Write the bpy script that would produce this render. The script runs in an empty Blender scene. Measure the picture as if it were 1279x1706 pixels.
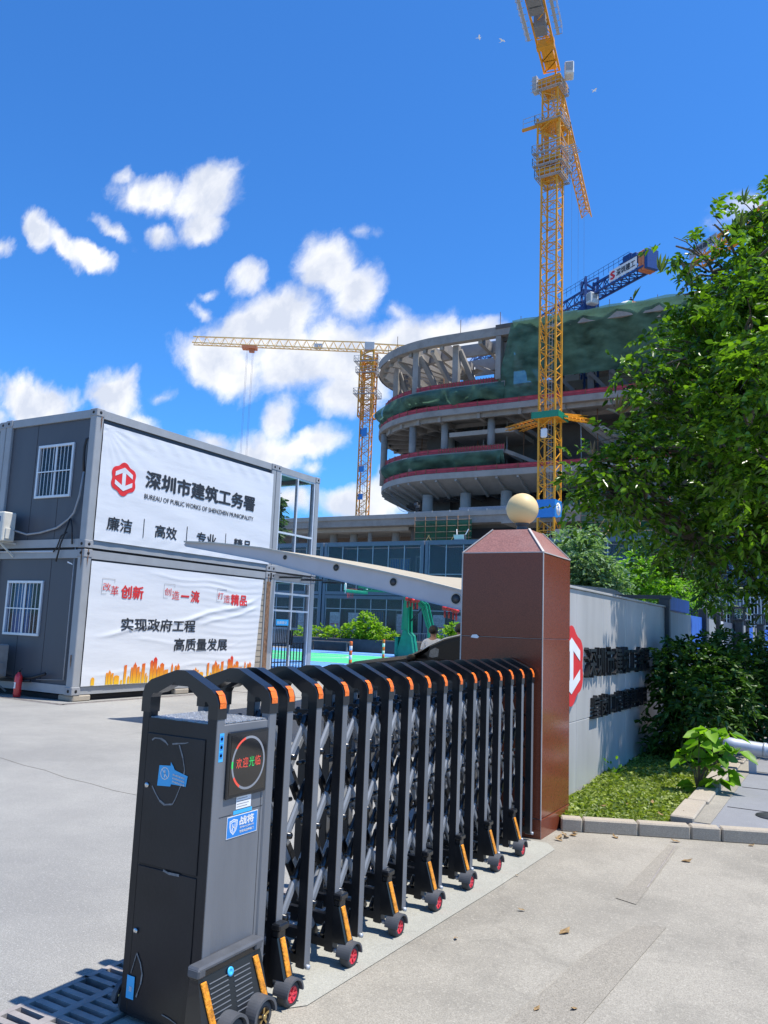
import bpy, math, random
import numpy as np
from mathutils import Vector, Matrix
random.seed(7); RNG = np.random.default_rng(7)
SC = bpy.context.scene; COL = SC.collection
# ---------------------------------------------------------------- camera
FPX, PITCH, ROLL, YAW, EYE = 1339.3, 0.1422, 0.03903, 0.52285, 1.681
_cy, _sy = math.cos(YAW), math.sin(YAW)
FW = Vector((-_sy*math.cos(PITCH), _cy*math.cos(PITCH), math.sin(PITCH)))
_r = Vector((_cy, _sy, 0)); _u = _r.cross(FW)
RT = math.cos(ROLL)*_r + math.sin(ROLL)*_u
UP = -math.sin(ROLL)*_r + math.cos(ROLL)*_u
cd = bpy.data.cameras.new('camera'); cam = bpy.data.objects.new('camera', cd); COL.objects.link(cam)
M = Matrix((RT, UP, -FW)).transposed().to_4x4(); M.translation = (0, 0, EYE); cam.matrix_world = M
cd.sensor_fit = 'VERTICAL'; cd.sensor_height = 36; cd.lens = FPX/1706*36; cd.clip_start = .05; cd.clip_end = 6000
SC.camera = cam
# ---------------------------------------------------------------- light, exposure, sky
SC.view_settings.view_transform = 'Standard'; SC.view_settings.look = 'None'
SC.view_settings.exposure = 0.46; SC.view_settings.gamma = 1
SUN = Vector((.375, .11, 1)).normalized()
sl = bpy.data.lights.new('sun', 'SUN'); sl.energy = 4.9; sl.angle = math.radians(.53); sl.color = (1, .955, .88)
so = bpy.data.objects.new('sun', sl); COL.objects.link(so); so.rotation_euler = SUN.to_track_quat('Z', 'Y').to_euler()
W = bpy.data.worlds.new('World'); SC.world = W; W.use_nodes = True
def world_setup():
    nt = W.node_tree; N = nt.nodes; L = nt.links; N.clear()
    out = N.new('ShaderNodeOutputWorld'); bg = N.new('ShaderNodeBackground'); bg.inputs[1].default_value = .1
    L.new(bg.outputs[0], out.inputs[0])
    sky = N.new('ShaderNodeTexSky'); sky.sky_type = 'NISHITA'; sky.sun_disc = False
    sky.sun_elevation = math.asin(SUN.z); sky.sun_rotation = math.atan2(SUN.x, SUN.y)
    sky.air_density = 1.0; sky.dust_density = .25; sky.ozone_density = 2.5
    tint = N.new('ShaderNodeMix'); tint.data_type = 'RGBA'; tint.blend_type = 'MULTIPLY'; tint.inputs[0].default_value = 1
    L.new(sky.outputs[0], tint.inputs[6]); tint.inputs[7].default_value = SKYTINT
    tc = N.new('ShaderNodeTexCoord'); sep = N.new('ShaderNodeSeparateXYZ'); L.new(tc.outputs['Generated'], sep.inputs[0])
    def math_(op, a, b=None, c=None, clamp=False):
        n = N.new('ShaderNodeMath'); n.operation = op; n.use_clamp = clamp
        for i, v in enumerate((a, b, c)):
            if v is None: continue
            if isinstance(v, (int, float)): n.inputs[i].default_value = v
            else: L.new(v, n.inputs[i])
        return n.outputs[0]
    yy = math_('MAXIMUM', math_('ABSOLUTE', sep.outputs[1]), .06)
    cb = N.new('ShaderNodeCombineXYZ')                       # (azimuth, height) on the wall of sky to the north
    L.new(math_('DIVIDE', sep.outputs[0], yy), cb.inputs[0]); L.new(math_('DIVIDE', sep.outputs[2], yy), cb.inputs[1])
    P = cb.outputs[0]
    def noise(scale, det, rough=.55, vec=P, off=0):
        n = N.new('ShaderNodeTexNoise'); n.inputs['Scale'].default_value = scale; n.inputs['Detail'].default_value = det
        n.inputs['Roughness'].default_value = rough
        m = N.new('ShaderNodeVectorMath'); m.operation = 'ADD'; m.inputs[1].default_value = (off, off*.7, off*.3)
        L.new(vec, m.inputs[0]); L.new(m.outputs[0], n.inputs['Vector']); return n
    wn = noise(9, 5, .6); w1 = N.new('ShaderNodeVectorMath'); w1.operation = 'MULTIPLY_ADD'
    L.new(wn.outputs['Color'], w1.inputs[0]); w1.inputs[1].default_value = (.06, .06, 0); w1.inputs[2].default_value = (-.03, -.03, 0)
    wp = N.new('ShaderNodeVectorMath'); L.new(P, wp.inputs[0]); L.new(w1.outputs[0], wp.inputs[1]); WP = wp.outputs[0]
    f = None
    for (ax, ez, rx, rz, rot, amp) in CLOUDS:
        m = N.new('ShaderNodeMapping'); m.vector_type = 'TEXTURE'
        m.inputs['Location'].default_value = (ax, ez, 0); m.inputs['Rotation'].default_value = (0, 0, rot); m.inputs['Scale'].default_value = (rx, rz, 1)
        L.new(WP, m.inputs[0])
        ln = N.new('ShaderNodeVectorMath'); ln.operation = 'LENGTH'; L.new(m.outputs[0], ln.inputs[0])
        v = math_('MULTIPLY_ADD', ln.outputs['Value'], -amp, amp)
        f = v if f is None else math_('SMOOTH_MAX', f, v, .12)
    fine = noise(8.5, 10, .63, WP, 3.1)
    den = math_('ADD', f, math_('MULTIPLY_ADD', fine.outputs['Fac'], 1.5, -.80))
    mr = N.new('ShaderNodeMapRange'); mr.interpolation_type = 'SMOOTHSTEP'; L.new(den, mr.inputs[0])
    mr.inputs[1].default_value = -.06; mr.inputs[2].default_value = .54
    # self-shade of the clouds put into their colour from billow noise and density
    s2 = noise(11, 6, .55, WP, 8.3)
    shade = N.new('ShaderNodeMapRange'); L.new(math_('ADD', math_('MULTIPLY', s2.outputs['Fac'], .8), math_('MULTIPLY', den, -.12)), shade.inputs[0])
    shade.inputs[1].default_value = .24; shade.inputs[2].default_value = .46
    cc = N.new('ShaderNodeMix'); cc.data_type = 'RGBA'; L.new(shade.outputs[0], cc.inputs[0])
    cc.inputs[6].default_value = (5.4, 5.8, 6.7, 1); cc.inputs[7].default_value = (8.3, 8.3, 8.3, 1)
    mx = N.new('ShaderNodeMix'); mx.data_type = 'RGBA'
    L.new(math_('MULTIPLY', mr.outputs[0], .97), mx.inputs[0]); L.new(tint.outputs[2], mx.inputs[6]); L.new(cc.outputs[2], mx.inputs[7])
    L.new(mx.outputs[2], bg.inputs[0])
    W.cycles.sampling_method = 'MANUAL'; W.cycles.sample_map_resolution = 512
def raydir(px, py): return ((px-639.5)*RT - (py-853)*UP + FPX*FW).normalized()
def unp(px, py, ax, val):
    d = raydir(px, py); o = Vector((0, 0, EYE)); t = (val-o[ax])/d[ax]; return o+d*t
SKYTINT = (.39, .97, 1.61, 1)
CLOUDS = []
for (px, py, rx, ry, rot, amp) in [   # clouds by where they stand in the sky
    (250, 325, 72, 34, 8, 1), (340, 325, 62, 48, -12, 1.1), (340, 375, 40, 30, 0, .9), (205, 295, 22, 16, 0, .5),
    (62, 380, 40, 26, 30, 1), (100, 405, 52, 22, 30, 1), (150, 428, 58, 22, 15, 1), (190, 388, 40, 16, 30, .7), (265, 395, 24, 16, 0, .45), (0, 412, 24, 16, 0, .5),
    (545, 445, 72, 48, 18, 1), (600, 490, 44, 60, -30, .9), (415, 465, 34, 30, 0, .8), (350, 485, 20, 14, 0, .4), (345, 520, 36, 16, 20, .5),
    (440, 540, 100, 62, -10, 1.1), (370, 610, 92, 48, 15, 1.05), (480, 600, 100, 66, 0, 1.05), (570, 590, 110, 62, 0, 1.0), (690, 570, 120, 50, 0, 1.1), (570, 655, 80, 40, 0, .85),
    (790, 550, 60, 26, 0, .9), (470, 690, 34, 60, 20, .75), (520, 740, 58, 34, -12, .9), (440, 760, 80, 34, 10, .85), (350, 735, 46, 20, 15, .7),
    (50, 670, 90, 44, 10, 1), (195, 660, 58, 46, 25, 1), (235, 705, 50, 26, 30, .7), (265, 658, 30, 16, 0, .5), (-60, 690, 90, 50, 0, 1),
    (520, 785, 34, 20, 0, .6), (660, 815, 60, 44, 0, 1), (640, 780, 24, 24, 0, .6), (590, 838, 110, 30, 0, .9), (480, 840, 120, 30, 0, .7),
    (690, 770, 60, 60, 0, .7), (900, 830, 250, 70, 0, .8), (1255, 345, 70, 30, 0, .35), (660, 520, 40, 22, 20, .45), (600, 390, 34, 16, 0, .35)]:
    def ae(x, y):
        d = raydir(x, y); return d.x/d.y, d.z/d.y
    a, e = ae(px, py); a2, e2 = ae(px+1, py); a3, e3 = ae(px, py-1)
    CLOUDS.append((a, e, rx*1.12*math.hypot(a2-a, e2-e), ry*1.12*math.hypot(a3-a, e3-e), math.radians(-rot) + math.atan2(e2-e, a2-a), amp))
world_setup()
# ---------------------------------------------------------------- helpers
def R(d): return math.radians(d)
ORG = {}
class MB:
    """collects faces with material slots; build() links them as one mesh object"""
    def __init__(s): s.v = []; s.f = []; s.m = []; s.mats = []; s.sm = []
    def mi(s, mat):
        if mat not in s.mats: s.mats.append(mat)
        return s.mats.index(mat)
    def add(s, vs, fs, mat, smooth=False):
        b = len(s.v); i = s.mi(mat); s.v.extend([tuple(v) for v in vs])
        for f in fs: s.f.append(tuple(b+k for k in f)); s.m.append(i); s.sm.append(smooth)
        return s
    def box(s, a, b, mat, bev=0):
        (x0, y0, z0), (x1, y1, z1) = [tuple(map(min, zip(a, b))), tuple(map(max, zip(a, b)))]
        return s.obox(((x0+x1)/2, (y0+y1)/2, (z0+z1)/2), (x1-x0, 0, 0), (0, y1-y0, 0), (0, 0, z1-z0), mat, bev)
    def obox(s, c, ax, ay, az, mat, bev=0):
        c, ax, ay, az = Vector(c), Vector(ax)/2, Vector(ay)/2, Vector(az)/2
        if not bev:
            vs = [c+i*ax+j*ay+k*az for k in (-1, 1) for j in (-1, 1) for i in (-1, 1)]
            return s.add(vs, [(0, 2, 3, 1), (4, 5, 7, 6), (0, 1, 5, 4), (2, 6, 7, 3), (0, 4, 6, 2), (1, 3, 7, 5)], mat)
        la, lb, lc = ax.length, ay.length, az.length; b = min(bev, la*.9, lb*.9, lc*.9)
        ia, ib, ic = 1-b/la, 1-b/lb, 1-b/lc; vs = []; idx = {}
        for i in (-1, 1):
            for j in (-1, 1):
                for k in (-1, 1):
                    for q, (p1, p2, p3) in enumerate(((1, ib, ic), (ia, 1, ic), (ia, ib, 1))):
                        idx[i, j, k, q] = len(vs); vs.append(c+i*p1*ax+j*p2*ay+k*p3*az)
        F = []; D = (-1, 1)
        for sg in D:
            F.append([idx[sg, j, k, 0] for j, k in ((-1, -1), (1, -1), (1, 1), (-1, 1))][::sg])
            F.append([idx[i, sg, k, 1] for i, k in ((-1, -1), (-1, 1), (1, 1), (1, -1))][::sg])
            F.append([idx[i, j, sg, 2] for i, j in ((-1, -1), (1, -1), (1, 1), (-1, 1))][::sg])
        for a_ in D:
            for b_ in D:
                F.append([idx[a_, b_, -1, 0], idx[a_, b_, 1, 0], idx[a_, b_, 1, 1], idx[a_, b_, -1, 1]][::a_*b_])
                F.append([idx[a_, -1, b_, 0], idx[a_, -1, b_, 2], idx[a_, 1, b_, 2], idx[a_, 1, b_, 0]][::a_*b_])
                F.append([idx[-1, a_, b_, 1], idx[1, a_, b_, 1], idx[1, a_, b_, 2], idx[-1, a_, b_, 2]][::a_*b_])
                for c_ in D: F.append([idx[a_, b_, c_, 0], idx[a_, b_, c_, 1], idx[a_, b_, c_, 2]][::a_*b_*c_])
        return s.add(vs, F, mat)
    def bar(s, p, q, w, h, mat, up=(0, 0, 1), bev=0):
        p, q = Vector(p), Vector(q); d = q-p; u = Vector(up)
        if abs(d.normalized().dot(u.normalized())) > .99: u = Vector((0, 1, 0))
        x = d.cross(u).normalized(); z = x.cross(d).normalized()
        return s.obox((p+q)/2, x*w, d, z*h, mat, bev)
    def tube(s, pts, r, mat, n=6, cap=True, smooth=True):
        pts = [Vector(p) for p in pts]; k = len(pts); rr = r if isinstance(r, (list, tuple)) else [r]*k
        vs = []; fs = []; prev = None
        for i, p in enumerate(pts):
            d = (pts[min(i+1, k-1)]-pts[max(i-1, 0)]).normalized()
            a = Vector((0, 0, 1)) if abs(d.z) < .95 else Vector((1, 0, 0))
            x = (prev - d*prev.dot(d)).normalized() if prev else d.cross(a).normalized()
            prev = x; y = d.cross(x)
            for j in range(n):
                t = 2*math.pi*j/n; vs.append(p+(x*math.cos(t)+y*math.sin(t))*rr[i])
        for i in range(k-1):
            for j in range(n):
                a, b = i*n+j, i*n+(j+1) % n; fs.append((a, b, b+n, a+n))
        if cap: fs += [tuple(range(n))[::-1], tuple(range((k-1)*n, k*n))]
        return s.add(vs, fs, mat, smooth)
    def lathe(s, c, prof, mat, n=20, axis=(0, 0, 1), smooth=True, cap=True):
        c = Vector(c); z = Vector(axis).normalized(); a = Vector((1, 0, 0)) if abs(z.x) < .9 else Vector((0, 1, 0))
        x = z.cross(a).normalized(); y = z.cross(x); vs = []; fs = []
        for (r, h) in prof:
            for j in range(n):
                t = 2*math.pi*j/n; vs.append(c+z*h+(x*math.cos(t)+y*math.sin(t))*r)
        for i in range(len(prof)-1):
            for j in range(n):
                a, b = i*n+j, i*n+(j+1) % n; fs.append((a, b, b+n, a+n))
        if cap and prof[0][0] > 1e-4: fs.append(tuple(range(n))[::-1])
        if cap and prof[-1][0] > 1e-4: fs.append(tuple(range((len(prof)-1)*n, len(prof)*n)))
        return s.add(vs, fs, mat, smooth)
    def ball(s, c, r, mat, n=20, sc=(1, 1, 1), m=12):
        c = Vector(c); vs = [c+Vector((0, 0, -r*sc[2]))]; fs = []
        for i in range(1, m):
            t = math.pi*i/m
            for j in range(n):
                p = 2*math.pi*j/n; vs.append(c+Vector((r*sc[0]*math.sin(t)*math.cos(p), r*sc[1]*math.sin(t)*math.sin(p), -r*sc[2]*math.cos(t))))
        vs.append(c+Vector((0, 0, r*sc[2]))); L_ = len(vs)-1
        for j in range(n): fs.append((0, 1+(j+1) % n, 1+j)); fs.append((L_, L_-n+j, L_-n+(j+1) % n))
        for i in range(m-2):
            for j in range(n):
                a, b = 1+i*n+j, 1+i*n+(j+1) % n; fs.append((a, b, b+n, a+n))
        return s.add(vs, fs, mat, True)
    def poly(s, pts, off, mat, matside=None):
        """flat outline pts extruded by vector off"""
        pts = [Vector(p) for p in pts]; n = len(pts); o = Vector(off)
        s.add(pts, [tuple(range(n))], mat)
        if o.length > 0:
            s.add([p+o for p in pts], [tuple(range(n))[::-1]], mat)
            s.add(pts+[p+o for p in pts], [(i, i+n, (i+1) % n+n, (i+1) % n) for i in range(n)], matside or mat)
        return s
    def quad(s, a, b, c, d, mat): return s.add([a, b, c, d], [(0, 1, 2, 3)], mat)
    def text(s, body, org, ux, uy, h, mat, w=None, nrm=None, depth=0, bold=.012):
        """writing set on the plane org/ux/uy: h tall, w wide (natural width if None)"""
        key = (body, depth > 0)
        if key not in TXT:
            c = bpy.data.curves.new('lettering', 'FONT'); c.body = body; c.size = 1; c.resolution_u = 2
            if depth: c.extrude = .5
            o = bpy.data.objects.new('lettering', c); COL.objects.link(o)
            me = bpy.data.meshes.new_from_object(o.evaluated_get(bpy.context.evaluated_depsgraph_get()))
            TXT[key] = ([v.co.copy() for v in me.vertices], [tuple(p.vertices) for p in me.polygons])
            bpy.data.objects.remove(o); bpy.data.curves.remove(c); bpy.data.meshes.remove(me)
        vs, fs = TXT[key]
        x0 = min(v.x for v in vs); x1 = max(v.x for v in vs); y0 = min(v.y for v in vs); y1 = max(v.y for v in vs)
        sy = h/(y1-y0); sx = w/(x1-x0) if w else sy
        org, ux, uy = Vector(org), Vector(ux).normalized(), Vector(uy).normalized()
        n = Vector(nrm).normalized() if nrm else ux.cross(uy)
        b = max(bold, 0)*1.15; st = [(0, 0)] if b < .004 else [(-b, 0), (b, 0), (0, b*.8), (0, -b*.8), (0, 0)]       # heavier strokes: the glyph struck several times
        for k, (dx, dy) in enumerate(st):
            s.add([org+ux*(v.x-x0+dx)*sx+uy*(v.y-y0+dy)*sy+n*((v.z+.5)*(depth+k*.0012) if depth else k*.00025) for v in vs], fs, mat)
        return s
    def build(s, name, parent=None, loc=None, kind=None):
        """vertices are world coordinates; the thing's own base point becomes its origin"""
        me = bpy.data.meshes.new(name); org = ORG.get(parent.name if parent else None, Vector(loc or (0, 0, 0)))
        me.from_pydata([(v[0]-org.x, v[1]-org.y, v[2]-org.z) for v in s.v], [], s.f)
        for m in s.mats: me.materials.append(m)
        me.polygons.foreach_set('material_index', s.m); me.polygons.foreach_set('use_smooth', s.sm); me.update()
        o = bpy.data.objects.new(name, me); COL.objects.link(o)
        if parent: o.parent = parent
        else: o.location = org
        ORG[o.name] = org
        if kind: o['kind'] = kind
        return o
TXT = {}
def tag(o, label, cat, group=None, kind=None):
    o['label'] = label; o['category'] = cat
    if group: o['group'] = group
    if kind: o['kind'] = kind
    return o
def thing(name, label, cat, loc, group=None):
    o = bpy.data.objects.new(name, None); COL.objects.link(o); o.location = loc; o.empty_display_size = .2
    ORG[o.name] = Vector(loc); return tag(o, label, cat, group)
def copy_tree(o, parent=None):
    c = o.copy(); COL.objects.link(c); ORG[c.name] = ORG[o.name].copy()
    if parent: c.parent = parent
    for ch in list(o.children): copy_tree(ch, c)
    return c
# ---------------------------------------------------------------- materials
def mat(name, col, rough=.6, metal=0, var=.12, scale=6, bump=0, bscale=40, spec=.5, stretch=None, detail=6, dirt=None, coat=0, alpha=1, emit=None, dscale=1.2):
    m = bpy.data.materials.new(name); m.use_nodes = True; nt = m.node_tree; N = nt.nodes; L = nt.links
    b = N['Principled BSDF']; b.inputs['Roughness'].default_value = rough; b.inputs['Metallic'].default_value = metal
    b.inputs['Specular IOR Level'].default_value = spec; b.inputs['Coat Weight'].default_value = coat; b.inputs['Alpha'].default_value = alpha
    tc = N.new('ShaderNodeTexCoord'); vec = tc.outputs['Object']
    if stretch:
        mp = N.new('ShaderNodeMapping'); mp.inputs['Scale'].default_value = stretch; L.new(vec, mp.inputs[0]); vec = mp.outputs[0]
    n = N.new('ShaderNodeTexNoise'); n.inputs['Scale'].default_value = scale; n.inputs['Detail'].default_value = detail; L.new(vec, n.inputs['Vector'])
    cr = N.new('ShaderNodeValToRGB'); L.new(n.outputs['Fac'], cr.inputs[0])
    cr.color_ramp.elements[0].position = .3; cr.color_ramp.elements[1].position = .7
    cr.color_ramp.elements[0].color = tuple(c*(1-var) for c in col)+(1,); cr.color_ramp.elements[1].color = tuple(min(1, c*(1+var)) for c in col)+(1,)
    res = cr.outputs[0]
    if dirt:
        dcol, amt = dirt
        d = N.new('ShaderNodeTexNoise'); d.inputs['Scale'].default_value = dscale; d.inputs['Detail'].default_value = 9; d.inputs['Roughness'].default_value = .68; L.new(vec, d.inputs['Vector'])
        dr = N.new('ShaderNodeMapRange'); L.new(d.outputs['Fac'], dr.inputs[0]); dr.inputs[1].default_value = .48; dr.inputs[2].default_value = .74; dr.inputs[4].default_value = amt
        mx = N.new('ShaderNodeMix'); mx.data_type = 'RGBA'; L.new(dr.outputs[0], mx.inputs[0]); L.new(res, mx.inputs[6]); mx.inputs[7].default_value = dcol+(1,); res = mx.outputs[2]
    L.new(res, b.inputs['Base Color'])
    if bump:
        bn = N.new('ShaderNodeTexNoise'); bn.inputs['Scale'].default_value = bscale; bn.inputs['Detail'].default_value = 5; L.new(vec, bn.inputs['Vector'])
        bp = N.new('ShaderNodeBump'); bp.inputs['Strength'].default_value = bump; bp.inputs['Distance'].default_value = .02
        L.new(bn.outputs['Fac'], bp.inputs['Height']); L.new(bp.outputs[0], b.inputs['Normal'])
    if emit: b.inputs['Emission Color'].default_value = emit[0]+(1,); b.inputs['Emission Strength'].default_value = emit[1]
    return m
def glass(name, col, rough=.02, alpha=.35, spec=.8):
    """window pane: part see-through, part mirror"""
    m = bpy.data.materials.new(name); m.use_nodes = True; N = m.node_tree.nodes; L = m.node_tree.links
    b = N['Principled BSDF']; b.inputs['Base Color'].default_value = col+(1,); b.inputs['Roughness'].default_value = rough; b.inputs['Specular IOR Level'].default_value = spec
    tr = N.new('ShaderNodeBsdfTransparent'); mx = N.new('ShaderNodeMixShader'); fr = N.new('ShaderNodeMath'); fr.operation = 'POWER'; fr.inputs[1].default_value = 4.5; lw = N.new('ShaderNodeLayerWeight'); lw.inputs[0].default_value = .5; L.new(lw.outputs['Facing'], fr.inputs[0])
    n = N.new('ShaderNodeTexNoise'); n.inputs['Scale'].default_value = 1.7; mr = N.new('ShaderNodeMapRange'); L.new(n.outputs[0], mr.inputs[0]); mr.inputs[3].default_value = alpha-.06; mr.inputs[4].default_value = alpha+.06
    ad = N.new('ShaderNodeMath'); ad.use_clamp = True; L.new(fr.outputs[0], ad.inputs[0]); L.new(mr.outputs[0], ad.inputs[1])
    L.new(ad.outputs[0], mx.inputs[0]); L.new(tr.outputs[0], mx.inputs[1]); L.new(b.outputs[0], mx.inputs[2]); L.new(mx.outputs[0], N['Material Output'].inputs[0])
    return m
def leafmat(name, c1, c2, trans=.35, gloss=.45):
    m = bpy.data.materials.new(name); m.use_nodes = True; N = m.node_tree.nodes; L = m.node_tree.links
    b = N['Principled BSDF']; b.inputs['Roughness'].default_value = gloss; b.inputs['Specular IOR Level'].default_value = .35
    g = N.new('ShaderNodeNewGeometry'); cr = N.new('ShaderNodeValToRGB'); L.new(g.outputs['Random Per Island'], cr.inputs[0])
    cr.color_ramp.elements[0].color = c1+(1,); cr.color_ramp.elements[1].color = c2+(1,)
    e = cr.color_ramp.elements.new(.94); e.color = tuple(c*1.15 for c in c2)+(1,)
    L.new(cr.outputs[0], b.inputs['Base Color'])
    t = N.new('ShaderNodeBsdfTranslucent'); hs = N.new('ShaderNodeMix'); hs.data_type = 'RGBA'; hs.blend_type = 'MULTIPLY'; hs.inputs[0].default_value = 1
    L.new(cr.outputs[0], hs.inputs[6]); hs.inputs[7].default_value = (1.5, 1.7, .5, 1); L.new(hs.outputs[2], t.inputs[0])
    mx = N.new('ShaderNodeMixShader'); mx.inputs[0].default_value = trans; L.new(b.outputs[0], mx.inputs[1]); L.new(t.outputs[0], mx.inputs[2]); L.new(mx.outputs[0], N['Material Output'].inputs[0])
    return m
def clothmat(name, col, trans=.4, var=.12, scale=3, alpha=1, bump=.0, bscale=6, stretch=None):
    m = mat(name, col, .85, 0, var, scale, bump, bscale, .2, stretch, alpha=alpha); N = m.node_tree.nodes; L = m.node_tree.links
    b = N['Principled BSDF']; t = N.new('ShaderNodeBsdfTranslucent'); t.inputs[0].default_value = col+(1,)
    mx = N.new('ShaderNodeMixShader'); mx.inputs[0].default_value = trans
    L.new(b.outputs[0], mx.inputs[1]); L.new(t.outputs[0], mx.inputs[2])
    if alpha < 1:
        tr = N.new('ShaderNodeBsdfTransparent'); m2 = N.new('ShaderNodeMixShader'); m2.inputs[0].default_value = alpha; b.inputs['Alpha'].default_value = 1
        L.new(tr.outputs[0], m2.inputs[1]); L.new(mx.outputs[0], m2.inputs[2]); L.new(m2.outputs[0], N['Material Output'].inputs[0])
    else: L.new(mx.outputs[0], N['Material Output'].inputs[0])
    return m
def concretemat(name, col, dcol, spots=.5, crack=.35, stain=.7):
    """worn concrete: broad patches, fine aggregate speckle, a few hairline cracks"""
    m = bpy.data.materials.new(name); m.use_nodes = True; N = m.node_tree.nodes; L = m.node_tree.links; b = N['Principled BSDF']
    b.inputs['Roughness'].default_value = .85; b.inputs['Specular IOR Level'].default_value = .25
    tc = N.new('ShaderNodeTexCoord')
    def noise(s, d, r=.6):
        n = N.new('ShaderNodeTexNoise'); n.inputs['Scale'].default_value = s; n.inputs['Detail'].default_value = d; n.inputs['Roughness'].default_value = r; L.new(tc.outputs['Object'], n.inputs['Vector']); return n.outputs['Fac']
    def ramp(v, a, b_, lo, hi):
        n = N.new('ShaderNodeMapRange'); L.new(v, n.inputs[0]); n.inputs[1].default_value = a; n.inputs[2].default_value = b_; n.inputs[3].default_value = lo; n.inputs[4].default_value = hi; return n.outputs[0]
    def mix(fac, a, b_, mode='MIX'):
        n = N.new('ShaderNodeMix'); n.data_type = 'RGBA'; n.blend_type = mode
        (L.new(fac, n.inputs[0]) if not isinstance(fac, float) else setattr(n.inputs[0], 'default_value', fac))
        for k, q in ((6, a), (7, b_)):
            if isinstance(q, tuple): n.inputs[k].default_value = q+(1,)
            else: L.new(q, n.inputs[k])
        return n.outputs[2]
    c = mix(ramp(noise(.5, 9, .68), .43, .62, 0, stain), col, dcol)
    c = mix(ramp(noise(2.6, 7, .7), .5, .75, 0, .45), c, tuple(x*.78 for x in col))
    c = mix(ramp(noise(3.8, 9, .75), .56, .8, 0, .5), c, tuple(min(.8, x*1.2) for x in col))
    sp = ramp(noise(150, 3, .7), .42, .66, 0, spots); c = mix(sp, c, tuple(x*.5 for x in col))
    sp2 = ramp(noise(95, 2, .6), .6, .75, 0, spots*.8); c = mix(sp2, c, tuple(min(.85, x*1.45) for x in col)); c = mix(ramp(noise(42, 3, .75), .5, .68, 0, spots*.45), c, tuple(x*.62 for x in col)); c = mix(ramp(noise(55, 3, .7), .56, .7, 0, spots*.45), c, tuple(min(.85, x*1.35) for x in col))
    if crack:
        v = N.new('ShaderNodeTexVoronoi'); v.feature = 'DISTANCE_TO_EDGE'; v.inputs['Scale'].default_value = .33; v.inputs['Randomness'].default_value = 1
        wv = N.new('ShaderNodeTexNoise'); wv.inputs['Scale'].default_value = 2.2; wv.inputs['Detail'].default_value = 8; L.new(tc.outputs['Object'], wv.inputs['Vector'])
        ad = N.new('ShaderNodeVectorMath'); ad.operation = 'MULTIPLY_ADD'; L.new(wv.outputs['Color'], ad.inputs[0]); ad.inputs[1].default_value = (.7, .7, 0); L.new(tc.outputs['Object'], ad.inputs[2]); L.new(ad.outputs[0], v.inputs['Vector'])
        c = mix(ramp(v.outputs['Distance'], 0, .004, crack, 0), c, tuple(x*.25 for x in col))
    L.new(c, b.inputs['Base Color'])
    bp = N.new('ShaderNodeBump'); bp.inputs['Strength'].default_value = .35; bp.inputs['Distance'].default_value = .01; L.new(noise(120, 4), bp.inputs['Height']); L.new(bp.outputs[0], b.inputs['Normal'])
    return m
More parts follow.
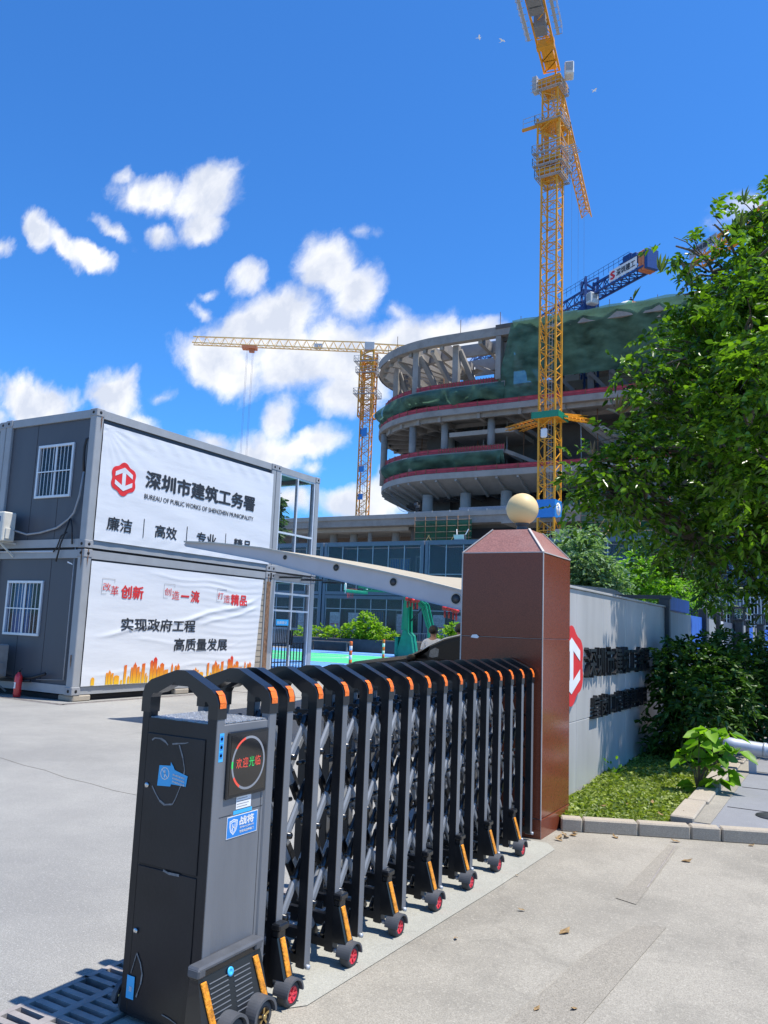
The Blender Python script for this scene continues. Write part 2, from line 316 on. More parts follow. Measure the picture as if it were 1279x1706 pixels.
K = dict(
 yard=concretemat('yard_concrete', (.355, .345, .315), (.245, .24, .225), 1.0, .12, .9),
 apron=concretemat('apron_concrete', (.37, .34, .28), (.205, .19, .158), .8, .15, .9),
 patch=concretemat('apron_patch', (.325, .295, .24), (.24, .22, .185), .9, 0),
 track=concretemat('gate_track_concrete', (.39, .38, .325), (.32, .315, .27), .5, .1),
 pave=concretemat('sidewalk_paving', (.25, .255, .265), (.20, .205, .215), .35, 0),
 kerb=concretemat('kerb_stone', (.42, .365, .285), (.26, .235, .20), .6, 0),
 soil=mat('soil', (.09, .07, .045), .95, 0, .4, 9, .6, 30),
 grate=mat('grate_iron', (.30, .27, .25), .6, .0, .25, 9, .2, 60, dirt=((.14, .11, .09), .7)),
 pit=mat('drain_pit', (.05, .048, .045), .95),
 frame=mat('container_frame_paint', (.31, .32, .325), .5, 0, .06, 3, dirt=((.26, .26, .25), .5)),
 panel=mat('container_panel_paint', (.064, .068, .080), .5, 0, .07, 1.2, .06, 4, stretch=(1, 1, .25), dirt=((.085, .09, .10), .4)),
 cast=mat('corner_casting', (.28, .285, .29), .55, 0, .1), hole=mat('dark_hole', (.012, .012, .013), .9),
 seam=mat('dark_seam', (.02, .02, .022), .9),
 bannertop=mat('banner_vinyl', (.66, .67, .68), .45, 0, .02, 2, .5, 2.2, .35, stretch=(1, .35, 1.6)),
 rust=mat('rusty_drip', (.20, .11, .06), .9, 0, .4, 12),
 red=mat('logo_red', (.68, .022, .02), .5, 0, .05), ink=mat('black_ink', (.022, .024, .028), .55, 0, .05), redink=mat('red_ink', (.62, .03, .03), .55, 0, .05),
 grey_line=mat('thin_grey_ink', (.25, .25, .26), .6),
 white=mat('white_paint', (.78, .78, .77), .5, 0, .05), alu=mat('window_aluminium', (.62, .64, .66), .4, .2, .06),
 bars=mat('window_bars', (.70, .72, .74), .4, .3, .05),
 dark=mat('dark_room', (.02, .024, .03), .8), window_fill=mat('blue_curtain', (.08, .28, .80), .8, 0, .3, 12, stretch=(6, 1, .3)),
 pane=glass('window_pane', (.03, .04, .055), .03, .25), clear=glass('clear_pane', (.10, .13, .16), .02, .02, .4), smoke=glass('corridor_pane', (.055, .065, .085), .12, .30),
 acw=mat('aircon_ivory', (.62, .60, .53), .5, 0, .08, dirt=((.4, .38, .33), .5)), acg=mat('aircon_fan_grille', (.10, .12, .16), .6), acb=mat('aircon_blue', (.02, .10, .32), .5),
 aco=mat('aircon_old', (.24, .24, .23), .6, 0, .15), cab=mat('cable_black', (.016, .016, .018), .6), cabg=mat('cable_grey', (.30, .31, .32), .6),
 ext=mat('extinguisher_red', (.62, .025, .03), .3, 0, .06, coat=.4),
 gd=mat('gate_dark_metal_and_shade', (.011, .012, .015), .38, .25, .25, 5, .05, 60, dirt=((.03, .03, .033), .35)), gg=mat('gate_grey_metal', (.165, .172, .185), .5, .2, .12, 7, .04, 80, stretch=(1, 1, .2), dirt=((.21, .21, .21), .3)),
 gt=mat('gate_lattice_tube', (.24, .255, .275), .5, .2, .12, 8), gp=mat('gate_black_plastic', (.008, .009, .011), .3, 0, .2, 9, coat=.2),
 gm=mat('gate_mudguard', (.075, .08, .09), .5, 0, .15, 12), refl=mat('orange_reflector', (.85, .17, .015), .35, 0, .16, 26, .2, 120, emit=None), amber=mat('amber_reflector', (.68, .25, .012), .3, 0, .4, 34, .4, 90),
 tread=mat('chequer_plate', (.46, .47, .48), .35, .6, .14, 70, .6, 90), rub=mat('wheel_rubber', (.06, .06, .06), .8, 0, .3, 14), rim=mat('wheel_red', (.60, .03, .05), .4), gold=mat('wheel_gold', (.42, .28, .10), .35, .6),
 blue=mat('sticker_blue', (.02, .22, .62), .45, 0, .06), bluel=mat('sticker_light_blue', (.05, .42, .78), .45, 0, .06), slate=mat('scuff_grey', (.20, .20, .20), .8, 0, .3, 40),
 glassd=mat('display_glass', (.012, .012, .012), .06, 0, .1, spec=.8), lred=mat('led_red', (.5, .03, .03), .5, emit=((1, .16, .07), .35)), lgrn=mat('led_green', (.02, .4, .08), .5, emit=((.05, 1, .2), .25)), lgry=mat('led_off', (.26, .27, .29), .5),
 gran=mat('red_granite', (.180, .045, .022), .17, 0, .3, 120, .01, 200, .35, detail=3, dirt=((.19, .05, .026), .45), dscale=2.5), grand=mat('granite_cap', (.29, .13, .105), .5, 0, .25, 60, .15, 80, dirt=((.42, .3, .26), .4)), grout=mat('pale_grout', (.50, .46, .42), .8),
 globe=mat('globe_lamp_glass', (.74, .55, .27), .5, 0, .05, 2, .04, 14, dirt=((.60, .40, .17), .5), spec=.3),
 stone=mat('wall_stone', (.46, .445, .42), .28, 0, .12, 2.2, .03, 50, .5, stretch=(1, 1.6, .35), dirt=((.52, .50, .47), .5)), letter=mat('letter_black', (.012, .012, .014), .4),
 steel=mat('galvanised_pipe', (.42, .45, .49), .45, .3, .12), fencem=mat('fence_dark', (.06, .065, .07), .5, .2), fencel=mat('fence_light_panel', (.30, .31, .31), .6, 0, .1, 3, stretch=(1, 5, .3)), fblue=mat('fence_blue_panel', (.03, .13, .52), .5, 0, .3, 6, stretch=(1, 6, .4)), railw=mat('white_railing', (.66, .67, .68), .5),
 block=mat('block_wall', (.075, .09, .125), .55, 0, .1, 2, .0), blockf=mat('block_frame', (.12, .145, .19), .5, 0, .08), blockm=mat('block_mullion', (.30, .33, .38), .45, .2), notice=mat('paper_notice', (.30, .32, .36), .7, 0, .35, 14), noticer=mat('notice_red', (.28, .03, .05), .6),
 cblue=mat('court_blue', (.11, .29, .62), .7, 0, .07, 3), cgreen=mat('court_green', (.06, .50, .21), .7, 0, .07, 3), cline=mat('court_line', (.75, .76, .75), .7),
 hoopg=mat('hoop_green', (.008, .22, .12), .4, 0, .1), pad=mat('hoop_padding', (.008, .22, .145), .55, 0, .18, 4, .3, 8), hoopr=mat('rim_red', (.6, .06, .04), .5),
 planter=mat('planter_grey', (.06, .062, .068), .75, 0, .15), bench=mat('bench_wood', (.19, .14, .11), .7, 0, .2), orange=mat('bollard_orange', (.85, .16, .02), .5),
 car=mat('car_paint', (.009, .007, .006), .4, 0, .1, spec=.3), carg=mat('car_window', (.008, .008, .008), .08, 0, .05, spec=.3), chrome=mat('chrome', (.6, .6, .6), .2, .9),
 shirt=mat('white_shirt', (.74, .74, .76), .8, 0, .05, 5, .3, 12), skin=mat('skin', (.42, .23, .15), .5), hair=mat('black_hair', (.012, .011, .011), .5, 0, .3, 40), trouser=mat('dark_trousers', (.03, .032, .04), .8),
 memb=clothmat('canopy_membrane', (.72, .64, .50), .5, .05), beam=mat('canopy_beam', (.50, .47, .47), .5, 0, .06, 2, dirt=((.44, .42, .4), .4)), beamtop=mat('canopy_edge', (.46, .43, .36), .6),
 conc=concretemat('site_concrete', (.32, .30, .275), (.22, .205, .19), .12, 0, .8), concd=concretemat('core_concrete', (.13, .12, .11), (.085, .08, .075), .12, 0), concl=concretemat('lit_pale_concrete', (.40, .37, .335), (.31, .29, .26), .12, 0),  # concl holds lit concrete's brightness in its colour, concd the interior's shade
 rail_red=mat('red_mesh_rail', (.42, .05, .07), .7, 0, .35, 1.3, stretch=(1, 1, 3)), net=clothmat('green_net', (.11, .22, .16), .4, .6, .5, .80, .9, .9, (1, .5, 2.2)), netthin=clothmat('thin_green_net', (.02, .13, .07), .25, .3, .8, .72), netw=mat('net_ties', (.42, .52, .48), .8),  # green_net's broad tone spread puts lit folds into its colour
 crane=mat('crane_yellow', (.72, .33, .018), .5, 0, .12, 1.5, dirt=((.45, .19, .03), .6)), crane2=mat('crane_orange', (.70, .29, .015), .5, 0, .14, 1.5), jibw=mat('jib_pale', (.74, .48, .17), .5, 0, .1), craneb=mat('crane_blue', (.012, .055, .21), .5, 0, .15), plat=mat('platform_galv', (.42, .44, .45), .5, .2), ballast=mat('ballast_grey', (.20, .20, .20), .8), cabw=mat('crane_cab_white', (.62, .65, .63), .5), counter=mat('ballast_orange', (.58, .20, .09), .7), wire=mat('steel_wire', (.16, .17, .19), .5),
 bark=mat('bark', (.15, .12, .095), .9, 0, .35, 14, .6, 26, stretch=(3, 3, .6)), twig=mat('twig', (.13, .10, .06), .8, 0, .2),
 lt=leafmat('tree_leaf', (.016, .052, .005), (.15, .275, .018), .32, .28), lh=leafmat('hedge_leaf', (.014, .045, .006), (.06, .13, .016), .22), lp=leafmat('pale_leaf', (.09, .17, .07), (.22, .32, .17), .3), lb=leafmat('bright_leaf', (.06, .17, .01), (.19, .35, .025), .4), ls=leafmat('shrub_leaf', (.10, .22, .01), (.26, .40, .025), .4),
 lg=leafmat('grass_blade', (.075, .12, .015), (.29, .34, .075), .3), lr=leafmat('reddish_leaf', (.20, .12, .09), (.33, .24, .16), .3), lspike=leafmat('spike_leaf', (.06, .10, .03), (.16, .22, .08), .25),
 dead=mat('dead_leaf', (.27, .17, .07), .8, 0, .4, 30), paper=mat('white_scrap', (.8, .8, .78), .8),
)
# ---------------------------------------------------------------- ground
g = MB(); CX0, CX1, CY0, CY1 = -3.18, -2.72, -3, 6.6
for a, b in (((-3000, -3000), (CX0, 3000)), ((CX1, -3000), (3000, 3000)), ((CX0, -3000), (CX1, CY0)), ((CX0, CY1), (CX1, 3000))):
    g.quad((a[0], a[1], 0), (b[0], a[1], 0), (b[0], b[1], 0), (a[0], b[1], 0), K['yard'])
g.build('ground', kind='structure')
p = MB(); p.quad((CX0, CY0, -.3), (CX1, CY0, -.3), (CX1, CY1, -.3), (CX0, CY1, -.3), K['pit'])
for x in (CX0, CX1): p.quad((x, CY0, -.3), (x, CY1, -.3), (x, CY1, 0), (x, CY0, 0), K['pit'])
for y in (CY0, CY1): p.quad((CX0, y, -.3), (CX1, y, -.3), (CX1, y, 0), (CX0, y, 0), K['pit'])
p.build('drain_trench', kind='structure')
y = MB(); ZC = .45                                    # the yard climbs to the court
for a, b, za, zb in ((15.5, 18, .006, ZC), (18, 75, ZC, ZC)):
    y.quad((-75, a, za), (-3.3, a, za), (-3.3, b, zb), (-75, b, zb), K['yard'])
y.quad((-3.3, 15.5, 0), (-3.3, 75, 0), (-3.3, 75, ZC), (-3.3, 18, ZC), K['concd'])
y.build('raised_yard', kind='structure')
a = MB(); a.poly([(-2.72, -4, .005), (9, -4, .005), (9, 11.1, .005), (-.64, 7.79, .005), (-2.02, 7.19, .005), (-2.72, 7.19, .005)], (0, 0, 0), K['apron']); a.build('driveway', kind='structure')
a = MB(); a.poly([(-2.7, -4, .009), (-2.3, -4, .009), (-2.3, 3, .009), (-2.14, 3.2, .009), (-2.07, 5.2, .009), (-2.05, 6.45, .009), (-2.16, 6.6, .009), (-2.7, 6.6, .009)], (0, 0, 0), K['track']); a.build('gate_track_strip', kind='structure')
a = MB(); a.poly([(-1.42, 2.6, .009), (-1.12, 2.6, .009), (-1.03, 4.3, .009), (-.98, 5.2, .009), (-1.13, 5.12, .009), (-1.26, 4.55, .009)], (0, 0, 0), K['patch'])
a.poly([(-1.36, 5.55, .009), (-1.22, 5.5, .009), (-1.25, 7.18, .009), (-1.33, 7.2, .009)], (0, 0, 0), K['patch']); a.build('driveway_patch', kind='structure')
a = MB()
for (x0, y0, x1, y1) in ((-1.44, 2.6, -1.36, 3.5), (-1.235, 5.9, -1.28, 7.2)): a.bar((x0, y0, .0105), (x1, y1, .0105), .006, .001, K['grate'])
for x0, x1, yy in ((-16.5, -12.85, 10.45), ): a.box((x0, yy, .002), (x1, yy+.14, .007), K['grate']); a.box((x0, yy+.05, .006), (x1, yy+.09, .009), K['seam'])
a.box((-12.99, 10.45, .002), (-12.85, 19, .008), K['grate']); a.box((-12.94, 10.5, .006), (-12.9, 19, .011), K['seam'])
crk = [unp(px_, py_, 2, .002) for px_, py_ in ((0, 1262), (40, 1275), (75, 1283), (110, 1296), (150, 1305), (190, 1317), (236, 1326))]
for p_, q_ in zip(crk, crk[1:]): a.bar(p_, q_, .007, .002, K['patch'])
a.build('ground_joints', kind='structure')
s = MB(); s.poly([(-1.22, 7.55, .11), (-.64, 7.79, .11), (9, 11.1, .11), (9, 60, .11), (-1.22, 60, .11)], (0, 0, -.1), K['pave'])
s.box((-1.24, 7.7, .112), (-1.08, 13, .116), K['apron'])
for yy in (8.6, 9.85, 11.1): s.box((-1.05, yy, .111), (3, yy+.012, .114), K['hole'])
s.build('sidewalk', kind='structure')
b = MB(); b.poly([(-2.5, 7.2, .06), (-2.02, 7.2, .06), (-1.2, 7.55, .08), (-1.38, 9.6, .08), (-1.38, 30, .08), (-2.5, 30, .06)], (0, 0, -.05), K['soil']); b.build('planting_bed', kind='structure')
# kerb stones, one by one
def kerb(p, q, lab, w=.13, h=.115, mt=K['kerb']):
    p, q = Vector(p), Vector(q); d = (q-p).normalized()*.003
    m = MB(); m.bar((p+d)+Vector((0, 0, h/2)), (q-d)+Vector((0, 0, h/2)), w, h, mt, bev=.012)
    tag(m.build('kerb_stone', loc=p), lab, 'kerb', 'kerb stones round the grass bed')
kp = [(-2.22, 7.13), (-2.05, 7.2), (-1.63, 7.39), (-1.23, 7.56), (-1.0, 7.65), (-.55, 7.84), (.1, 8.06), (.9, 8.33), (1.8, 8.64)]
kl = ['short broken kerb stone against the foot of the red pillar', 'pale kerb stone in front of the grass, next to the short broken one', 'pale kerb stone in front of the grass, middle of the three along it', 'narrow kerb stone at the corner where the grass meets the grey paving', 'kerb stone edging the grey paving beside the corner', 'kerb stone edging the grey paving at the right side of the photo']
for i in range(len(kp)-1): kerb(kp[i]+(0,), kp[i+1]+(0,), kl[min(i, 5)])
kq = [(7.68, 'low kerb slab between grass and paving, nearest the driveway'), (8.55, 'low kerb slab between grass and paving, beside the foot of the sapling'), (9.4, 'raised rough kerb block beside the bright green sapling'), (10.4, 'kerb block behind the sapling, under the grey pipe'), (11.6, 'shaded kerb block beneath the dark hedge')]
for i, (yy, lab) in enumerate(kq): kerb((-1.31, yy, 0), (-1.33, yy+(.86 if i < 2 else 1.05), 0), lab, .2, .15+.03*(i == 2))
# drain grates along the gate
for k in range(7):
    y0 = 1.6+k*.62; m = MB(); m.poly([(CX0+.02, y0, .012), (CX1-.02, y0, .012), (CX1-.02, y0+.012, .012), (CX0+.02, y0+.012, .012)], (0, 0, -.04), K['grate'])
    xs = (CX0+.02, CX0+.05, CX0+.205, CX0+.25, CX0+.41, CX1-.02)
    for i in (0, 2, 4): m.box((xs[i], y0, -.03), (xs[i+1], y0+.608, .012), K['grate'])
    for i in (1, 3):
        for j in range(9): yy = y0+j*.067+(.02 if i == 3 else 0); m.box((xs[i], yy, -.03), (xs[i+1], yy+.034, .011), K['grate'])
    lab = ['drain grate at the very bottom left corner of the photo', 'drain grate half in shadow beside the foot of the dark motor cabinet'] + ['slotted iron drain grate behind the folding gate, %s from the motor cabinet' % w for w in ('first', 'second', 'third', 'fourth', 'fifth')]
    tag(m.build('drain_grate', loc=(CX0, y0, 0)), lab[k], 'grate', 'iron drain grates behind the gate')
# ---------------------------------------------------------------- office containers
XF, YL = -13.187, 10.947
def container(name, lab, x0, x1, y0, y1, z0, z1, end='wall', side='wall', grp='stacked office containers', win=None):
    t = thing(name, lab, 'container', (x1, y0, z0), grp); f = MB(); w, h = .19, .17; F = K['frame']
    for X in (x0, x1-w):
        for Y in (y0, y1-w): f.box((X, Y, z0), (X+w, Y+w, z1), F, .012)
    for Z in (z0+.012, z1-h-.012):
        for X in (x0+.012, x1-w+.012): f.box((X, y0+w, Z), (X+w-.024, y1-w, Z+h), F)
        for Y in (y0+.012, y1-w+.012): f.box((x0+w, Y, Z), (x1-w, Y+w-.024, Z+h), F)
    f.build('frame', t)
    c = 0
    for X in (x0, x1):
        for Y in (y0, y1):
            for Z in (z0, z1):
                if X == x0 and Y == y1: continue
                m = MB(); sx = 1 if X == x0 else -1; sy = 1 if Y == y0 else -1; sz = 1 if Z == z0 else -1
                m.box((X-sx*.012, Y-sy*.012, Z+sz*.001), (X+sx*.2, Y+sy*.2, Z+sz*.16), K['cast'], .01)
                m.lathe((X-sx*.013, Y+sy*.09, Z+sz*.08), [(.032, 0), (.032, -.003)], K['hole'], 12, (sx, 0, 0))
                m.lathe((X+sx*.09, Y-sy*.013, Z+sz*.08), [(.032, 0), (.032, -.003)], K['hole'], 12, (0, sy, 0))
                m.build('corner_casting', t)
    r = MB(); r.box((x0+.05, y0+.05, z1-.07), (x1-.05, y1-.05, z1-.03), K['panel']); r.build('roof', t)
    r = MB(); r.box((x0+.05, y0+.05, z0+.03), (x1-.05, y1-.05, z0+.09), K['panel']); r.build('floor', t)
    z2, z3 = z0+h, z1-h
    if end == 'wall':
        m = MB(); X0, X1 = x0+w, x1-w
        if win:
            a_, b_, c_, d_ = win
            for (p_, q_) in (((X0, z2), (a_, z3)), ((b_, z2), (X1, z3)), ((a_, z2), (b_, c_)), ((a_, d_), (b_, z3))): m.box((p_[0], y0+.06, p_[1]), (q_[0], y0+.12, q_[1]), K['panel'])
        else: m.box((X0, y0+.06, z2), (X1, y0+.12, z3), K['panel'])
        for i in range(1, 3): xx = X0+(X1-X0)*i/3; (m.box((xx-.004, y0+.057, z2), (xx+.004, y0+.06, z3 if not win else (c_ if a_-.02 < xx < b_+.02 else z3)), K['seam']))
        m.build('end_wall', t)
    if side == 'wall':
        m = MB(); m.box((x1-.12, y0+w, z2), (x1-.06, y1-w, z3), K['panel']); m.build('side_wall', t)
    return t
def window(t, x0, x1, z0, z1, y, back, slots=6, bars=True):
    f = MB(); w = .055; A = K['alu']
    for (p_, q_) in (((x0, z0), (x1, z0+w)), ((x0, z1-w), (x1, z1)), ((x0, z0+w), (x0+w, z1-w)), ((x1-w, z0+w), (x1, z1-w))): f.box((p_[0], y-.03, p_[1]), (q_[0], y+.05, q_[1]), A, .006)
    xm = (x0+x1)/2; f.box((xm-.022, y-.005, z0+w), (xm+.022, y+.04, z1-w), A)
    o = f.build('window', t)
    p_ = MB(); p_.box((x0+w, y+.02, z0+w), (x1-w, y+.026, z1-w), K['pane']); p_.build('pane', o)
    c = MB(); c.box((x0+w, y+.16, z0+w), (xm, y+.17, z1-w), K['window_fill'] if back == 'blue' else K['dark']); c.box((xm, y+.2, z0+w), (x1-w, y+.21, z1-w), K['dark']); c.build('window_fill', o)  # dark boards stand for the unlit room; only the blue one is cloth
    if bars:
        b_ = MB()
        n = 9
        for i in range(1, n): xx = x0+w+(x1-x0-2*w)*i/n; b_.box((xx-.005, y-.028, z0+w*.6), (xx+.005, y-.016, z1-w*.6), K['bars'])
        zz = z0+(z1-z0)*.49; b_.box((x0+.03, y-.034, zz-.01), (x1-.03, y-.014, zz+.01), K['bars']); b_.build('security_bars', o)
    return o
ZA, ZB, ZT = .118, 3.004, 5.91
cu = container('office_container', 'upper grey office container with the bureau banner on its long side', -16.1, XF, YL, 17.0, 3.03, ZT, win=(-14.955, -13.83, 4.1, 5.25))
window(cu, -14.955, -13.83, 4.1, 5.25, YL+.05, 'dark')
cl = container('office_container', 'lower grey office container with the orange skyline banner on its long side', -16.1, XF, YL, 17.0, ZA, ZB, win=(-15.54, -14.39, 1.22, 2.36))
window(cl, -15.54, -14.39, 1.22, 2.36, YL+.05, 'blue')
container('office_container', 'upper grey container cut by the left edge of the photo', -19.1, -16.12, YL+.0, 17, 3.03, ZT-.02)
container('office_container', 'lower grey container cut by the left edge of the photo', -19.1, -16.12, YL+.0, 17, ZA, ZB)
m = MB()
for x in (-16, -13.4):
    for yy in (11.2, 14, 16.9): m.box((x-.22, yy-.22, 0), (x+.22, yy+.22, ZA), K['kerb'], .02)
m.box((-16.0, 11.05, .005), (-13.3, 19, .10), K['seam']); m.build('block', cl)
# glazed stair corridor beside them
gu = container('glazed_corridor', 'upper glazed corridor module with clear panes showing the sky', -15.6, XF, 17.02, 19.07, 3.03, ZT, 'open', 'open', 'glazed corridor modules')
gl = container('glazed_corridor', 'lower glazed corridor module with the glass double door and red cloth inside', -15.6, XF, 17.02, 19.07, ZA, ZB, 'open', 'open', 'glazed corridor modules')
def glazing(t, x, y0, y1, z0, z1, ver, hor, pane, nm='glazing'):
    f = MB(); w = .05
    for yy in [y0, y1-w]+[y0+(y1-y0)*v-w/2 for v in ver]: f.box((x-.05, yy, z0), (x+.03, yy+w, z1), K['alu'])
    for zz in [z0, z1-w]+[z0+(z1-z0)*v-w/2 for v in hor]:
        f.box((x-.045, y0+w, zz), (x+.025, y1-w, zz+w), K['alu'])
    o = f.build(nm, t); p_ = MB(); p_.box((x-.02, y0+.01, z0+.01), (x-.014, y1-.01, z1-.01), pane); p_.build('pane', o); return o
glazing(gu, XF-.05, 17.21, 18.88, 3.2, 5.74, (.5,), (.36,), K['clear'], 'front_glazing')
glazing(gu, -15.5, 17.21, 18.88, 3.2, 5.74, (.5,), (.36,), K['clear'], 'rear_glazing')
m = MB(); m.box((-15.5, 19.0, 3.2), (-13.4, 19.01, 5.74), K['clear']); m.build('end_glazing', gu)
gd = glazing(gl, XF-.05, 17.21, 18.88, ZA+.17, 2.83, (.5,), (.68, .86), K['clear'], 'front_glazing')
m = MB()
for yy in (18.0, 18.09): m.box((XF+.0, yy-.012, 1.1), (XF+.04, yy+.012, 1.5), K['letter'])
m.build('door_handle', gl)
m = MB()
for i in range(12): yy = 17.3+i*.14; m.box((XF-.16, yy, ZA+.15), (XF-.14, yy+.022, 1.15), K['letter'])
for zz in (.62, 1.13): m.box((XF-.165, 17.26, zz), (XF-.135, 18.85, zz+.03), K['letter'])
m.build('inner_railing', gl)
m = MB(); m.box((XF-.035, 17.4, 1.62), (XF-.028, 17.95, 1.78), K['bluel']); m.text('自助登记', (XF-.026, 17.45, 1.66), (0, 1, 0), (0, 0, 1), .075, K['white'], .42); m.build('door_sticker', gl)
m = MB(); m.poly([(-14.2, 17.75, 2.5), (-14.2, 18.15, 2.5), (-14.2, 18.12, 1.9), (-14.2, 17.95, 2.15)], (.02, 0, 0), K['red']); tag(m.build('red_cloth', loc=(-14.2, 17.9, 2)), 'red cloth hanging behind the glass door', 'cloth')
m = MB(); m.box((XF-.1, 16.98, 2.80), (XF+.02, 17.04, 2.99), K['seam']); m.box((XF-.1, 17, 3.006), (XF-.02, 19.05, 3.028), K['seam']); m.box((-16, YL+.04, 3.006), (XF-.05, 17, 3.028), K['seam']); m.build('seam_gasket', cl)
m = MB(); m.obox((XF+.35, 18.4, 2.93), (.8, 0, -.06), (0, 2.5, 0), (0, 0, .035), K['smoke']); m.tube([(XF+.7, 19.6, 2.9), (XF+.72, 19.62, 2.72), (XF+.7, 19.6, 2.6)], .012, K['bars'])
for yy in (17.4, 18.4, 19.5): m.bar((XF, yy, 2.9), (XF+.74, yy, 2.89), .03, .05, K['fencem'])
m.build('door_awning', gl)
m = MB(); m.box((XF+.005, 16.86, .3), (XF+.012, 17.02, 2.75), K['rust']); m.build('rust_streak', gl)
TX = XF+.031
def bdisp(y, z):                 # how far the loose vinyl stands off the wall
    d = .002*math.sin(z*9+y*2.1)
    if z < 2.95:
        for (y0, z0, y1, z1, a, w) in ((11.7, 1.33, 14.2, 1.72, .016, .045), (14.2, 1.72, 16.3, 2.2, .020, .05), (14.6, 1.60, 16.4, 2.02, .014, .04), (13.9, .98, 14.7, .93, .008, .03), (11.5, .52, 14.4, .68, .006, .035), (14.3, .66, 16.3, .60, .006, .03), (13.0, 2.62, 16.2, 2.55, .008, .03), (13.6, 2.48, 16.5, 2.40, .008, .025), (12.6, 1.2, 13.6, 1.16, .006, .03), (15.5, 1.1, 15.9, 1.2, .006, .02)):
            t = (y-y0)/(y1-y0)
            if -.15 < t < 1.15: e = max(0, min(1, (t+.15)*5, (1.15-t)*5)); q = (z-(z0+(z1-z0)*t)-.03*math.sin(y*3.1))/w; d += a*e*math.exp(-q*q)
        d += .0025*math.sin(z*41+math.sin(y*1.7)*2)*max(0, math.sin(y*.9))
    else:
        r_ = math.hypot(y-11.13, z-5.62); d += .006*math.exp(-r_*1.1)*math.sin(math.atan2(z-5.62, y-11.13)*26)
        d += .004*math.exp(-((z-5.5)/.14)**2)*math.sin(y*13+z*9)+.0035*math.exp(-((z-3.3)/.13)**2)*math.sin(y*11-z*6)
    return d
def fin(m, nm, par): m.v = [(x+bdisp(y, z), y, z) for x, y, z in m.v]; return m.build(nm, par)
def T(mb, s, y0, z0, h, y1, mt, bold=.02): mb.text(s, (TX, y0, z0), (0, 1, 0), (0, 0, 1), h, mt, y1-y0, bold=bold)
# banners
def banner(lab, outline):
    m = MB(); ys = np.linspace(0, 1, 150); zs = np.linspace(0, 1, 80); vs = []; fs = []
    A_, B_, C_, D_ = [Vector((XF+.022, a_, b_)) for a_, b_ in outline]
    for j, v in enumerate(zs):
        for i, u in enumerate(ys):
            q = (A_*(1-u)+B_*u)*(1-v)+(D_*(1-u)+C_*u)*v; q.x += bdisp(q.y, q.z); vs.append(q)
    for j in range(79):
        for i in range(149): k = j*150+i; fs.append((k, k+1, k+151, k+150))
    m.add(vs, fs, K['bannertop'], True); o = m.build('banner', loc=tuple(A_)); return tag(o, lab, 'banner', 'printed banners on the containers')
bu = banner('white banner with red hexagon emblem and bold black bureau name', [(11.13, 3.2), (16.86, 3.2), (16.86, 5.62), (11.13, 5.62)])
def emblem(mb, x, yc, zc, ry, rz, r_, w_, dx=.004):
    """red wavy hexagon ring with the white double-arrow cut-out"""
    def hexa(k, wob):
        pts = []
        for i in range(72):
            t = 2*math.pi*i/72; rad = k*(.93+.07*math.cos(6*t)+wob*.2*math.cos(12*t)); pts.append((x, yc+ry*rad*math.sin(t), zc+rz*rad*math.cos(t)))
        return pts
    mb.add(hexa(.98, -.035), [tuple(range(72))], r_)
    q = lambda P: mb.add([(x+dx, yc+ry*a_, zc+rz*b_) for a_, b_ in P], [tuple(range(len(P)))], w_)
    dx -= .0006; q([(-.13, -.5), (.13, -.5), (.13, .42), (-.13, .42)]); dx += .0006
    for s in (1, -1):
        q([(0, s*.68), (s*-.64, s*.36), (s*-.64, s*.10), (0, s*.42)][::s]); q([(0, s*.68), (0, s*.42), (s*.64, s*.10), (s*.64, s*.36)][::s])
m = MB(); emblem(m, TX, 11.765, 4.56, .37, .37, K['red'], K['bannertop']); fin(m, 'emblem', bu)
m = MB(); T(m, '深圳市建筑工务署', 12.385, 4.50, .37, 16.13, K['ink'], .035); fin(m, 'bureau_name', bu)
m = MB(); T(m, 'BUREAU OF PUBLIC WORKS OF SHENZHEN MUNICIPALITY', 12.375, 4.25, .105, 16.11, K['ink'], .012); fin(m, 'english_name', bu)
for s, y0, y1 in (('廉洁', 11.43, 12.09), ('高效', 12.77, 13.43), ('专业', 14.09, 14.755), ('精品', 15.42, 16.08)): m = MB(); T(m, s, y0, 3.455, .275, y1, K['ink']); fin(m, 'motto', bu)
for yy in (12.43, 13.755, 15.1): m = MB(); m.box((TX-.001, yy-.009, 3.4), (TX, yy+.009, 3.81), K['ink']); fin(m, 'divider', bu)
bl = banner('white banner with red slogans, black slogan and orange city skyline', [(11.13, .29), (16.5, .29), (16.69, 2.78), (11.13, 2.78)])
for (s, a_, b_, s2, c_, d_) in (('改革', 11.465, 11.88, '创新', 11.955, 12.565), ('创造', 13.2, 13.665, '一流', 13.70, 14.315), ('打造', 14.955, 15.41, '精品', 15.45, 16.055)):
    m = MB(); h_ = (b_-a_)/2; T(m, s[0], a_, 2.2, .16, a_+.2, K['redink'], .002); T(m, s[1], a_+h_, 2.115, .2, b_, K['redink'], .002)
    if s2 == '一流': T(m, '一', c_+.02, 2.19, .03, c_+.28, K['redink'], .02); T(m, '流', c_+.34, 2.085, .26, d_, K['redink'], .03)
    else: T(m, s2, c_, 2.075, .265, d_, K['redink'], .03)
    for (p_, q_) in (((a_-.03, 2.14), (a_-.024, 2.45)), ((a_-.03, 2.445), (a_+.3, 2.451)), ((a_-.03, 2.137), (a_+.1, 2.143)), ((a_+.294, 2.38), (a_+.3, 2.451))): m.box((TX-.001, p_[0], p_[1]), (TX, q_[0], q_[1]), K['grey_line'])
    fin(m, 'red_slogan', bl)
m = MB(); T(m, '实现政府工程', 12.03, 1.40, .265, 14.25, K['ink'], .02); fin(m, 'black_slogan', bl); m = MB(); T(m, '高质量发展', 13.61, .975, .275, 15.41, K['ink'], .02); fin(m, 'black_slogan', bl)
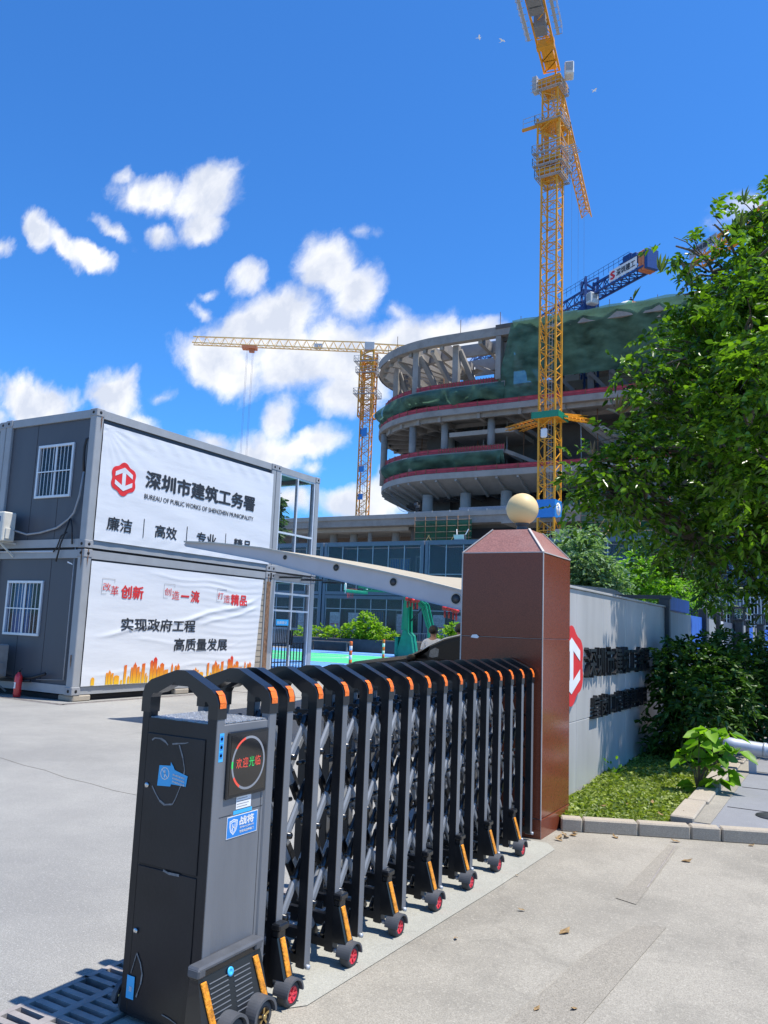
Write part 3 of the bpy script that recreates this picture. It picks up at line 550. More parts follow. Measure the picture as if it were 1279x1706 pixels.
gm = bpy.data.materials.new('skyline_ink'); gm.use_nodes = True; N_ = gm.node_tree.nodes; L_ = gm.node_tree.links   # printed orange-to-red ink
tc = N_.new('ShaderNodeTexCoord'); sp = N_.new('ShaderNodeSeparateXYZ'); L_.new(tc.outputs['Object'], sp.inputs[0]); cr = N_.new('ShaderNodeValToRGB'); mr = N_.new('ShaderNodeMapRange')
L_.new(sp.outputs[2], mr.inputs[0]); mr.inputs[1].default_value = 0; mr.inputs[2].default_value = .5; L_.new(mr.outputs[0], cr.inputs[0]); L_.new(cr.outputs[0], N_['Principled BSDF'].inputs['Base Color'])
cr.color_ramp.elements[0].color = (.80, .50, .02, 1); cr.color_ramp.elements[1].color = (.62, .03, .015, 1); e_ = cr.color_ramp.elements.new(.45); e_.color = (.75, .25, .01, 1)
def tower(y0, w_, h_, top=0):
    P_ = [(TX, y0, .3), (TX, y0+w_, .3)] + ([(TX, y0+w_, .3+h_*.9), (TX, y0+w_/2, .3+h_), (TX, y0, .3+h_*.93)] if top == 1 else [(TX, y0+w_, .3+h_*.82), (TX, y0+w_*.7, .3+h_*.9), (TX, y0+w_*.5, .3+h_), (TX, y0+w_*.3, .3+h_*.9), (TX, y0, .3+h_*.82)] if top == 2 else [(TX, y0+w_, .3+h_), (TX, y0, .3+h_*.97)])
    m.add(P_, [tuple(range(len(P_)))], gm)
for base in (11.36, 13.9):
    m = MB()
    for (dy, w_, h_, t_) in ((0, .09, .2, 2), (.38, .05, .3, 1), (.44, .07, .36, 2), (.52, .06, .28, 0), (.6, .14, .22, 1), (.78, .05, .1, 0), (.86, .07, .47, 0), (.97, .06, .2, 2), (1.05, .05, .42, 1), (1.11, .1, .54, 2), (1.22, .07, .42, 0), (1.3, .04, .3, 1), (1.36, .09, .5, 0), (1.47, .04, .25, 0), (1.52, .03, .18, 0), (1.6, .09, .58, 1), (1.7, .10, .66, 1), (1.81, .08, .44, 2), (1.9, .12, .5, 1), (2.03, .12, .32, 0), (2.18, .03, .2, 0), (2.24, .06, .5, 2), (2.31, .04, .16, 0), (2.36, .05, .42, 0), (2.42, .09, .48, 2)): tower(base+dy*.985, w_, h_*.83, t_)
    fin(m, 'skyline_print', bl)
m = MB(); m.box((XF-.052, 16.5, .5), (XF-.03, 16.82, 2.8), K['kerb'])
for i in range(16): m.box((XF-.03, 16.5, .52+i*.145), (XF-.025, 16.82, .528+i*.145), K['seam'])
m.build('tiled_strip', cl)
# things on the end wall
def aircon(lab, x1, y, z0, w=.82, d=.3, h=.62, old=False):
    t = thing('air_conditioner', lab, 'air conditioner', (x1-w/2, y-d/2, z0), 'air conditioners on the end wall'); A = K['aco'] if old else K['acw']
    m = MB(); m.box((x1-w, y-d, z0), (x1, y, z0+h), A, .02); m.build('casing', t)
    m = MB(); m.lathe((x1-w*.58, y-d-.004, z0+h*.48), [(.24, 0), (.24, .006), (.05, .012), (.0, .012)], K['acg'], 24, (0, -1, 0))
    for k in range(4): m.lathe((x1-w*.58, y-d-.012, z0+h*.48), [(.06+.05*k, 0), (.064+.05*k, .004)], A, 24, (0, -1, 0))
    m.build('fan_grille', t)
    if not old: m = MB(); m.box((x1-w+.1, y-d-.006, z0+h*.66), (x1-.1, y-d-.001, z0+h*.84), K['acb']); m.build('blue_label', t)
    m = MB(); m.box((x1+.001, y-d*.8, z0+.05), (x1+.03, y-d*.35, z0+h*.45), A, .008); m.build('valve_cover', t)
    m = MB()
    for xx in (x1-.15, x1-w+.15): m.bar((xx, y+.15, z0-.02), (xx, y-d+.02, z0-.02), .04, .03, A); m.bar((xx, y+.12, z0-.3), (xx, y-d+.06, z0-.02), .03, .03, A)
    m.build('bracket', t); return t
aircon('cream air conditioner hung high on the end wall', -15.25, YL-.12, 3.16)
aircon('dull grey air conditioner low on the end wall near the extinguisher', -15.02, YL-.14, .37, h=.66, old=True)
t = thing('fire_extinguisher', 'red fire extinguisher standing by the foot of the grey end wall', 'extinguisher', (-14.55, YL-.2, 0))
c = Vector((-14.55, YL-.2, 0)); m = MB(); m.lathe(c, [(.0, .01), (.07, .01), (.075, .03), (.075, .40), (.06, .45), (.03, .475), (.028, .5), (0, .5)], K['ext']); m.build('cylinder', t)
m = MB(); m.box(c+Vector((-.02, -.02, .49)), c+Vector((.02, .02, .53)), K['letter']); m.bar(c+Vector((-.01, 0, .53)), c+Vector((.09, -.01, .57)), .02, .012, K['letter']); m.build('valve', t)
m = MB(); m.tube([c+Vector((-.02, 0, .51)), c+Vector((-.08, -.02, .46)), c+Vector((-.09, -.03, .3)), c+Vector((-.085, -.03, .2))], .011, K['letter']); m.build('hose', t)
m = MB(); m.box(c+Vector((-.03, -.078, .18)), c+Vector((.03, -.074, .3)), K['white']); m.text('灭火器', c+Vector((-.012, -.08, .2)), (0, 0, 1), (-1, 0, 0), .024, K['ink'], .08); m.build('label_print', t)
def cable(lab, pts, r, mt): m = MB(); m.tube(pts, r, mt, 6); tag(m.build('cable', loc=pts[0]), lab, 'cable', 'cables on the end wall')
yc = YL+.03
cable('thick grey cable sagging across the end wall to the air conditioner', [(-13.46, yc, 4.6), (-13.5, yc-.02, 4.1), (-13.62, yc-.02, 3.75), (-13.75, yc-.03, 3.62), (-14.1, yc-.02, 3.45), (-14.6, yc-.03, 3.36), (-15.0, yc-.05, 3.33), (-15.3, yc-.2, 3.42)], .022, K['cabg'])
cable('black conduit looping down from the top corner of the end wall', [(-13.36, yc, 5.3), (-13.42, yc-.04, 5.27), (-13.46, yc-.04, 5.1), (-13.465, yc-.03, 4.85), (-13.46, yc, 4.6)], .025, K['cab'])
cable('black cable end hanging loose below the tied bundle', [(-13.72, yc-.02, 3.64), (-13.76, yc-.06, 3.4), (-13.85, yc-.09, 3.1), (-13.95, yc-.08, 2.75)], .018, K['cab'])
cable('black cable bent to the seam between the containers', [(-13.7, yc-.02, 3.63), (-13.6, yc-.05, 3.45), (-13.55, yc-.05, 3.1)], .017, K['cab'])
cable('short black cable hooking left below the tied bundle', [(-13.75, yc-.04, 3.35), (-13.9, yc-.05, 3.28), (-14.0, yc-.05, 3.05), (-14.1, yc-.05, 2.95)], .014, K['cab'])
cable('thin white pipe running along the seam of the end wall', [(-14.1, yc-.06, 2.95), (-15, yc-.06, 2.96), (-16, yc-.06, 2.97)], .012, K['bars'])
cable('thin grey conduit down the right edge of the lower end wall', [(-13.5, yc, 3.2), (-13.5, yc, .4), (-14.3, yc, .36)], .012, K['cabg'])
cable('fat black hose end poking out low beside the extinguisher', [(-15.3, yc-.15, .42), (-14.8, yc-.12, .36), (-14.3, yc-.1, .4), (-13.9, yc-.12, .5)], .035, K['cab'])
cable('black pipe running low behind the extinguisher', [(-15.9, yc-.1, .3), (-14.9, yc-.1, .31), (-14.35, yc-.1, .33)], .03, K['cab'])
for x, zt, h in ((-16.02, 2.98, .5), (-13.27, 3.0, .42), (-13.3, .9, .3)):     # rust runs below the corner castings
    m = MB(); m.poly([(x, YL-.0135, zt), (x+.035, YL-.0135, zt), (x+.03, YL-.0135, zt-h*.6), (x+.018, YL-.0135, zt-h), (x+.006, YL-.0135, zt-h*.5)], (0, .001, 0), K['rust']); m.build('rust_run', cl)
for yy, zt, h in ((11.02, 3.0, .35), (16.9, 2.9, .5), (11.06, 5.75, .3)):
    m = MB(); m.poly([(XF+.0135, yy, zt), (XF+.0135, yy+.03, zt), (XF+.0135, yy+.024, zt-h*.6), (XF+.0135, yy+.012, zt-h), (XF+.0135, yy+.005, zt-h*.5)], (-.001, 0, 0), K['rust']); m.build('rust_run', cu if zt > 5 else cl)
# ---------------------------------------------------------------- folding gate
GX, GB = -2.30, -2.735           # front and back legs of the frames
gate = thing('folding_gate', 'dark retractable folding gate with orange reflectors, motor cabinet at its near end', 'gate', (-2.5, 4.6, 0))
def arch_profile(o):             # outline of the top handle in the XZ plane, o = inset
    f, b = GX+.003-o, GB-.003+o
    return [(f, 1.27), (f, 1.335-o*.2), (f-.012, 1.365-o*.5), (f-.045, 1.392-o), (GX-.195, 1.462-o), (GX-.245, 1.462-o), (b+.045, 1.412-o), (b+.012, 1.385-o*.6), (b, 1.345-o*.2), (b, 1.27)]
def arch(m, y0, y1, mt):
    A_, B_ = arch_profile(0), arch_profile(.052); n = len(A_); vs = []
    for P_ in (A_, B_):
        for yy in (y0, y1): vs += [(x, yy, z) for x, z in P_]
    fs = []
    for i in range(n-1):
        fs += [(i, i+1, n*2+i+1, n*2+i), (n+i, 3*n+i, 3*n+i+1, n+i+1), (i, n+i, n+i+1, i+1), (2*n+i, 2*n+i+1, 3*n+i+1, 3*n+i)]
    m.add(vs, fs, mt)
    m.bar((GX-.22, (y0+y1)/2, 1.44), (GX-.22, (y0+y1)/2, 1.395), .1, y1-y0-.004, mt, (0, 1, 0))
def reflector(par, y0, y1, back=False):
    m = MB(); P_ = arch_profile(0); P_ = P_[::-1] if back else P_; s = -1 if back else 1; e = .003
    for i in range(0, 3):
        (x0, z0), (x1, z1) = P_[i], P_[i+1]
        if i == 0: z0 = z0+.045
        if i == 2: x1, z1 = x0+(x1-x0)*.55, z0+(z1-z0)*.55
        q = (y1-y0)*.17; V = [(x0+s*e, y0+q, z0+e*i), (x0+s*e, y1-q, z0+e*i), (x1+s*e, y1-q, z1+e*(i+1)*.7), (x1+s*e, y0+q, z1+e*(i+1)*.7)]; m.add(V, [(0, 1, 2, 3)[::s]], K['refl'])
    m.build('reflector', par)
def frame(y, name='frame'):
    m = MB(); t = .028
    for x in (GX, GB+.046): m.box((x-.046, y-t, .055), (x, y+t, 1.275), K['gg'], .005); m.box((x-.047, y-t-.0015, .06), (x+.0004, y-t+.004, 1.27), K['gd'])  # dark strip on each grey leg's near face paints in its shade
    arch(m, y-t-.002, y+t+.002, K['gp'])
    m.box((GB+.05, y-.018, .07), (GX-.05, y+.018, .11), K['gd']); m.box((GB+.05, y-.016, .19), (GX-.05, y+.016, .225), K['gd']); m.box((GB+.05, y-.012, 1.2), (GX-.05, y+.012, 1.225), K['gd'])
    for z in (.46, .74, 1.0):
        for x in (GX-.08, GB+.08): m.tube([(x, y-.05, z), (x, y+.05, z)], .012, K['gp'], 6)
    m.tube([(GX+.003, y-.01, .065), (GX+.02, y-.01, .065)], .012, K['steel'], 8)
    o = m.build(name, gate); reflector(o, y-t-.002, y+t+.002); reflector(o, y-t-.002, y+t+.002, True); return o
def caster(y, side, rimk='rim'):
    s = side; x0 = GX if s > 0 else GB; m = MB(); f = lambda x, yy, z: (x0+s*x, yy, z)
    m.obox(f(.022, y, .325), (.05, 0, 0), (0, .07, 0), (0, 0, .03), K['gp'], .006); m.obox(f(.018, y, .295), (.034, 0, 0), (0, .055, 0), (0, 0, .03), K['gp'], .004)
    vs = [f(0, y-.03, .28), f(.03, y-.03, .28), f(.085, y-.036, .11), f(0, y-.036, .11), f(0, y+.03, .28), f(.03, y+.03, .28), f(.085, y+.036, .11), f(0, y+.036, .11)]
    m.add(vs, [(0, 1, 2, 3), (4, 7, 6, 5), (0, 4, 5, 1), (1, 5, 6, 2), (2, 6, 7, 3), (0, 3, 7, 4)], K['gp'])
    n = 18; P_ = [(math.cos(math.pi*i/n), math.sin(math.pi*i/n)) for i in range(n+1)]
    vs = []
    for xx in (.045, .125):
        for r_ in (.064, .055): vs += [f(xx, y+c_*r_, .060+s_*r_) for c_, s_ in P_]
    k = n+1; fs = []
    for i in range(n): fs += [(i, i+1, 2*k+i+1, 2*k+i), (2*k+i, 2*k+i+1, 3*k+i+1, 3*k+i), (k+i, 3*k+i, 3*k+i+1, k+i+1), (i, k+i, k+i+1, i+1)]
    m.add(vs, fs, K['gm'])
    o = m.build('caster', gate)
    w = MB(); w.lathe(f(.06, y, .055), [(.03, 0), (.05, 0), (.055, .008), (.055, .042), (.05, .05), (.036, .05)], K['rub'], 22, (s, 0, 0), cap=False); w.build('tyre', o)
    w = MB(); w.lathe(f(.06, y, .055), [(.036, .045), (.036, .049), (.03, .049), (.028, .04), (.010, .044), (0, .052)], K[rimk], 18, (s, 0, 0))
    for i in range(5): a_ = i*2*math.pi/5; w.bar(f(.1045, y, .055), f(.1075, y+.031*math.cos(a_), .055+.031*math.sin(a_)), .009, .006, K[rimk], (1, 0, 0))
    w.build('rim', o)
    w = MB(); a_, b_ = Vector(f(.0345, y+.004, .276)), Vector(f(.0835, y+.004, .122)); nn = Vector((s*.95, 0, .3)); w.obox((a_+b_)/2, (0, .034, 0), b_-a_, nn.normalized()*.008, K['amber'], .003); w.build('reflector_strip', o)
Y0, DY, NF = 3.178, .2445, 15
fy = [Y0+DY*i for i in range(NF)]
for y_ in fy: frame(y_)
for i in (0, 2, 4, 6, 8, 10, 12):
    caster(fy[i]-(.0 if i else .02), 1); caster(fy[i], -1)
for i in range(NF-1):
    ya, yb = fy[i], fy[i+1]
    for sx, x in ((1, GX-.075), (-1, GB+.075)):
        m = MB(); zs = [.12, .49, .86, 1.22]
        for k in range(3):
            za, zb = zs[k], zs[k+1]
            for fl, dx in ((0, .0), (1, -sx*.05)):
                p, q = (ya, za) if not fl else (yb, za), (yb, zb) if not fl else (ya, zb)
                P_, Q_ = Vector((x+dx, p[0], p[1])), Vector((x+dx, q[0], q[1])); d_ = Q_-P_
                m.bar(P_+d_*.04, P_+d_*.96, .040, .020, K['gt'], (1, 0, 0), .008); m.bar(P_-d_*.02, P_+d_*.12, .043, .026, K['gp'], (1, 0, 0), .007); m.bar(P_+d_*.88, Q_+d_*.02, .043, .026, K['gp'], (1, 0, 0), .007)
            ym = (ya+yb)/2; m.tube([(x+.03, ym, (za+zb)/2), (x-.06*sx-.02, ym, (za+zb)/2)], .016, K['gp'], 6)
        if sx > 0:
            for k in (1, 2, 3): m.box((x-.03, ya+.03, zs[k]-.02), (x+.02, ya+.09, zs[k]+.02), K['gp'], .005)
        m.build('scissor_lattice', gate)
# motor cabinet at the near end
CYF, CYB = 2.665, 3.035
m = MB(); m.box((GB+.012, CYF, .06), (GX-.006, CYB, 1.245), K['gg'], .004)
m.box((GB+.002, CYF-.004, .03), (GB+.05, CYF+.05, 1.28), K['gd'], .006); m.box((GX-.046, CYF-.004, .32), (GX+.001, CYF+.052, 1.28), K['gg'], .006); m.box((GX-.0465, CYF-.0065, .3), (GX+.0008, CYF-.003, 1.27), K['gd'])  # dark strip on the grey front post paints in its shade too
m.box((GX-.046, CYB-.02, .06), (GX+.001, CYB+.04, 1.28), K['gg'], .006); m.box((GB, CYB-.02, .06), (GB+.046, CYB+.04, 1.28), K['gg'], .006)
m.box((GB+.05, CYF-.006, 1.2), (GX-.047, CYF+.0, 1.248), K['gd']); m.box((GB+.05, CYF-.0055, .03), (GX-.047, CYF, 1.2), K['gd'])
cabn = m.build('motor_cabinet', gate)
for ya, yb in ((CYF-.006, CYF+.054), (CYB-.022, CYB+.042)):
    m = MB(); arch(m, ya, yb, K['gp']); o = m.build('handle_arch', cabn)
reflector(cabn, CYF-.006, CYF+.054); reflector(cabn, CYB-.022, CYB+.042)
m = MB(); m.box((GB+.05, CYF+.004, 1.247), (GX-.012, CYB-.02, 1.252), K['tread'])
for i in range(16):
    for j in range(14):
        cx, cyy = GB+.065+i*.0235, CYF+.02+j*.0235; a_ = .009; sg = 1 if (i+j) % 2 else -1
        m.bar((cx-a_, cyy-sg*a_, 1.2525), (cx+a_, cyy+sg*a_, 1.2525), .005, .002, K['tread'])
m.build('top_plate', cabn)
FY = CYF-.0062
m = MB(); m.box((GB+.053, FY-.006, .64), (GX-.05, FY, 1.185), K['gd'], .004); m.box((GB+.053, FY-.004, .05), (GX-.05, FY, .632), K['gd'], .003)
m.build('service_door', cabn)
for z in (.965, .37): m = MB(); m.lathe((GB+.075, FY-.006, z), [(.011, 0), (.011, .006), (.004, .008), (0, .008)], K['chrome'], 14, (0, -1, 0)); m.build('lock', cabn)
def scuff(pts, w):               # scraped tape residue with its own outline
    m = MB()
    for a_, b_ in zip(pts, pts[1:]): wv = w*random.uniform(.5, 1.3); m.bar((a_[0], FY-.0075, a_[1]), (b_[0], FY-.0075, b_[1]), .0012, wv, K['slate'], (0, 0, 1) if abs(a_[0]-b_[0]) > abs(a_[1]-b_[1]) else (1, 0, 0))
    m.build('scuff', cabn)
scuff([(-2.65, 1.155), (-2.635, 1.165), (-2.60, 1.166), (-2.57, 1.155), (-2.555, 1.143)], .009)
scuff([(-2.53, 1.15), (-2.50, 1.155), (-2.46, 1.16), (-2.44, 1.165)], .007); scuff([(-2.49, 1.15), (-2.465, 1.10), (-2.45, 1.05), (-2.46, 1.0), (-2.49, .93), (-2.505, .905)], .007)
scuff([(-2.505, .905), (-2.55, .897), (-2.58, .91), (-2.61, .94), (-2.63, .965)], .008); scuff([(-2.53, .635), (-2.5, .628), (-2.44, .63)], .008)
scuff([(-2.645, .285), (-2.62, .25), (-2.605, .21), (-2.61, .17), (-2.625, .13), (-2.63, .115)], .006); scuff([(-2.48, .085), (-2.44, .08), (-2.40, .07)], .005); scuff([(-2.67, .2), (-2.655, .25), (-2.645, .285)], .004)
m = MB(); zz = FY-.0085; m.add([(-2.595, zz, 1.055), (-2.53, zz, 1.06), (-2.53, zz, 1.075), (-2.515, zz, 1.06), (-2.505, zz, 1.045), (-2.43, zz, 1.028), (-2.437, zz, .985), (-2.52, zz, .985), (-2.525, zz, .975), (-2.6, zz, .97)], [tuple(range(10))[::-1]], K['bluel'])
m.lathe((-2.56, zz-.0005, 1.025), [(.026, 0), (.026, .0002), (.022, .0002), (.022, 0)], K['white'], 22, (0, -1, 0), cap=False); m.bar((-2.575, zz-.001, 1.04), (-2.545, zz-.001, 1.01), .004, .0005, K['white'], (0, 1, 0)); m.bar((-2.56, zz-.001, 1.04), (-2.56, zz-.001, 1.008), .005, .0005, K['white'], (0, 1, 0))
for k in range(3): m.text('请勿攀爬保持距离', (-2.515, zz-.001, 1.022-.014*k), (1, 0, -.13), (.13, 0, 1), .008, K['white'], .07)
m.build('warning_sticker', cabn)
m = MB(); m.box((-2.688, zz, .10), (-2.645, zz+.0008, .19), K['bluel']); m.text('注意', (-2.672, zz-.0006, .13), (1, 0, 0), (0, 0, 1), .02, K['white'], .015); m.build('small_blue_sticker', cabn)
FX = GX-.0055
m = MB(); m.box((FX, 2.742, .935), (FX+.012, 3.012, 1.212), K['gp'], .004); ds = m.build('display_bezel', cabn)
m = MB(); m.box((FX+.0122, 2.756, .95), (FX+.0132, 2.998, 1.198), K['glassd']); m.build('display_screen', cabn)
m = MB()
for i in range(48):
    t0, t1 = 2*math.pi*i/48, 2*math.pi*(i+1)/48; P_ = [(FX+.0136, 2.877+r_*math.sin(t), 1.074+r_*math.cos(t)) for t, r_ in ((t0, .103), (t0, .113), (t1, .113), (t1, .103))]
    k_ = K['lred'] if (28 <= i <= 31 or 41 <= i <= 45) else (K['lgrn'] if i in (35, 36) else K['lgry']); m.add(P_, [(0, 1, 2, 3)], k_)
for i, ch in enumerate('欢迎光临'): m.text(ch, (FX+.0138, 2.795+i*.043, 1.055), (0, 1, 0), (0, 0, 1), .043, K['lgrn'] if i == 2 else K['lred'], .036, bold=-.004)
m.build('led_message', cabn)
m = MB(); xx = GX+.0018; m.box((xx-.001, 2.685, 1.095), (xx, 2.712, 1.212), K['bluel'])
for k in range(3): m.box((xx, 2.689, 1.108+.034*k), (xx+.0004, 2.708, 1.134+.034*k), K['blue']); m.lathe((xx+.0005, 2.6985, 1.121+.034*k), [(.007, 0), (.004, 0)], K['white'], 14, (1, 0, 0))
m.build('icon_sticker', cabn)
m = MB(); xx = FX+.0015; m.box((xx-.001, 2.825, .882), (xx, 2.925, .945), K['white'])
for k in range(5): m.box((xx, 2.83, .89+k*.011), (xx+.0003, 2.90+.02*((k*7) % 3)/2, .893+k*.011), K['grey_line'])
m.build('paper_label', cabn)
m = MB(); m.box((xx-.001, 2.81, .862), (xx-.0002, 2.935, .878), K['bluel']); m.build('blue_strip_label', cabn)
m = MB(); m.box((xx-.001, 2.772, .768), (xx+.0002, 2.977, .858), K['white']); m.box((xx, 2.775, .771), (xx+.0008, 2.974, .855), K['blue'])
sh = lambda k: [(xx+.001+.0003*(1-k), 2.815+.026*k*a_, .813+.033*k*b_) for a_, b_ in ((0, 1), (.5, .86), (1, .8), (1, .1), (.75, -.5), (0, -1), (-.75, -.5), (-1, .1), (-1, .8), (-.5, .86))]
for k_, c_ in ((1, 'white'), (.84, 'blue'), (.74, 'white'), (.62, 'blue')): m.add(sh(k_), [tuple(range(10))[::-1]], K[c_])
m.bar((xx+.0014, 2.81, .825), (xx+.0014, 2.81, .798), .005, .0003, K['white'], (1, 0, 0)); m.bar((xx+.0014, 2.81, .812), (xx+.0014, 2.825, .812), .005, .0003, K['white'], (1, 0, 0)); m.bar((xx+.0014, 2.824, .826), (xx+.0014, 2.824, .80), .004, .0003, K['white'], (1, 0, 0))
m.text('战将', (xx+.0012, 2.855, .813), (0, 1, 0), (0, 0, 1), .034, K['white'], .095, bold=.04); m.text('ZHAN JIANG', (xx+.0012, 2.857, .798), (0, 1, 0), (0, 0, 1), .009, K['white'], .095); m.text('智能电动伸缩门', (xx+.0012, 2.857, .781), (0, 1, 0), (0, 0, 1), .011, K['white'], .095); m.build('maker_plate', cabn)
m = MB(); m.box((FX, 2.72, .865), (FX+.0008, 2.8, .8665), K['gp']); m.box((FX, 2.94, .87), (FX+.0008, 3.01, .8715), K['gp']); m.box((FX, 2.995, .33), (FX+.0008, 2.9965, .93), K['gp']); m.build('panel_seams', cabn)
for s, x0 in ((1, GX), (-1, GB)):           # flared wheel skirts
    f = (lambda x, yy, z: (x0+s*x, yy, z)) if s > 0 else (lambda x, yy, z: (x0-.3*x, yy, z)); m = MB(); fl = .105
    ya_ = 2.585 if s > 0 else 2.74; vs = [f(0, ya_+.015, .31), f(.04, ya_+.015, .31), f(fl, ya_, .06), f(0, ya_, .06), f(0, 2.985, .31), f(.04, 2.985, .31), f(fl, 3.0, .06), f(0, 3.0, .06)]
    m.add(vs, [(0, 1, 2, 3), (4, 7, 6, 5), (0, 4, 5, 1), (1, 5, 6, 2), (2, 6, 7, 3), (0, 3, 7, 4)], K['gp'])
    m.obox(f(.028, 2.79 if s > 0 else 2.87, .322), (.065 if s > 0 else .03, 0, 0), (0, .41 if s > 0 else .24, 0), (0, 0, .024), K['gm'], .008); m.obox(f(.024, 2.79 if s > 0 else 2.87, .298), (.05 if s > 0 else .024, 0, 0), (0, .40 if s > 0 else .235, 0), (0, 0, .03), K['gp'], .006)
    for yy in ((2.605, 2.96) if s > 0 else ()): m.obox(f(.03, yy, .31), (.062, 0, 0), (0, .045, 0), (0, 0, .036), K['gm'], .006)
    for k in range(9):
        z_ = .255-k*.018; xo = .04+(.31-z_)*.26+.0015
        for ya, yb in (((2.655, 2.765), (2.80, 2.905)) if s > 0 else ()): m.bar(f(xo, ya, z_), f(xo, yb, z_-.0), .003, .004, K['gg'], (s*.97, 0, .25))
    o = m.build('wheel_skirt', cabn)
    if s > 0:
        m = MB(); m.lathe(f(.056, 2.78, .262), [(.018, 0), (.018, .004), (.008, .005), (.007, .003), (0, .003)], K['bluel'], 18, (.97, 0, .25)); m.build('blue_badge', cabn)
        for yy in (2.622, 2.945):
            m = MB(); a_, b_ = Vector(f(.0535, yy, .272)), Vector(f(.098, yy+.03, .1)); m.obox((a_+b_)/2, (0, .034, 0), b_-a_, Vector((s*.97, 0, .25))*.008, K['amber'], .003); m.build('reflector_strip', cabn)
    for yy, rk in ((2.73, 'gold'), (2.915, 'gold')):
        w = MB(); xw = .085 if s > 0 else -.1; w.lathe(f(xw, yy, .06), [(.03, 0), (.055, 0), (.06, .008), (.06, .045), (.055, .052), (.04, .052)], K['rub'], 22, (s, 0, 0), cap=False)
        w.lathe(f(.085, yy, .06), [(.042, .05), (.036, .054), (.03, .045), (.012, .047), (.012, .056), (0, .056)], K['gd'], 18, (s, 0, 0)); w.lathe(f(.085, yy, .06), [(.012, .056), (.010, .062), (0, .062)], K[rk], 14, (s, 0, 0))
        for i in range(5): q_ = i*2*math.pi/5+.3; w.bar(f(.134, yy, .06), f(.136, yy+.036*math.cos(q_), .06+.036*math.sin(q_)), .008, .006, K[rk], (1, 0, 0))
        w.build('drive_wheel', cabn)
        w = MB(); n = 20; k = n+1; P_ = [(math.cos(math.pi*i/n), math.sin(math.pi*i/n)) for i in range(n+1)]; vs = []
        for xa in (.07, .15):
            for r_ in (.075, .063): vs += [f(xa, yy+c_*r_, .064+s_*r_) for c_, s_ in P_]
        fs = []
        for i in range(n): fs += [(i, i+1, 2*k+i+1, 2*k+i), (2*k+i, 2*k+i+1, 3*k+i+1, 3*k+i), (k+i, 3*k+i, 3*k+i+1, k+i+1), (i, k+i, k+i+1, i+1)]
        w.add(vs, fs, K['gm']); w.build('mudguard', cabn)
# ---------------------------------------------------------------- granite gate pillar with its globe lamp
PX0, PX1, PY0, PY1, PZ = -3.005, -2.245, 6.675, 7.455, 2.375
pil = thing('gate_pillar', 'square red granite gate pillar with a pyramid cap and a cream globe lamp', 'pillar', ((PX0+PX1)/2, (PY0+PY1)/2, 0))
m = MB()
for z0, z1 in ((0, .16), (.163, 1.632), (1.637, PZ)):
    e = 0 if z0 else .004
    m.box((PX0-e, PY0-e, z0), (PX1+e, PY1+e, z1), K['gran'], .004)
m.box((PX0+.01, PY0+.01, .1), (PX1-.01, PY1-.01, PZ-.01), K['grout']); m.build('cladding', pil)
m = MB(); m.box((PX1-.004, PY0-.0025, 0), (PX1+.003, PY0+.007, PZ), K['grout']); m.box((PX0-.003, PY0-.003, 0), (PX0+.008, PY0+.01, PZ), K['grout']); m.build('corner_joint', pil)
tx0, tx1, ty0, ty1, tz = -2.80, -2.45, 6.88, 7.25, 2.605
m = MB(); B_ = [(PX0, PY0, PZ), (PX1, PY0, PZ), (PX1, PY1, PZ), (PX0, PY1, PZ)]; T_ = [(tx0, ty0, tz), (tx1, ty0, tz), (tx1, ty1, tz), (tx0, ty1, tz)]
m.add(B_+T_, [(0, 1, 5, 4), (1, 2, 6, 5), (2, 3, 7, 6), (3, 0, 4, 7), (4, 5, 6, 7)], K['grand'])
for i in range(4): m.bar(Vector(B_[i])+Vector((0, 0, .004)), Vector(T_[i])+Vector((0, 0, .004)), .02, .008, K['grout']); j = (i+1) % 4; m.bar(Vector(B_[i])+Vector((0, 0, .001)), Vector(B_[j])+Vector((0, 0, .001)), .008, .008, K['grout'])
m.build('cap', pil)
LC = Vector((-2.59, 7.08, 2.822)); m = MB(); m.ball(LC, .149, K['globe'], 36, m=24); gl_ = m.build('globe_lamp', pil)
m = MB(); m.lathe((LC.x, LC.y, 2.6), [(.075, 0), (.075, .02), (.05, .03), (.05, .06), (.066, .075), (.066, .09), (0, .09)], K['fencem'], 20); m.build('lamp_base', gl_)
m = MB(); m.poly([(-2.905, PY0-.006, 1.622), (-2.84, PY0-.006, 1.616), (-2.825, PY0-.006, 1.63), (-2.85, PY0-.006, 1.65), (-2.89, PY0-.006, 1.646)], (0, .004, 0), K['white']); tag(m.build('torn_tape', loc=(-2.87, PY0, 1.63)), 'torn bit of white tape stuck on the joint of the red pillar', 'tape')
# ---------------------------------------------------------------- stone sign wall
WX = -2.5
wall = thing('sign_wall', 'grey stone-clad wall with black raised characters and a red hexagon emblem', 'wall', (WX, 10.4, 0))
m = MB(); n = 6; ys = [7.45, 8.55, 9.65, 10.75, 11.85, 12.95, 13.38]
for a_, b_ in zip(ys, ys[1:]):
    for z0, z1 in ((0, .78), (.785, 2.16)): m.box((WX-.28, a_+.003, z0), (WX, b_-.003, z1), K['stone'], .004)
m.box((WX-.27, 7.46, 0), (WX-.01, 13.37, 2.15), K['grout']); m.box((WX-.3, 7.45, 2.163), (WX+.02, 13.38, 2.19), K['stone'], .004); m.build('cladding', wall)
m = MB(); m.text('深圳市建筑工务署', (WX+.002, 8.8, 1.22), (0, 1, 0), (0, 0, 1), .33, K['letter'], 3.2, depth=.045, bold=.012); m.build('bureau_name', wall)
m = MB(); m.text('皇岗口岸重建项目', (WX+.002, 9.05, .765), (0, 1, 0), (0, 0, 1), .25, K['letter'], 2.75, depth=.04, bold=.01); m.build('project_name', wall)
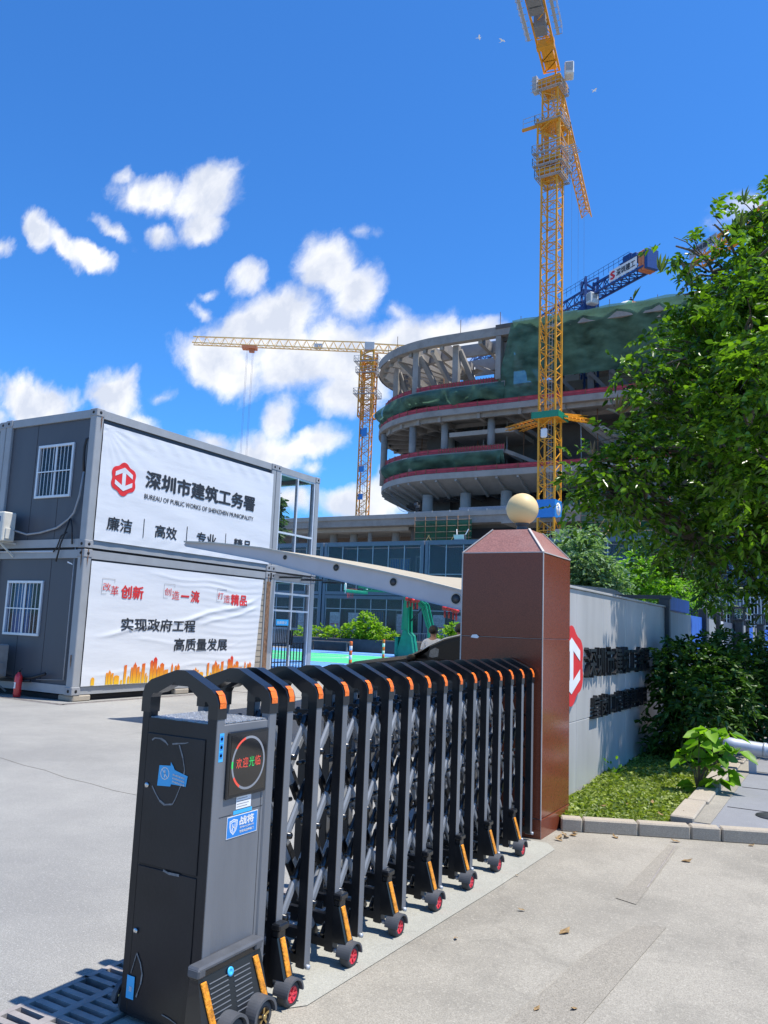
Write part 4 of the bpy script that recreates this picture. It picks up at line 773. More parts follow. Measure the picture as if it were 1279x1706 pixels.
m = MB(); emblem(m, WX+.045, 8.21, 1.365, .475, .42, K['red'], K['white'], .004)
P_ = [(WX+.002, 8.21+.41*math.sin(2*math.pi*i/48), 1.365+.36*math.cos(2*math.pi*i/48)) for i in range(48)]; m.poly(P_[::-1], (.041, 0, 0), K['red']); m.build('emblem', wall)
# grey pipe lying across the kerb
m = MB(); m.tube([(-1.5, 10.95, .45), (-1.25, 10.98, .415), (-.9, 11.0, .385), (1.5, 11.1, .33)], [.085]*4, K['steel'], 18); m.tube([(-.93, 11.0, .39), (-.89, 11, .387)], .09, K['steel'], 18)
for x in (-1.05, 1.0): m.box((x-.04, 11.0-.04, .1), (x+.04, 11.0+.05, .34), K['steel'])
tag(m.build('barrier_pipe', loc=(-.9, 11, .1)), 'thick grey pipe running level out of the frame behind the green sapling', 'pipe')
m = MB(); m.lathe((-.62, 8.42, .112), [(.17, 0), (.17, .006), (0, .008)], K['fencem'], 24); tag(m.build('manhole_cover', loc=(-.62, 8.42, .11)), 'dark round cover in the grey paving at the right edge', 'cover')
# ---------------------------------------------------------------- fence beyond the wall
fen = thing('boundary_fence', 'fence of grey and blue panels between dark posts beyond the stone wall', 'fence', (WX, 22, 0))
m = MB(); m.box((WX-.06, 13.5, .05), (WX-.02, 16.0, 2.12), K['fencel']); m.build('panel', fen)
m = MB(); m.box((WX-.1, 13.55, 2.14), (WX+.02, 15.6, 2.36), K['fblue']); m.build('blue_header', fen)
for y0, y1, k_ in ((16.02, 17.4, 'fblue'), (17.42, 18.3, 'fencem'), (18.32, 19.4, 'fencel'), (19.42, 20.6, 'railw'), (20.62, 22.5, 'block'), (22.52, 25.5, 'fencel'), (25.52, 27.5, 'fblue'), (27.52, 30.5, 'fencel'), (30.52, 34, 'fblue'), (34.02, 42, 'fencel')):
    m = MB(); m.box((WX-.06, y0, .05), (WX-.02, y1, 2.12), K[k_]); m.build('panel', fen)
for yy in (13.45, 17.41, 19.41, 22.51, 25.51, 30.51): m = MB(); m.box((WX-.09, yy-.06, 0), (WX+.07, yy+.06, 2.3), K['fencem'], .01); m.build('post', fen)
m = MB(); m.box((WX-1.1, 13.42, 2.30), (WX+.09, 13.5, 2.36), K['fencem']); m.build('cross_beam', fen)
for yy, lab in ((22.5, 'nearer square lamp on a dark post of the far fence'), (28.3, 'farther square lamp on a dark post of the far fence')):
    t = thing('fence_lamp', lab, 'lamp', (WX+.12, yy, 0), 'square lamps on the far fence'); x = WX+.12
    m = MB(); m.box((x-.1, yy-.1, 0), (x+.1, yy+.1, 2.2), K['fencem'], .01); m.build('post', t)
    m = MB(); m.box((x-.16, yy-.16, 2.2), (x+.16, yy+.16, 2.24), K['fencem']); m.box((x-.18, yy-.18, 2.5), (x+.18, yy+.18, 2.55), K['fencem'])
    for a_ in (-1, 1):
        for b_ in (-1, 1): m.box((x+a_*.13-.015, yy+b_*.13-.015, 2.24), (x+a_*.13+.015, yy+b_*.13+.015, 2.5), K['fencem'])
    m.build('lantern', t); m = MB(); m.box((x-.1, yy-.1, 2.25), (x+.1, yy+.1, 2.49), K['pane']); m.build('lamp_glass', t)
t = thing('picket_railing', 'tall white picket railing on the terrace beyond the fence lamps', 'railing', (-1, 36, 2.2))
m = MB()
for i in range(70): x = -5.2+i*.13; m.box((x, 36, 2.2), (x+.035, 36.03, 3.5 if i < 52 else 4.0), K['railw'])
for z in (2.3, 2.75, 3.42): m.box((-5.2, 35.985, z), (4, 35.995, z+.05), K['railw'])
m.build('pickets', t)
t = thing('terrace_building', 'low grey terrace building behind the white picket railing', 'building', (-1, 40, 0))
m = MB(); m.box((-6, 36.3, 0), (6, 44, 2.2), K['block']); m.box((-6, 36.1, 2.05), (6, 36.3, 2.2), K['concl']); m.build('base_wall', t)
m = MB(); m.box((-6, 40, 2.2), (6, 44, 5), K['fencel']); m.build('upper_wall', t)
for x in (-4.6, -2.6, -.6): m = MB(); m.box((x, 39.95, 2.5), (x+1.3, 39.99, 4.2), K['pane']); m.build('window', t)
# ---------------------------------------------------------------- small litter
def leaf_on(x, y, z, lab, s=.05, mt='dead', cat='leaf', grp='fallen leaves'):
    s *= .72
    a_ = random.uniform(0, 6.28); ux = Vector((math.cos(a_), math.sin(a_), .1)); uy = Vector((-math.sin(a_), math.cos(a_), .25)); c_ = Vector((x, y, z+.008)); m = MB()
    P_ = [c_-ux*s, c_-ux*s*.3+uy*s*.5, c_+ux*s*.4+uy*s*.45, c_+ux*s+Vector((0, 0, s*.4)), c_+ux*s*.4-uy*s*.4, c_-ux*s*.3-uy*s*.45+Vector((0, 0, s*.3))]
    m.add(P_, [(0, 1, 2, 3), (0, 3, 4, 5)], K[mt]); tag(m.build('fallen_leaf', loc=c_), lab, cat, grp)
for x, y, lab, s in ((-1.92, 4.3, 'small dark curled leaf on the driveway, left of the big dry one', .03), (-1.45, 4.75, 'biggest dry grey leaf lying alone in the middle of the driveway', .06), (-1.78, 4.95, 'small brown leaf on the driveway farther off than the big dry one', .035), (-2.05, 5.6, 'tiny dark leaf on the driveway beside the third red wheel', .02),
                     (-1.75, 7.14, 'curled yellow leaf against the pale kerb below the grass', .055), (-1.3, 7.32, 'brown leaf against the kerb below the corner of the paving', .06), (-1.12, 6.75, 'brown leaf on the dark patch near the kerb', .06), (-.75, 7.6, 'yellow leaf by the kerb at the right edge', .04), (-1.27, 3.75, 'yellow leaf on the dark strip at the bottom edge', .03), (-1.13, 3.85, 'orange leaf on the dark strip at the bottom edge', .03)): leaf_on(x, y, .006, lab, s)
for i in range(9): leaf_on(-2.12+random.uniform(-.06, .1), 6.75+i*.06+random.uniform(-.03, .03), .006, 'dry leaf in the heap at the foot of the red pillar', random.uniform(.04, .065), grp='leaf heap at the pillar foot')
for i in range(5): leaf_on(-2.0+.17*i, 7.7+.25*(i % 3), .13, 'pale dry leaf lying on the grass bed', .05, grp='leaves on the grass')
m = MB(); m.poly([(-13.6, YL-.05, 2.72), (-13.45, YL-.05, 2.68), (-13.46, YL-.05, 2.70), (-13.6, YL-.05, 2.75)], (0, .01, 0), K['white'])
tag(m.build('paper_scrap', loc=(-13.5, YL, 2.7)), 'torn white scrap stuck on the lower grey end wall', 'scrap')
# ---------------------------------------------------------------- foliage
def fast_mesh(name, V, F4, mats, midx=None, parent=None, loc=(0, 0, 0)):
    org = ORG.get(parent.name if parent else None, Vector(loc)); V = np.asarray(V, np.float32)-np.array(org, np.float32)
    me = bpy.data.meshes.new(name); me.vertices.add(len(V)); me.vertices.foreach_set('co', V.ravel()); n = len(F4)
    me.loops.add(n*4); me.loops.foreach_set('vertex_index', np.asarray(F4, np.int32).ravel()); me.polygons.add(n)
    me.polygons.foreach_set('loop_start', np.arange(n, dtype=np.int32)*4); me.polygons.foreach_set('loop_total', np.full(n, 4, np.int32))
    for m in mats: me.materials.append(m)
    if midx is not None: me.polygons.foreach_set('material_index', np.asarray(midx, np.int32))
    me.update(calc_edges=True); me.validate(); o = bpy.data.objects.new(name, me); COL.objects.link(o)
    if parent: o.parent = parent
    else: o.location = org
    ORG[o.name] = org; return o
def unit(a): return a/np.maximum(np.linalg.norm(a, axis=-1, keepdims=True), 1e-9)
def leaves(P, D, S, rg, wid=.42, fold=.25, droop=.25):
    """oval folded leaves: P base (N,3), D direction (N,3), S length (N,)"""
    N = len(P); D = unit(D); U = unit(rg.normal(size=(N, 3))*.6+np.array([0, 0, 1.])); X = unit(np.cross(D, U)); U = np.cross(X, D); S = S[:, None]
    V = np.empty((N, 6, 3)); V[:, 0] = P; tip = P+D*S-np.array([0, 0, 1])*S*droop; V[:, 3] = tip
    for i, (t, w) in enumerate(((.35, 1.0), (.7, .8))):
        mid = P+D*S*t-np.array([0, 0, 1])*S*droop*t*t
        V[:, 1+i] = mid+X*S*wid*.5*w+U*S*fold*.3*w; V[:, 5-i] = mid-X*S*wid*.5*w+U*S*fold*.3*w
    V = V.reshape(-1, 3); b = np.arange(N)[:, None]*6
    F = np.concatenate([b+np.array([[0, 1, 2, 3]]), b+np.array([[0, 3, 4, 5]])], 0); return V, F
def sprays(C, OUT, rg, n=9, L=.32, s=.10, wid=.42, droop=.3):
    """pinnate twigs: n leaflets along a rachis of length L leaving centre C roughly along OUT"""
    N = len(C); D = unit(OUT+rg.normal(size=(N, 3))*.55+np.array([0, 0, .1])); X = unit(np.cross(D, np.array([0, 0, 1.])+rg.normal(size=(N, 3))*.3)); PP, DD, SS = [], [], []
    for k in range(n):
        t = (k+1)/n; sd = 1 if k % 2 else -1
        base = C+D*(L*t)-np.array([0, 0, 1])*(t*t*droop*L)
        d = X*sd+D*.55 if k < n-1 else D; PP.append(base); DD.append(d+rg.normal(size=(N, 3))*.25); SS.append(np.full(N, s)*rg.uniform(.7, 1.25, N))
    return leaves(np.concatenate(PP), np.concatenate(DD), np.concatenate(SS), rg, wid, droop=.3)
def lobe_points(lobes, dens, rg, shell=.55):
    """points spread through ellipsoid lobes, thicker to the outside; returns points and outward directions"""
    C, O = [], []
    for (c, r) in lobes:
        c = np.array(c, float); r = np.array(r if hasattr(r, '__len__') else (r, r, r), float); n = max(3, int(dens*r[0]*r[1]*r[2]**1.0*4.2))
        d = unit(rg.normal(size=(n, 3))); q = rg.uniform(shell**3, 1, n)**(1/3)*rg.uniform(.82, 1.1, n); C.append(c+d*q[:, None]*r); O.append(d)
    return np.concatenate(C), np.concatenate(O)
def bough(m, a, b, r0, r1, rg, k=6, wob=.08, mt=None):
    a, b = np.array(a, float), np.array(b, float); L_ = np.linalg.norm(b-a); pts = []
    for i in range(k+1):
        t = i/k; p = a*(1-t)+b*t; p = p+(rg.normal(size=3)*wob*L_*.5*math.sin(math.pi*t))+np.array([0, 0, 1])*.12*L_*math.sin(math.pi*t); pts.append(tuple(p))
    m.tube(pts, [r0+(r1-r0)*i/k for i in range(k+1)], mt or K['bark'], 7); return pts
def P3(px, py, y): return tuple(unp(px, py, 1, y))
# big street tree at the right: lobes as seen from the pavement, each with its own depth
rg = np.random.default_rng(11)
tree = thing('broadleaf_tree', 'big leafy street tree filling the right side of the photo', 'tree', (-.25, 13.6, .1))
LB = [(1245, 320, 13, .35), (1275, 300, 13.4, .35), (1180, 352, 12.6, .26), (1116, 404, 12.2, .27), (1150, 432, 12.6, .32), (1262, 400, 13.4, .55), (1225, 450, 13.4, .6), (1170, 490, 12.8, .6), (1130, 485, 12.3, .24), (1265, 500, 13.8, .75), (1200, 540, 13.2, .75), (1130, 560, 12.7, .55), (1085, 575, 12.4, .36), (1250, 600, 13.6, .8), (1165, 630, 13, .75), (1095, 640, 12.5, .48), (1040, 610, 12.2, .24), (1022, 612, 12, .16), (1060, 690, 12.4, .4),
      (1230, 700, 13.3, .8), (1140, 720, 12.8, .7), (1060, 745, 12.3, .48), (1005, 735, 12, .34), (985, 765, 11.9, .3), (960, 765, 11.9, .2), (950, 800, 12, .22), (1000, 810, 12.2, .42), (1080, 810, 12.6, .55), (1160, 810, 12.9, .65), (1250, 800, 13.3, .7), (945, 838, 12, .26), (985, 850, 12.3, .28), (1045, 850, 12.5, .3), (1120, 870, 12.8, .55), (1200, 880, 13.2, .65), (1265, 890, 13.4, .6),
      (1090, 905, 13.3, .34), (1075, 935, 13.6, .22), (1140, 935, 13.4, .42), (1205, 945, 13.6, .45), (1270, 950, 13.8, .42), (1185, 975, 13.6, .25), (1265, 985, 13.9, .25), (1160, 580, 14.6, .9), (1210, 760, 14.7, 1.0), (1120, 690, 14.4, .8), (1090, 850, 14.2, .5), (1320, 420, 13.6, 1), (1330, 600, 13.8, 1.1), (1340, 780, 13.8, 1.1), (1330, 930, 13.8, .9), (1260, 680, 15.2, 1.2), (1200, 880, 15.0, .8), (1010, 770, 11.7, .38), (975, 800, 11.8, .34), (1040, 790, 11.9, .45), (1075, 740, 12, .45), (1020, 830, 12, .36), (960, 825, 11.8, .26), (1070, 660, 12, .36), (1100, 600, 12, .34), (1240, 520, 11.6, .7), (1230, 650, 11.2, .7), (1190, 740, 11.4, .55), (1270, 760, 11.2, .7), (1280, 600, 10.8, .7), (1230, 830, 11.6, .5), (1275, 420, 11.6, .5), (1420, 650, 14, 1.5), (1400, 450, 14, 1.2), (1420, 850, 14, 1.2)]
lob = [(P3(a+10 if a < 1290 else a, b+(22 if b < 360 else 6), y), (r*.84, r*.84, r*.72)) for a, b, y, r in LB]
C, O = lobe_points(lob, 108, rg, .45)
for (c, r) in lob:           # outlying sprigs make the edge ragged
    k = 3; d = unit(rg.normal(size=(k, 3))); C = np.concatenate([C, np.array(c)+d*np.array(r)*rg.uniform(1.0, 1.18, k)[:, None]]); O = np.concatenate([O, d])
V, F = sprays(C, O, rg, 9, .28, .122, .5)
fast_mesh('crown', V, F, [K['lt']], None, tree)
m = MB(); tr = (-.25, 13.6, .1); fork = (-.35, 13.5, 2.9); bough(m, tr, fork, .2, .15, rg, 6, .03)
hubs = [P3(1215, 800, 13.2), P3(1235, 640, 13.4), P3(1180, 720, 13.6), P3(1260, 500, 13.6), P3(1160, 900, 13.2), P3(1330, 700, 14)]
for h in hubs: bough(m, fork, h, .10, .06, rg)
for (c, r) in lob:
    h = min(hubs, key=lambda q: (Vector(q)-Vector(c)).length); pts = bough(m, h, c, .035, .014, rg, 5, .10)
    for _ in range(2): d = unit(rg.normal(size=3)); bough(m, pts[3], np.array(c)+d*np.array(r)*.9, .012, .005, rg, 3, .1, K['twig'])
m.build('trunk', tree)
# reddish and green spikes of young leaves standing out of the crown
for (px, py, y, n, L_) in ((1030, 690, 11.9, 9, .38), (990, 760, 11.8, 7, .28), (1000, 790, 11.8, 5, .2), (1230, 385, 12.8, 8, .42), (1265, 372, 13, 7, .36), (1100, 455, 12.1, 6, .3), (1200, 345, 12.6, 4, .22), (1145, 460, 12.4, 5, .34), (1195, 410, 12.6, 5, .25), (1240, 340, 13, 5, .3), (1095, 660, 12.1, 6, .26), (1045, 610, 12, 5, .25), (1250, 690, 12.2, 4, .25), (1055, 500, 12.3, 3, .26)):
    b = np.array(P3(px, py, y)); D = unit(rg.normal(size=(n, 3))*.5+np.array([0, 0, .9])); v, f = leaves(np.tile(b, (n, 1)), D, rg.uniform(.7, 1.05, n)*L_, rg, .17, .3, .02); fast_mesh('leaf_spikes', v, f, [K['lr'] if int(px) in (1030, 990, 1145) else K['lspike']], None, tree)
def tree_of(name, lab, cat, base, lobes, dens, mt, rg, n=7, L=.26, s=.09, wid=.4, shell=.45, r0=.07, trunk='trunk'):
    t = thing(name, lab, cat, base); C, O = lobe_points(lobes, dens, rg, shell); V, F = sprays(C, O, rg, n, L, s, wid); fast_mesh('crown' if trunk == 'trunk' else 'foliage', V, F, [mt], None, t)
    m = MB(); top = (base[0], base[1], base[2]+.45*(max(l[0][2] for l in lobes)-base[2])); bough(m, base, top, r0, r0*.6, rg, 4, .03)
    for c, r in lobes: bough(m, top, c, r0*.5, r0*.15, rg, 4, .08)
    m.build(trunk, t); return t
def LO(*a): return [(P3(x, y, d), (r, r, r*.85)) for x, y, d, r in a]
tree_of('pale_tree', 'pale silvery green tree right behind the red pillar', 'tree', (-6.3, 22.3, 0), LO((950, 905, 22, .45), (975, 895, 22.3, .42), (930, 935, 22, .45), (975, 930, 21.8, .55), (1000, 950, 22, .45), (945, 965, 22, .6), (1005, 975, 22.2, .45), (985, 985, 22, .6), (1030, 970, 22.4, .35), (960, 1010, 22, .6)), 230, K['lp'], rg, 9, .26, .13, .42)
tree_of('bright_tree', 'bright green tree showing above the stone wall under the big crown', 'tree', (-5.0, 25.5, 0), LO((1050, 970, 25.5, .6), (1080, 965, 25.3, .6), (1060, 940, 25.6, .42), (1100, 975, 25, .5), (1025, 990, 25.5, .5), (1125, 985, 25, .45), (1110, 955, 25.6, .4), (1075, 1000, 25, .6), (1145, 995, 24.6, .35)), 100, K['lb'], rg, 9, .34, .15, .45)
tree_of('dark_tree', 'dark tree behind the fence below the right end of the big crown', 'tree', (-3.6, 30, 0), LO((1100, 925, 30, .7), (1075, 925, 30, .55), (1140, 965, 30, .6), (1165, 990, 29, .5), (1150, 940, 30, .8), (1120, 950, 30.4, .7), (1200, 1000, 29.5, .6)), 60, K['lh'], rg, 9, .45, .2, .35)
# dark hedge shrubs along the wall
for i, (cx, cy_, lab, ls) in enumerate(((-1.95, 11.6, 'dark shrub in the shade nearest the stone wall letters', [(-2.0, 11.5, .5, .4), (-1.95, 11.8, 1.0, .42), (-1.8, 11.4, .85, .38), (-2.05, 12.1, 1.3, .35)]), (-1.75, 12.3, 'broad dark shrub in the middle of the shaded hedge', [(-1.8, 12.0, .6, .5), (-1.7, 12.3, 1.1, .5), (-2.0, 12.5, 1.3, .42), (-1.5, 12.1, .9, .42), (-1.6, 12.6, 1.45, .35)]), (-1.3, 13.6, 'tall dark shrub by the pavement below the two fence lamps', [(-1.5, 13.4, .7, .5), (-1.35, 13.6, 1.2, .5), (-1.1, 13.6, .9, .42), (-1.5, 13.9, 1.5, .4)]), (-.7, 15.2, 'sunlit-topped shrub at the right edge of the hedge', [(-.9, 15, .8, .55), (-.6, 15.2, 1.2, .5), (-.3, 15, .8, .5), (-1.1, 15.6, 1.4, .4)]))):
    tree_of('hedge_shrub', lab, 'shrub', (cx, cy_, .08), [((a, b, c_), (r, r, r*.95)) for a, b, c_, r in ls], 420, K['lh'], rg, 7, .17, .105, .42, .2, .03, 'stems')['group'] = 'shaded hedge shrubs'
# sapling with big leaves beside the kerb
t = thing('sapling', 'young plant with big bright drooping leaves beside the kerb', 'plant', (-1.42, 9.3, .08))
m = MB(); VV, FF = [], []; k0 = 0
for (px, py, dy) in ((1150, 1255, 0), (1180, 1215, .05), (1215, 1222, .1), (1200, 1262, 0), (1165, 1240, -.05), (1228, 1250, .1), (1195, 1300, -.05), (1170, 1225, .1), (1210, 1285, .05), (1185, 1330, -.1), (1160, 1310, 0), (1140, 1262, 0), (1185, 1350, -.12), (1205, 1240, .1), (1178, 1275, 0)):
    b = np.array(P3(px, py, 9.3+dy)); m.tube([(-1.42, 9.3, .08), (-1.42+(b[0]+1.42)*.3, 9.3+dy*.3, .08+(b[2]-.08)*.6), tuple(b)], [.01, .007, .003], K['twig'], 5)
    n = 7; a_ = rg.uniform(0, 6.28, n); D = np.stack([np.cos(a_), np.sin(a_), rg.uniform(-.2, .35, n)], 1); v, f = leaves(b+D*.02, D, rg.uniform(.13, .21, n), rg, .66, .2, .4); FF.append(f+k0); k0 += len(v); VV.append(v)
fast_mesh('leaves', np.concatenate(VV), np.concatenate(FF), [K['lb']], None, t); m.build('stem', t)
# small weed by the wall, grass bed
t = thing('weed', 'small weed growing at the foot of the stone wall', 'plant', (-2.4, 9.7, .06))
n = 26; a_ = rg.uniform(0, 6.28, n); D = np.stack([np.cos(a_)*.5, np.sin(a_)*.5, rg.uniform(.4, 1.2, n)], 1); v, f = leaves(np.array([-2.4, 9.7, .06])+D*rg.uniform(.02, .2, n)[:, None], D, rg.uniform(.05, .1, n), rg, .45); fast_mesh('leaves', v, f, [K['lb']], None, t)
n = 30000; x = rg.uniform(-2.48, -1.42, n); y = 7.2+rg.uniform(0, 1, n)**1.25*5.6; keep = (y > 7.27+(x+2.02)*.43); x, y = x[keep], y[keep]
hump = .5+.5*np.sin(x*5+1)*np.cos(y*3.3)
n = len(x); D = np.stack([rg.normal(size=n)*.75, rg.normal(size=n)*.75, rg.uniform(.25, 1, n)], 1); P_ = np.stack([x, y, np.full(n, .065)+hump*.05*rg.uniform(0, 1, n)], 1)
V, F = leaves(P_, D, rg.uniform(.03, .075, n)*(.7+.5*hump), rg, .5, .2, .3); g_ = fast_mesh('grass', V, F, [K['lg']], None, None, (-1.9, 9, .06)); tag(g_, 'weedy sunlit grass between the stone wall and the kerbs', 'grass', kind='stuff')

tree_of('far_tree', 'dark tree behind the upper glazed corridor, seen through its panes', 'tree', (-88, 75, 0), LO((440, 850, 75, 2.2), (436, 880, 75, 2.4), (447, 830, 75, 1.4), (430, 860, 76, 2.0)), 4, K['lh'], rg, 9, .9, .6, .45)
# ---------------------------------------------------------------- dark two-storey office block behind the court
BY, BZ0, BZM, BZ1 = 36.0, .42, 3.28, 6.06
def blockmod(x0, x1, lab, i):
    t = thing('office_block_module', lab, 'office block', ((x0+x1)/2, BY, BZ0), 'dark office container block behind the court')
    m = MB()
    for X in (x0+.02, x1-.2): m.box((X, BY, BZ0), (X+.18, BY+.2, BZ1), K['blockf'], .01)
    for z0, z1 in ((BZ0, BZ0+.18), (BZM-.19, BZM-.02), (BZM+.02, BZM+.19), (BZ1-.2, BZ1)): m.box((x0+.21, BY+.01, z0), (x1-.21, BY+.17, z1), K['blockf'])
    m.box((x0+.03, BY+.03, BZ1-.06), (x1-.03, BY+2.9, BZ1+.03), K['blockf']); m.build('frame', t)
    m = MB(); m.box((x0+.05, BY+2.2, BZ0), (x1-.05, BY+2.3, BZ1-.1), K['block']); m.box((x0+.05, BY+.2, BZM-.1), (x1-.05, BY+2.2, BZM+.1), K['block'])
    for xx in (x0+.05, x1-.1): m.box((xx, BY+.2, BZ0), (xx+.05, BY+2.2, BZ1-.1), K['block'])
    m.box((x0, BY+.02, BZM-.02), (x1, BY+.1, BZM+.02), K['seam']); m.build('wall', t)
    for z0, z1 in ((BZ0+.18, BZM-.19), (BZM+.19, BZ1-.2)):
        g_ = MB(); n = 6; up = z0 > 2
        for k in range(n+1): xx = x0+.21+(x1-x0-.46)*k/n; g_.box((xx, BY+.06, z0), (xx+.05, BY+.12, z1), K['blockm'])
        for zz in ((z0+.75, z0+1.95) if not up else (z0+.9,)): g_.box((x0+.25, BY+.065, zz), (x1-.25, BY+.115, zz+.04), K['blockm'])
        o = g_.build('glazing', t); q = MB(); q.box((x0+.2, BY+.085, z0), (x1-.2, BY+.09, z1), K['smoke']); q.build('pane', o)
        wx = x0+2.9 if (i+up) % 2 else x0+1.4
        w = MB(); w.box((wx, BY+2.1, z0+.75), (wx+1.3, BY+2.19, z0+1.95), K['blockm']); w.box((wx+.07, BY+2.08, z0+.82), (wx+.62, BY+2.1, z0+1.88), K['window_fill']); w.box((wx+.68, BY+2.08, z0+.82), (wx+1.23, BY+2.1, z0+1.88), K['window_fill'])
        for k in range(11): w.box((wx+.1+k*.105, BY+2.04, z0+.8), (wx+.118+k*.105, BY+2.06, z0+1.9), K['alu'])
        w.build('window', t)
        d = MB(); dx = x0+4.5 if (i+up) % 2 else x0+3.4; d.box((dx, BY+2.12, z0), (dx+.9, BY+2.19, z0+2.05), K['blockm']); d.box((dx+.08, BY+2.1, z0+.1), (dx+.82, BY+2.12, z0+1.95), K['block']); d.build('door', t)
    for k, nx in enumerate((x0+.55, x0+1.7, x0+4.6)):
        n_ = MB(); n_.box((nx, BY+.05, BZ0+1.0), (nx+.62, BY+.06, BZ0+1.95), K['notice']); n_.box((nx+.06, BY+.046, BZ0+1.3), (nx+.56, BY+.05, BZ0+1.36), K['noticer'] if k == 0 else K['grey_line'])
        for r_ in range(5): n_.box((nx+.08, BY+.046, BZ0+1.45+r_*.08), (nx+.5-.05*(r_ % 3), BY+.05, BZ0+1.47+r_*.08), K['grey_line'])
        n_.build('notice', t)
xs = [-36.6, -30.5, -24.4, -18.3, -12.2, -6.1, 0]
labs = ['block module seen through the clear corridor panes at the far left', 'block module half hidden by the lower glazed corridor', 'block module over the bench and the low shrubs', 'block module directly behind the basketball stand', 'block module beside the red pillar, above the parked car', 'block module hidden behind the pillar, at the right end']
for i in range(6): blockmod(xs[i], xs[i+1]-.03, labs[i], i)
m = MB()
for i in range(150): xx = -27.5+i*.12; m.box((xx, 35.2, .5), (xx+.02, 35.22, 1.45), K['blockm'])
for z in (.6, 1.42): m.box((-27.5, 35.18, z), (-9.5, 35.24, z+.04), K['blockm'])
tag(m.build('walkway_railing', loc=(-18, 35.2, .45)), 'thin grey railing in front of the dark office block', 'railing')
# floodlight on the roof of the block
t = thing('floodlight', 'small floodlight on the roof edge of the dark office block', 'floodlight', tuple(unp(766, 905, 1, BY+.2)))
c = unp(766, 897, 1, BY+.2); m = MB(); m.obox(c, (.62, 0, 0), (0, .16, .05), (0, -.12, .36), K['fencem'], .02); m.build('housing', t); m = MB(); m.obox(c+Vector((0, -.11, .02)), (.54, 0, 0), (0, .02, 0), (0, -.1, .28), K['alu']); m.build('lens', t)
m = MB()
for s in (-.2, .2): m.bar(c+Vector((s, .1, .1)), c+Vector((s*1.6, .3, .5)), .03, .03, K['alu'])
m.bar(c+Vector((0, .1, -.1)), (c.x, c.y+.1, BZ1), .06, .06, K['fencem']); m.build('bracket', t)
# ---------------------------------------------------------------- court
def sheet(nm, pts, z, mt): m = MB(); m.poly([(x, y, z) for x, y in pts], (0, 0, 0), mt); return m.build(nm, kind='structure')
sheet('sports_court', [(-33, 18.1), (-8, 18.1), (-8, 33.2), (-33, 33.2)], ZC+.005, K['cblue'])
m = MB(); m.poly([(x, y, ZC+.01) for x, y in ((-30, 22.6), (-9, 22.6), (-9, 29.6), (-30, 29.6))], (0, 0, 0), K['cgreen']); m.build('green_field', kind='structure')
m = MB()
for a, b in (((-30, 22.6), (-9, 22.6)), ((-30, 29.6), (-9, 29.6)), ((-30, 22.6), (-30, 29.6)), ((-9, 22.6), (-9, 29.6)), ((-24, 26.2), (-9, 26.2)), ((-32.6, 31.6), (-8, 31.6)), ((-32.6, 20), (-8, 20))): m.bar((a[0], a[1], ZC+.0145), (b[0], b[1], ZC+.0145), .07, .001, K['cline'])
m.lathe((-18.5, 26.2, ZC+.014), [(1.8, 0), (1.8, .002), (1.74, .002), (1.74, 0)], K['cline'], 40, cap=False); m.build('court_lines', kind='structure')
# planters with shrubs, bench
for (x0, x1, lab) in ((-24.6, -17.2, 'long dark grey planter box in front of the office block'), (-16.9, -12.4, 'dark grey planter box behind the basketball stand')):
    m = MB(); m.box((x0, 33.4, ZC), (x1, 34.5, ZC+.62), K['planter'], .03); m.box((x0+.08, 33.48, ZC+.6), (x1-.08, 34.42, ZC+.625), K['soil']); tag(m.build('planter', loc=((x0+x1)/2, 34, ZC)), lab, 'planter')
def bush(lab, cx, lobes, mt='ls'): tree_of('planter_shrub', lab, 'shrub', (cx, 33.9, ZC+.6), [((a, 33.9+dy, b), (r, r*.8, r*.9)) for a, dy, b, r in lobes], 170, K[mt], rg, 6, .2, .15, .55, .2, .03, 'stems')['group'] = 'shrubs in the planters'
bush('low yellow green shrub row behind the bench', -23, [(-24.1, 0, 1.2, .4), (-23.5, 0, 1.25, .42), (-22.9, 0, 1.2, .4), (-22.3, 0, 1.25, .42), (-21.8, .1, 1.3, .4), (-22.9, .2, 1.5, .25)])
bush('big round yellow green shrub left of the basketball stand', -20.2, [(-20.9, 0, 1.4, .55), (-20.2, 0, 1.6, .65), (-19.6, 0, 1.35, .5), (-20.3, 0, 1.95, .4), (-21.2, .1, 1.7, .28), (-19.2, 0, 1.2, .35)])
bush('small yellow green shrub just left of the green stand base', -18.4, [(-18.7, 0, 1.15, .35), (-18.1, 0, 1.1, .32)])
bush('round yellow green shrub right of the basketball stand', -15.2, [(-15.9, 0, 1.4, .5), (-15.2, 0, 1.55, .55), (-14.6, 0, 1.3, .45)])
t = thing('bench', 'plain low bench with metal legs in front of the planter', 'bench', (-21.7, 32.9, ZC)); m = MB()
for k in range(4): m.box((-22.9, 32.7+k*.11, ZC+.43), (-20.5, 32.79+k*.11, ZC+.47), K['bench'])
m.build('seat', t)
for x in (-22.8, -20.6):
    m = MB()
    for yy in (32.72, 33.08): m.box((x-.03, yy-.03, ZC), (x+.03, yy+.03, ZC+.43), K['bench'])
    m.box((x-.03, 32.72, ZC+.39), (x+.03, 33.08, ZC+.43), K['bench']); m.build('leg', t)
for px, py, d, lab in ((583, 1108, 21.7, 'nearer orange and white plastic delineator post at the court edge'), (638, 1099, 27.5, 'farther orange and white plastic delineator post near the car bonnet')):
    c = unp(px, py, 1, d); c.z = ZC; m = MB(); m.lathe(c, [(.10, 0), (.10, .03), (.045, .05)], K['letter'], 14)
    for k in range(5): m.lathe(c+Vector((0, 0, .05+k*.14)), [(.045, 0), (.05, .01), (.05, .13), (.045, .14)], K['orange' if k % 2 == 0 else 'cline'], 14)
    tag(m.build('delineator_post', loc=c), lab, 'bollard', 'delineator posts on the court')
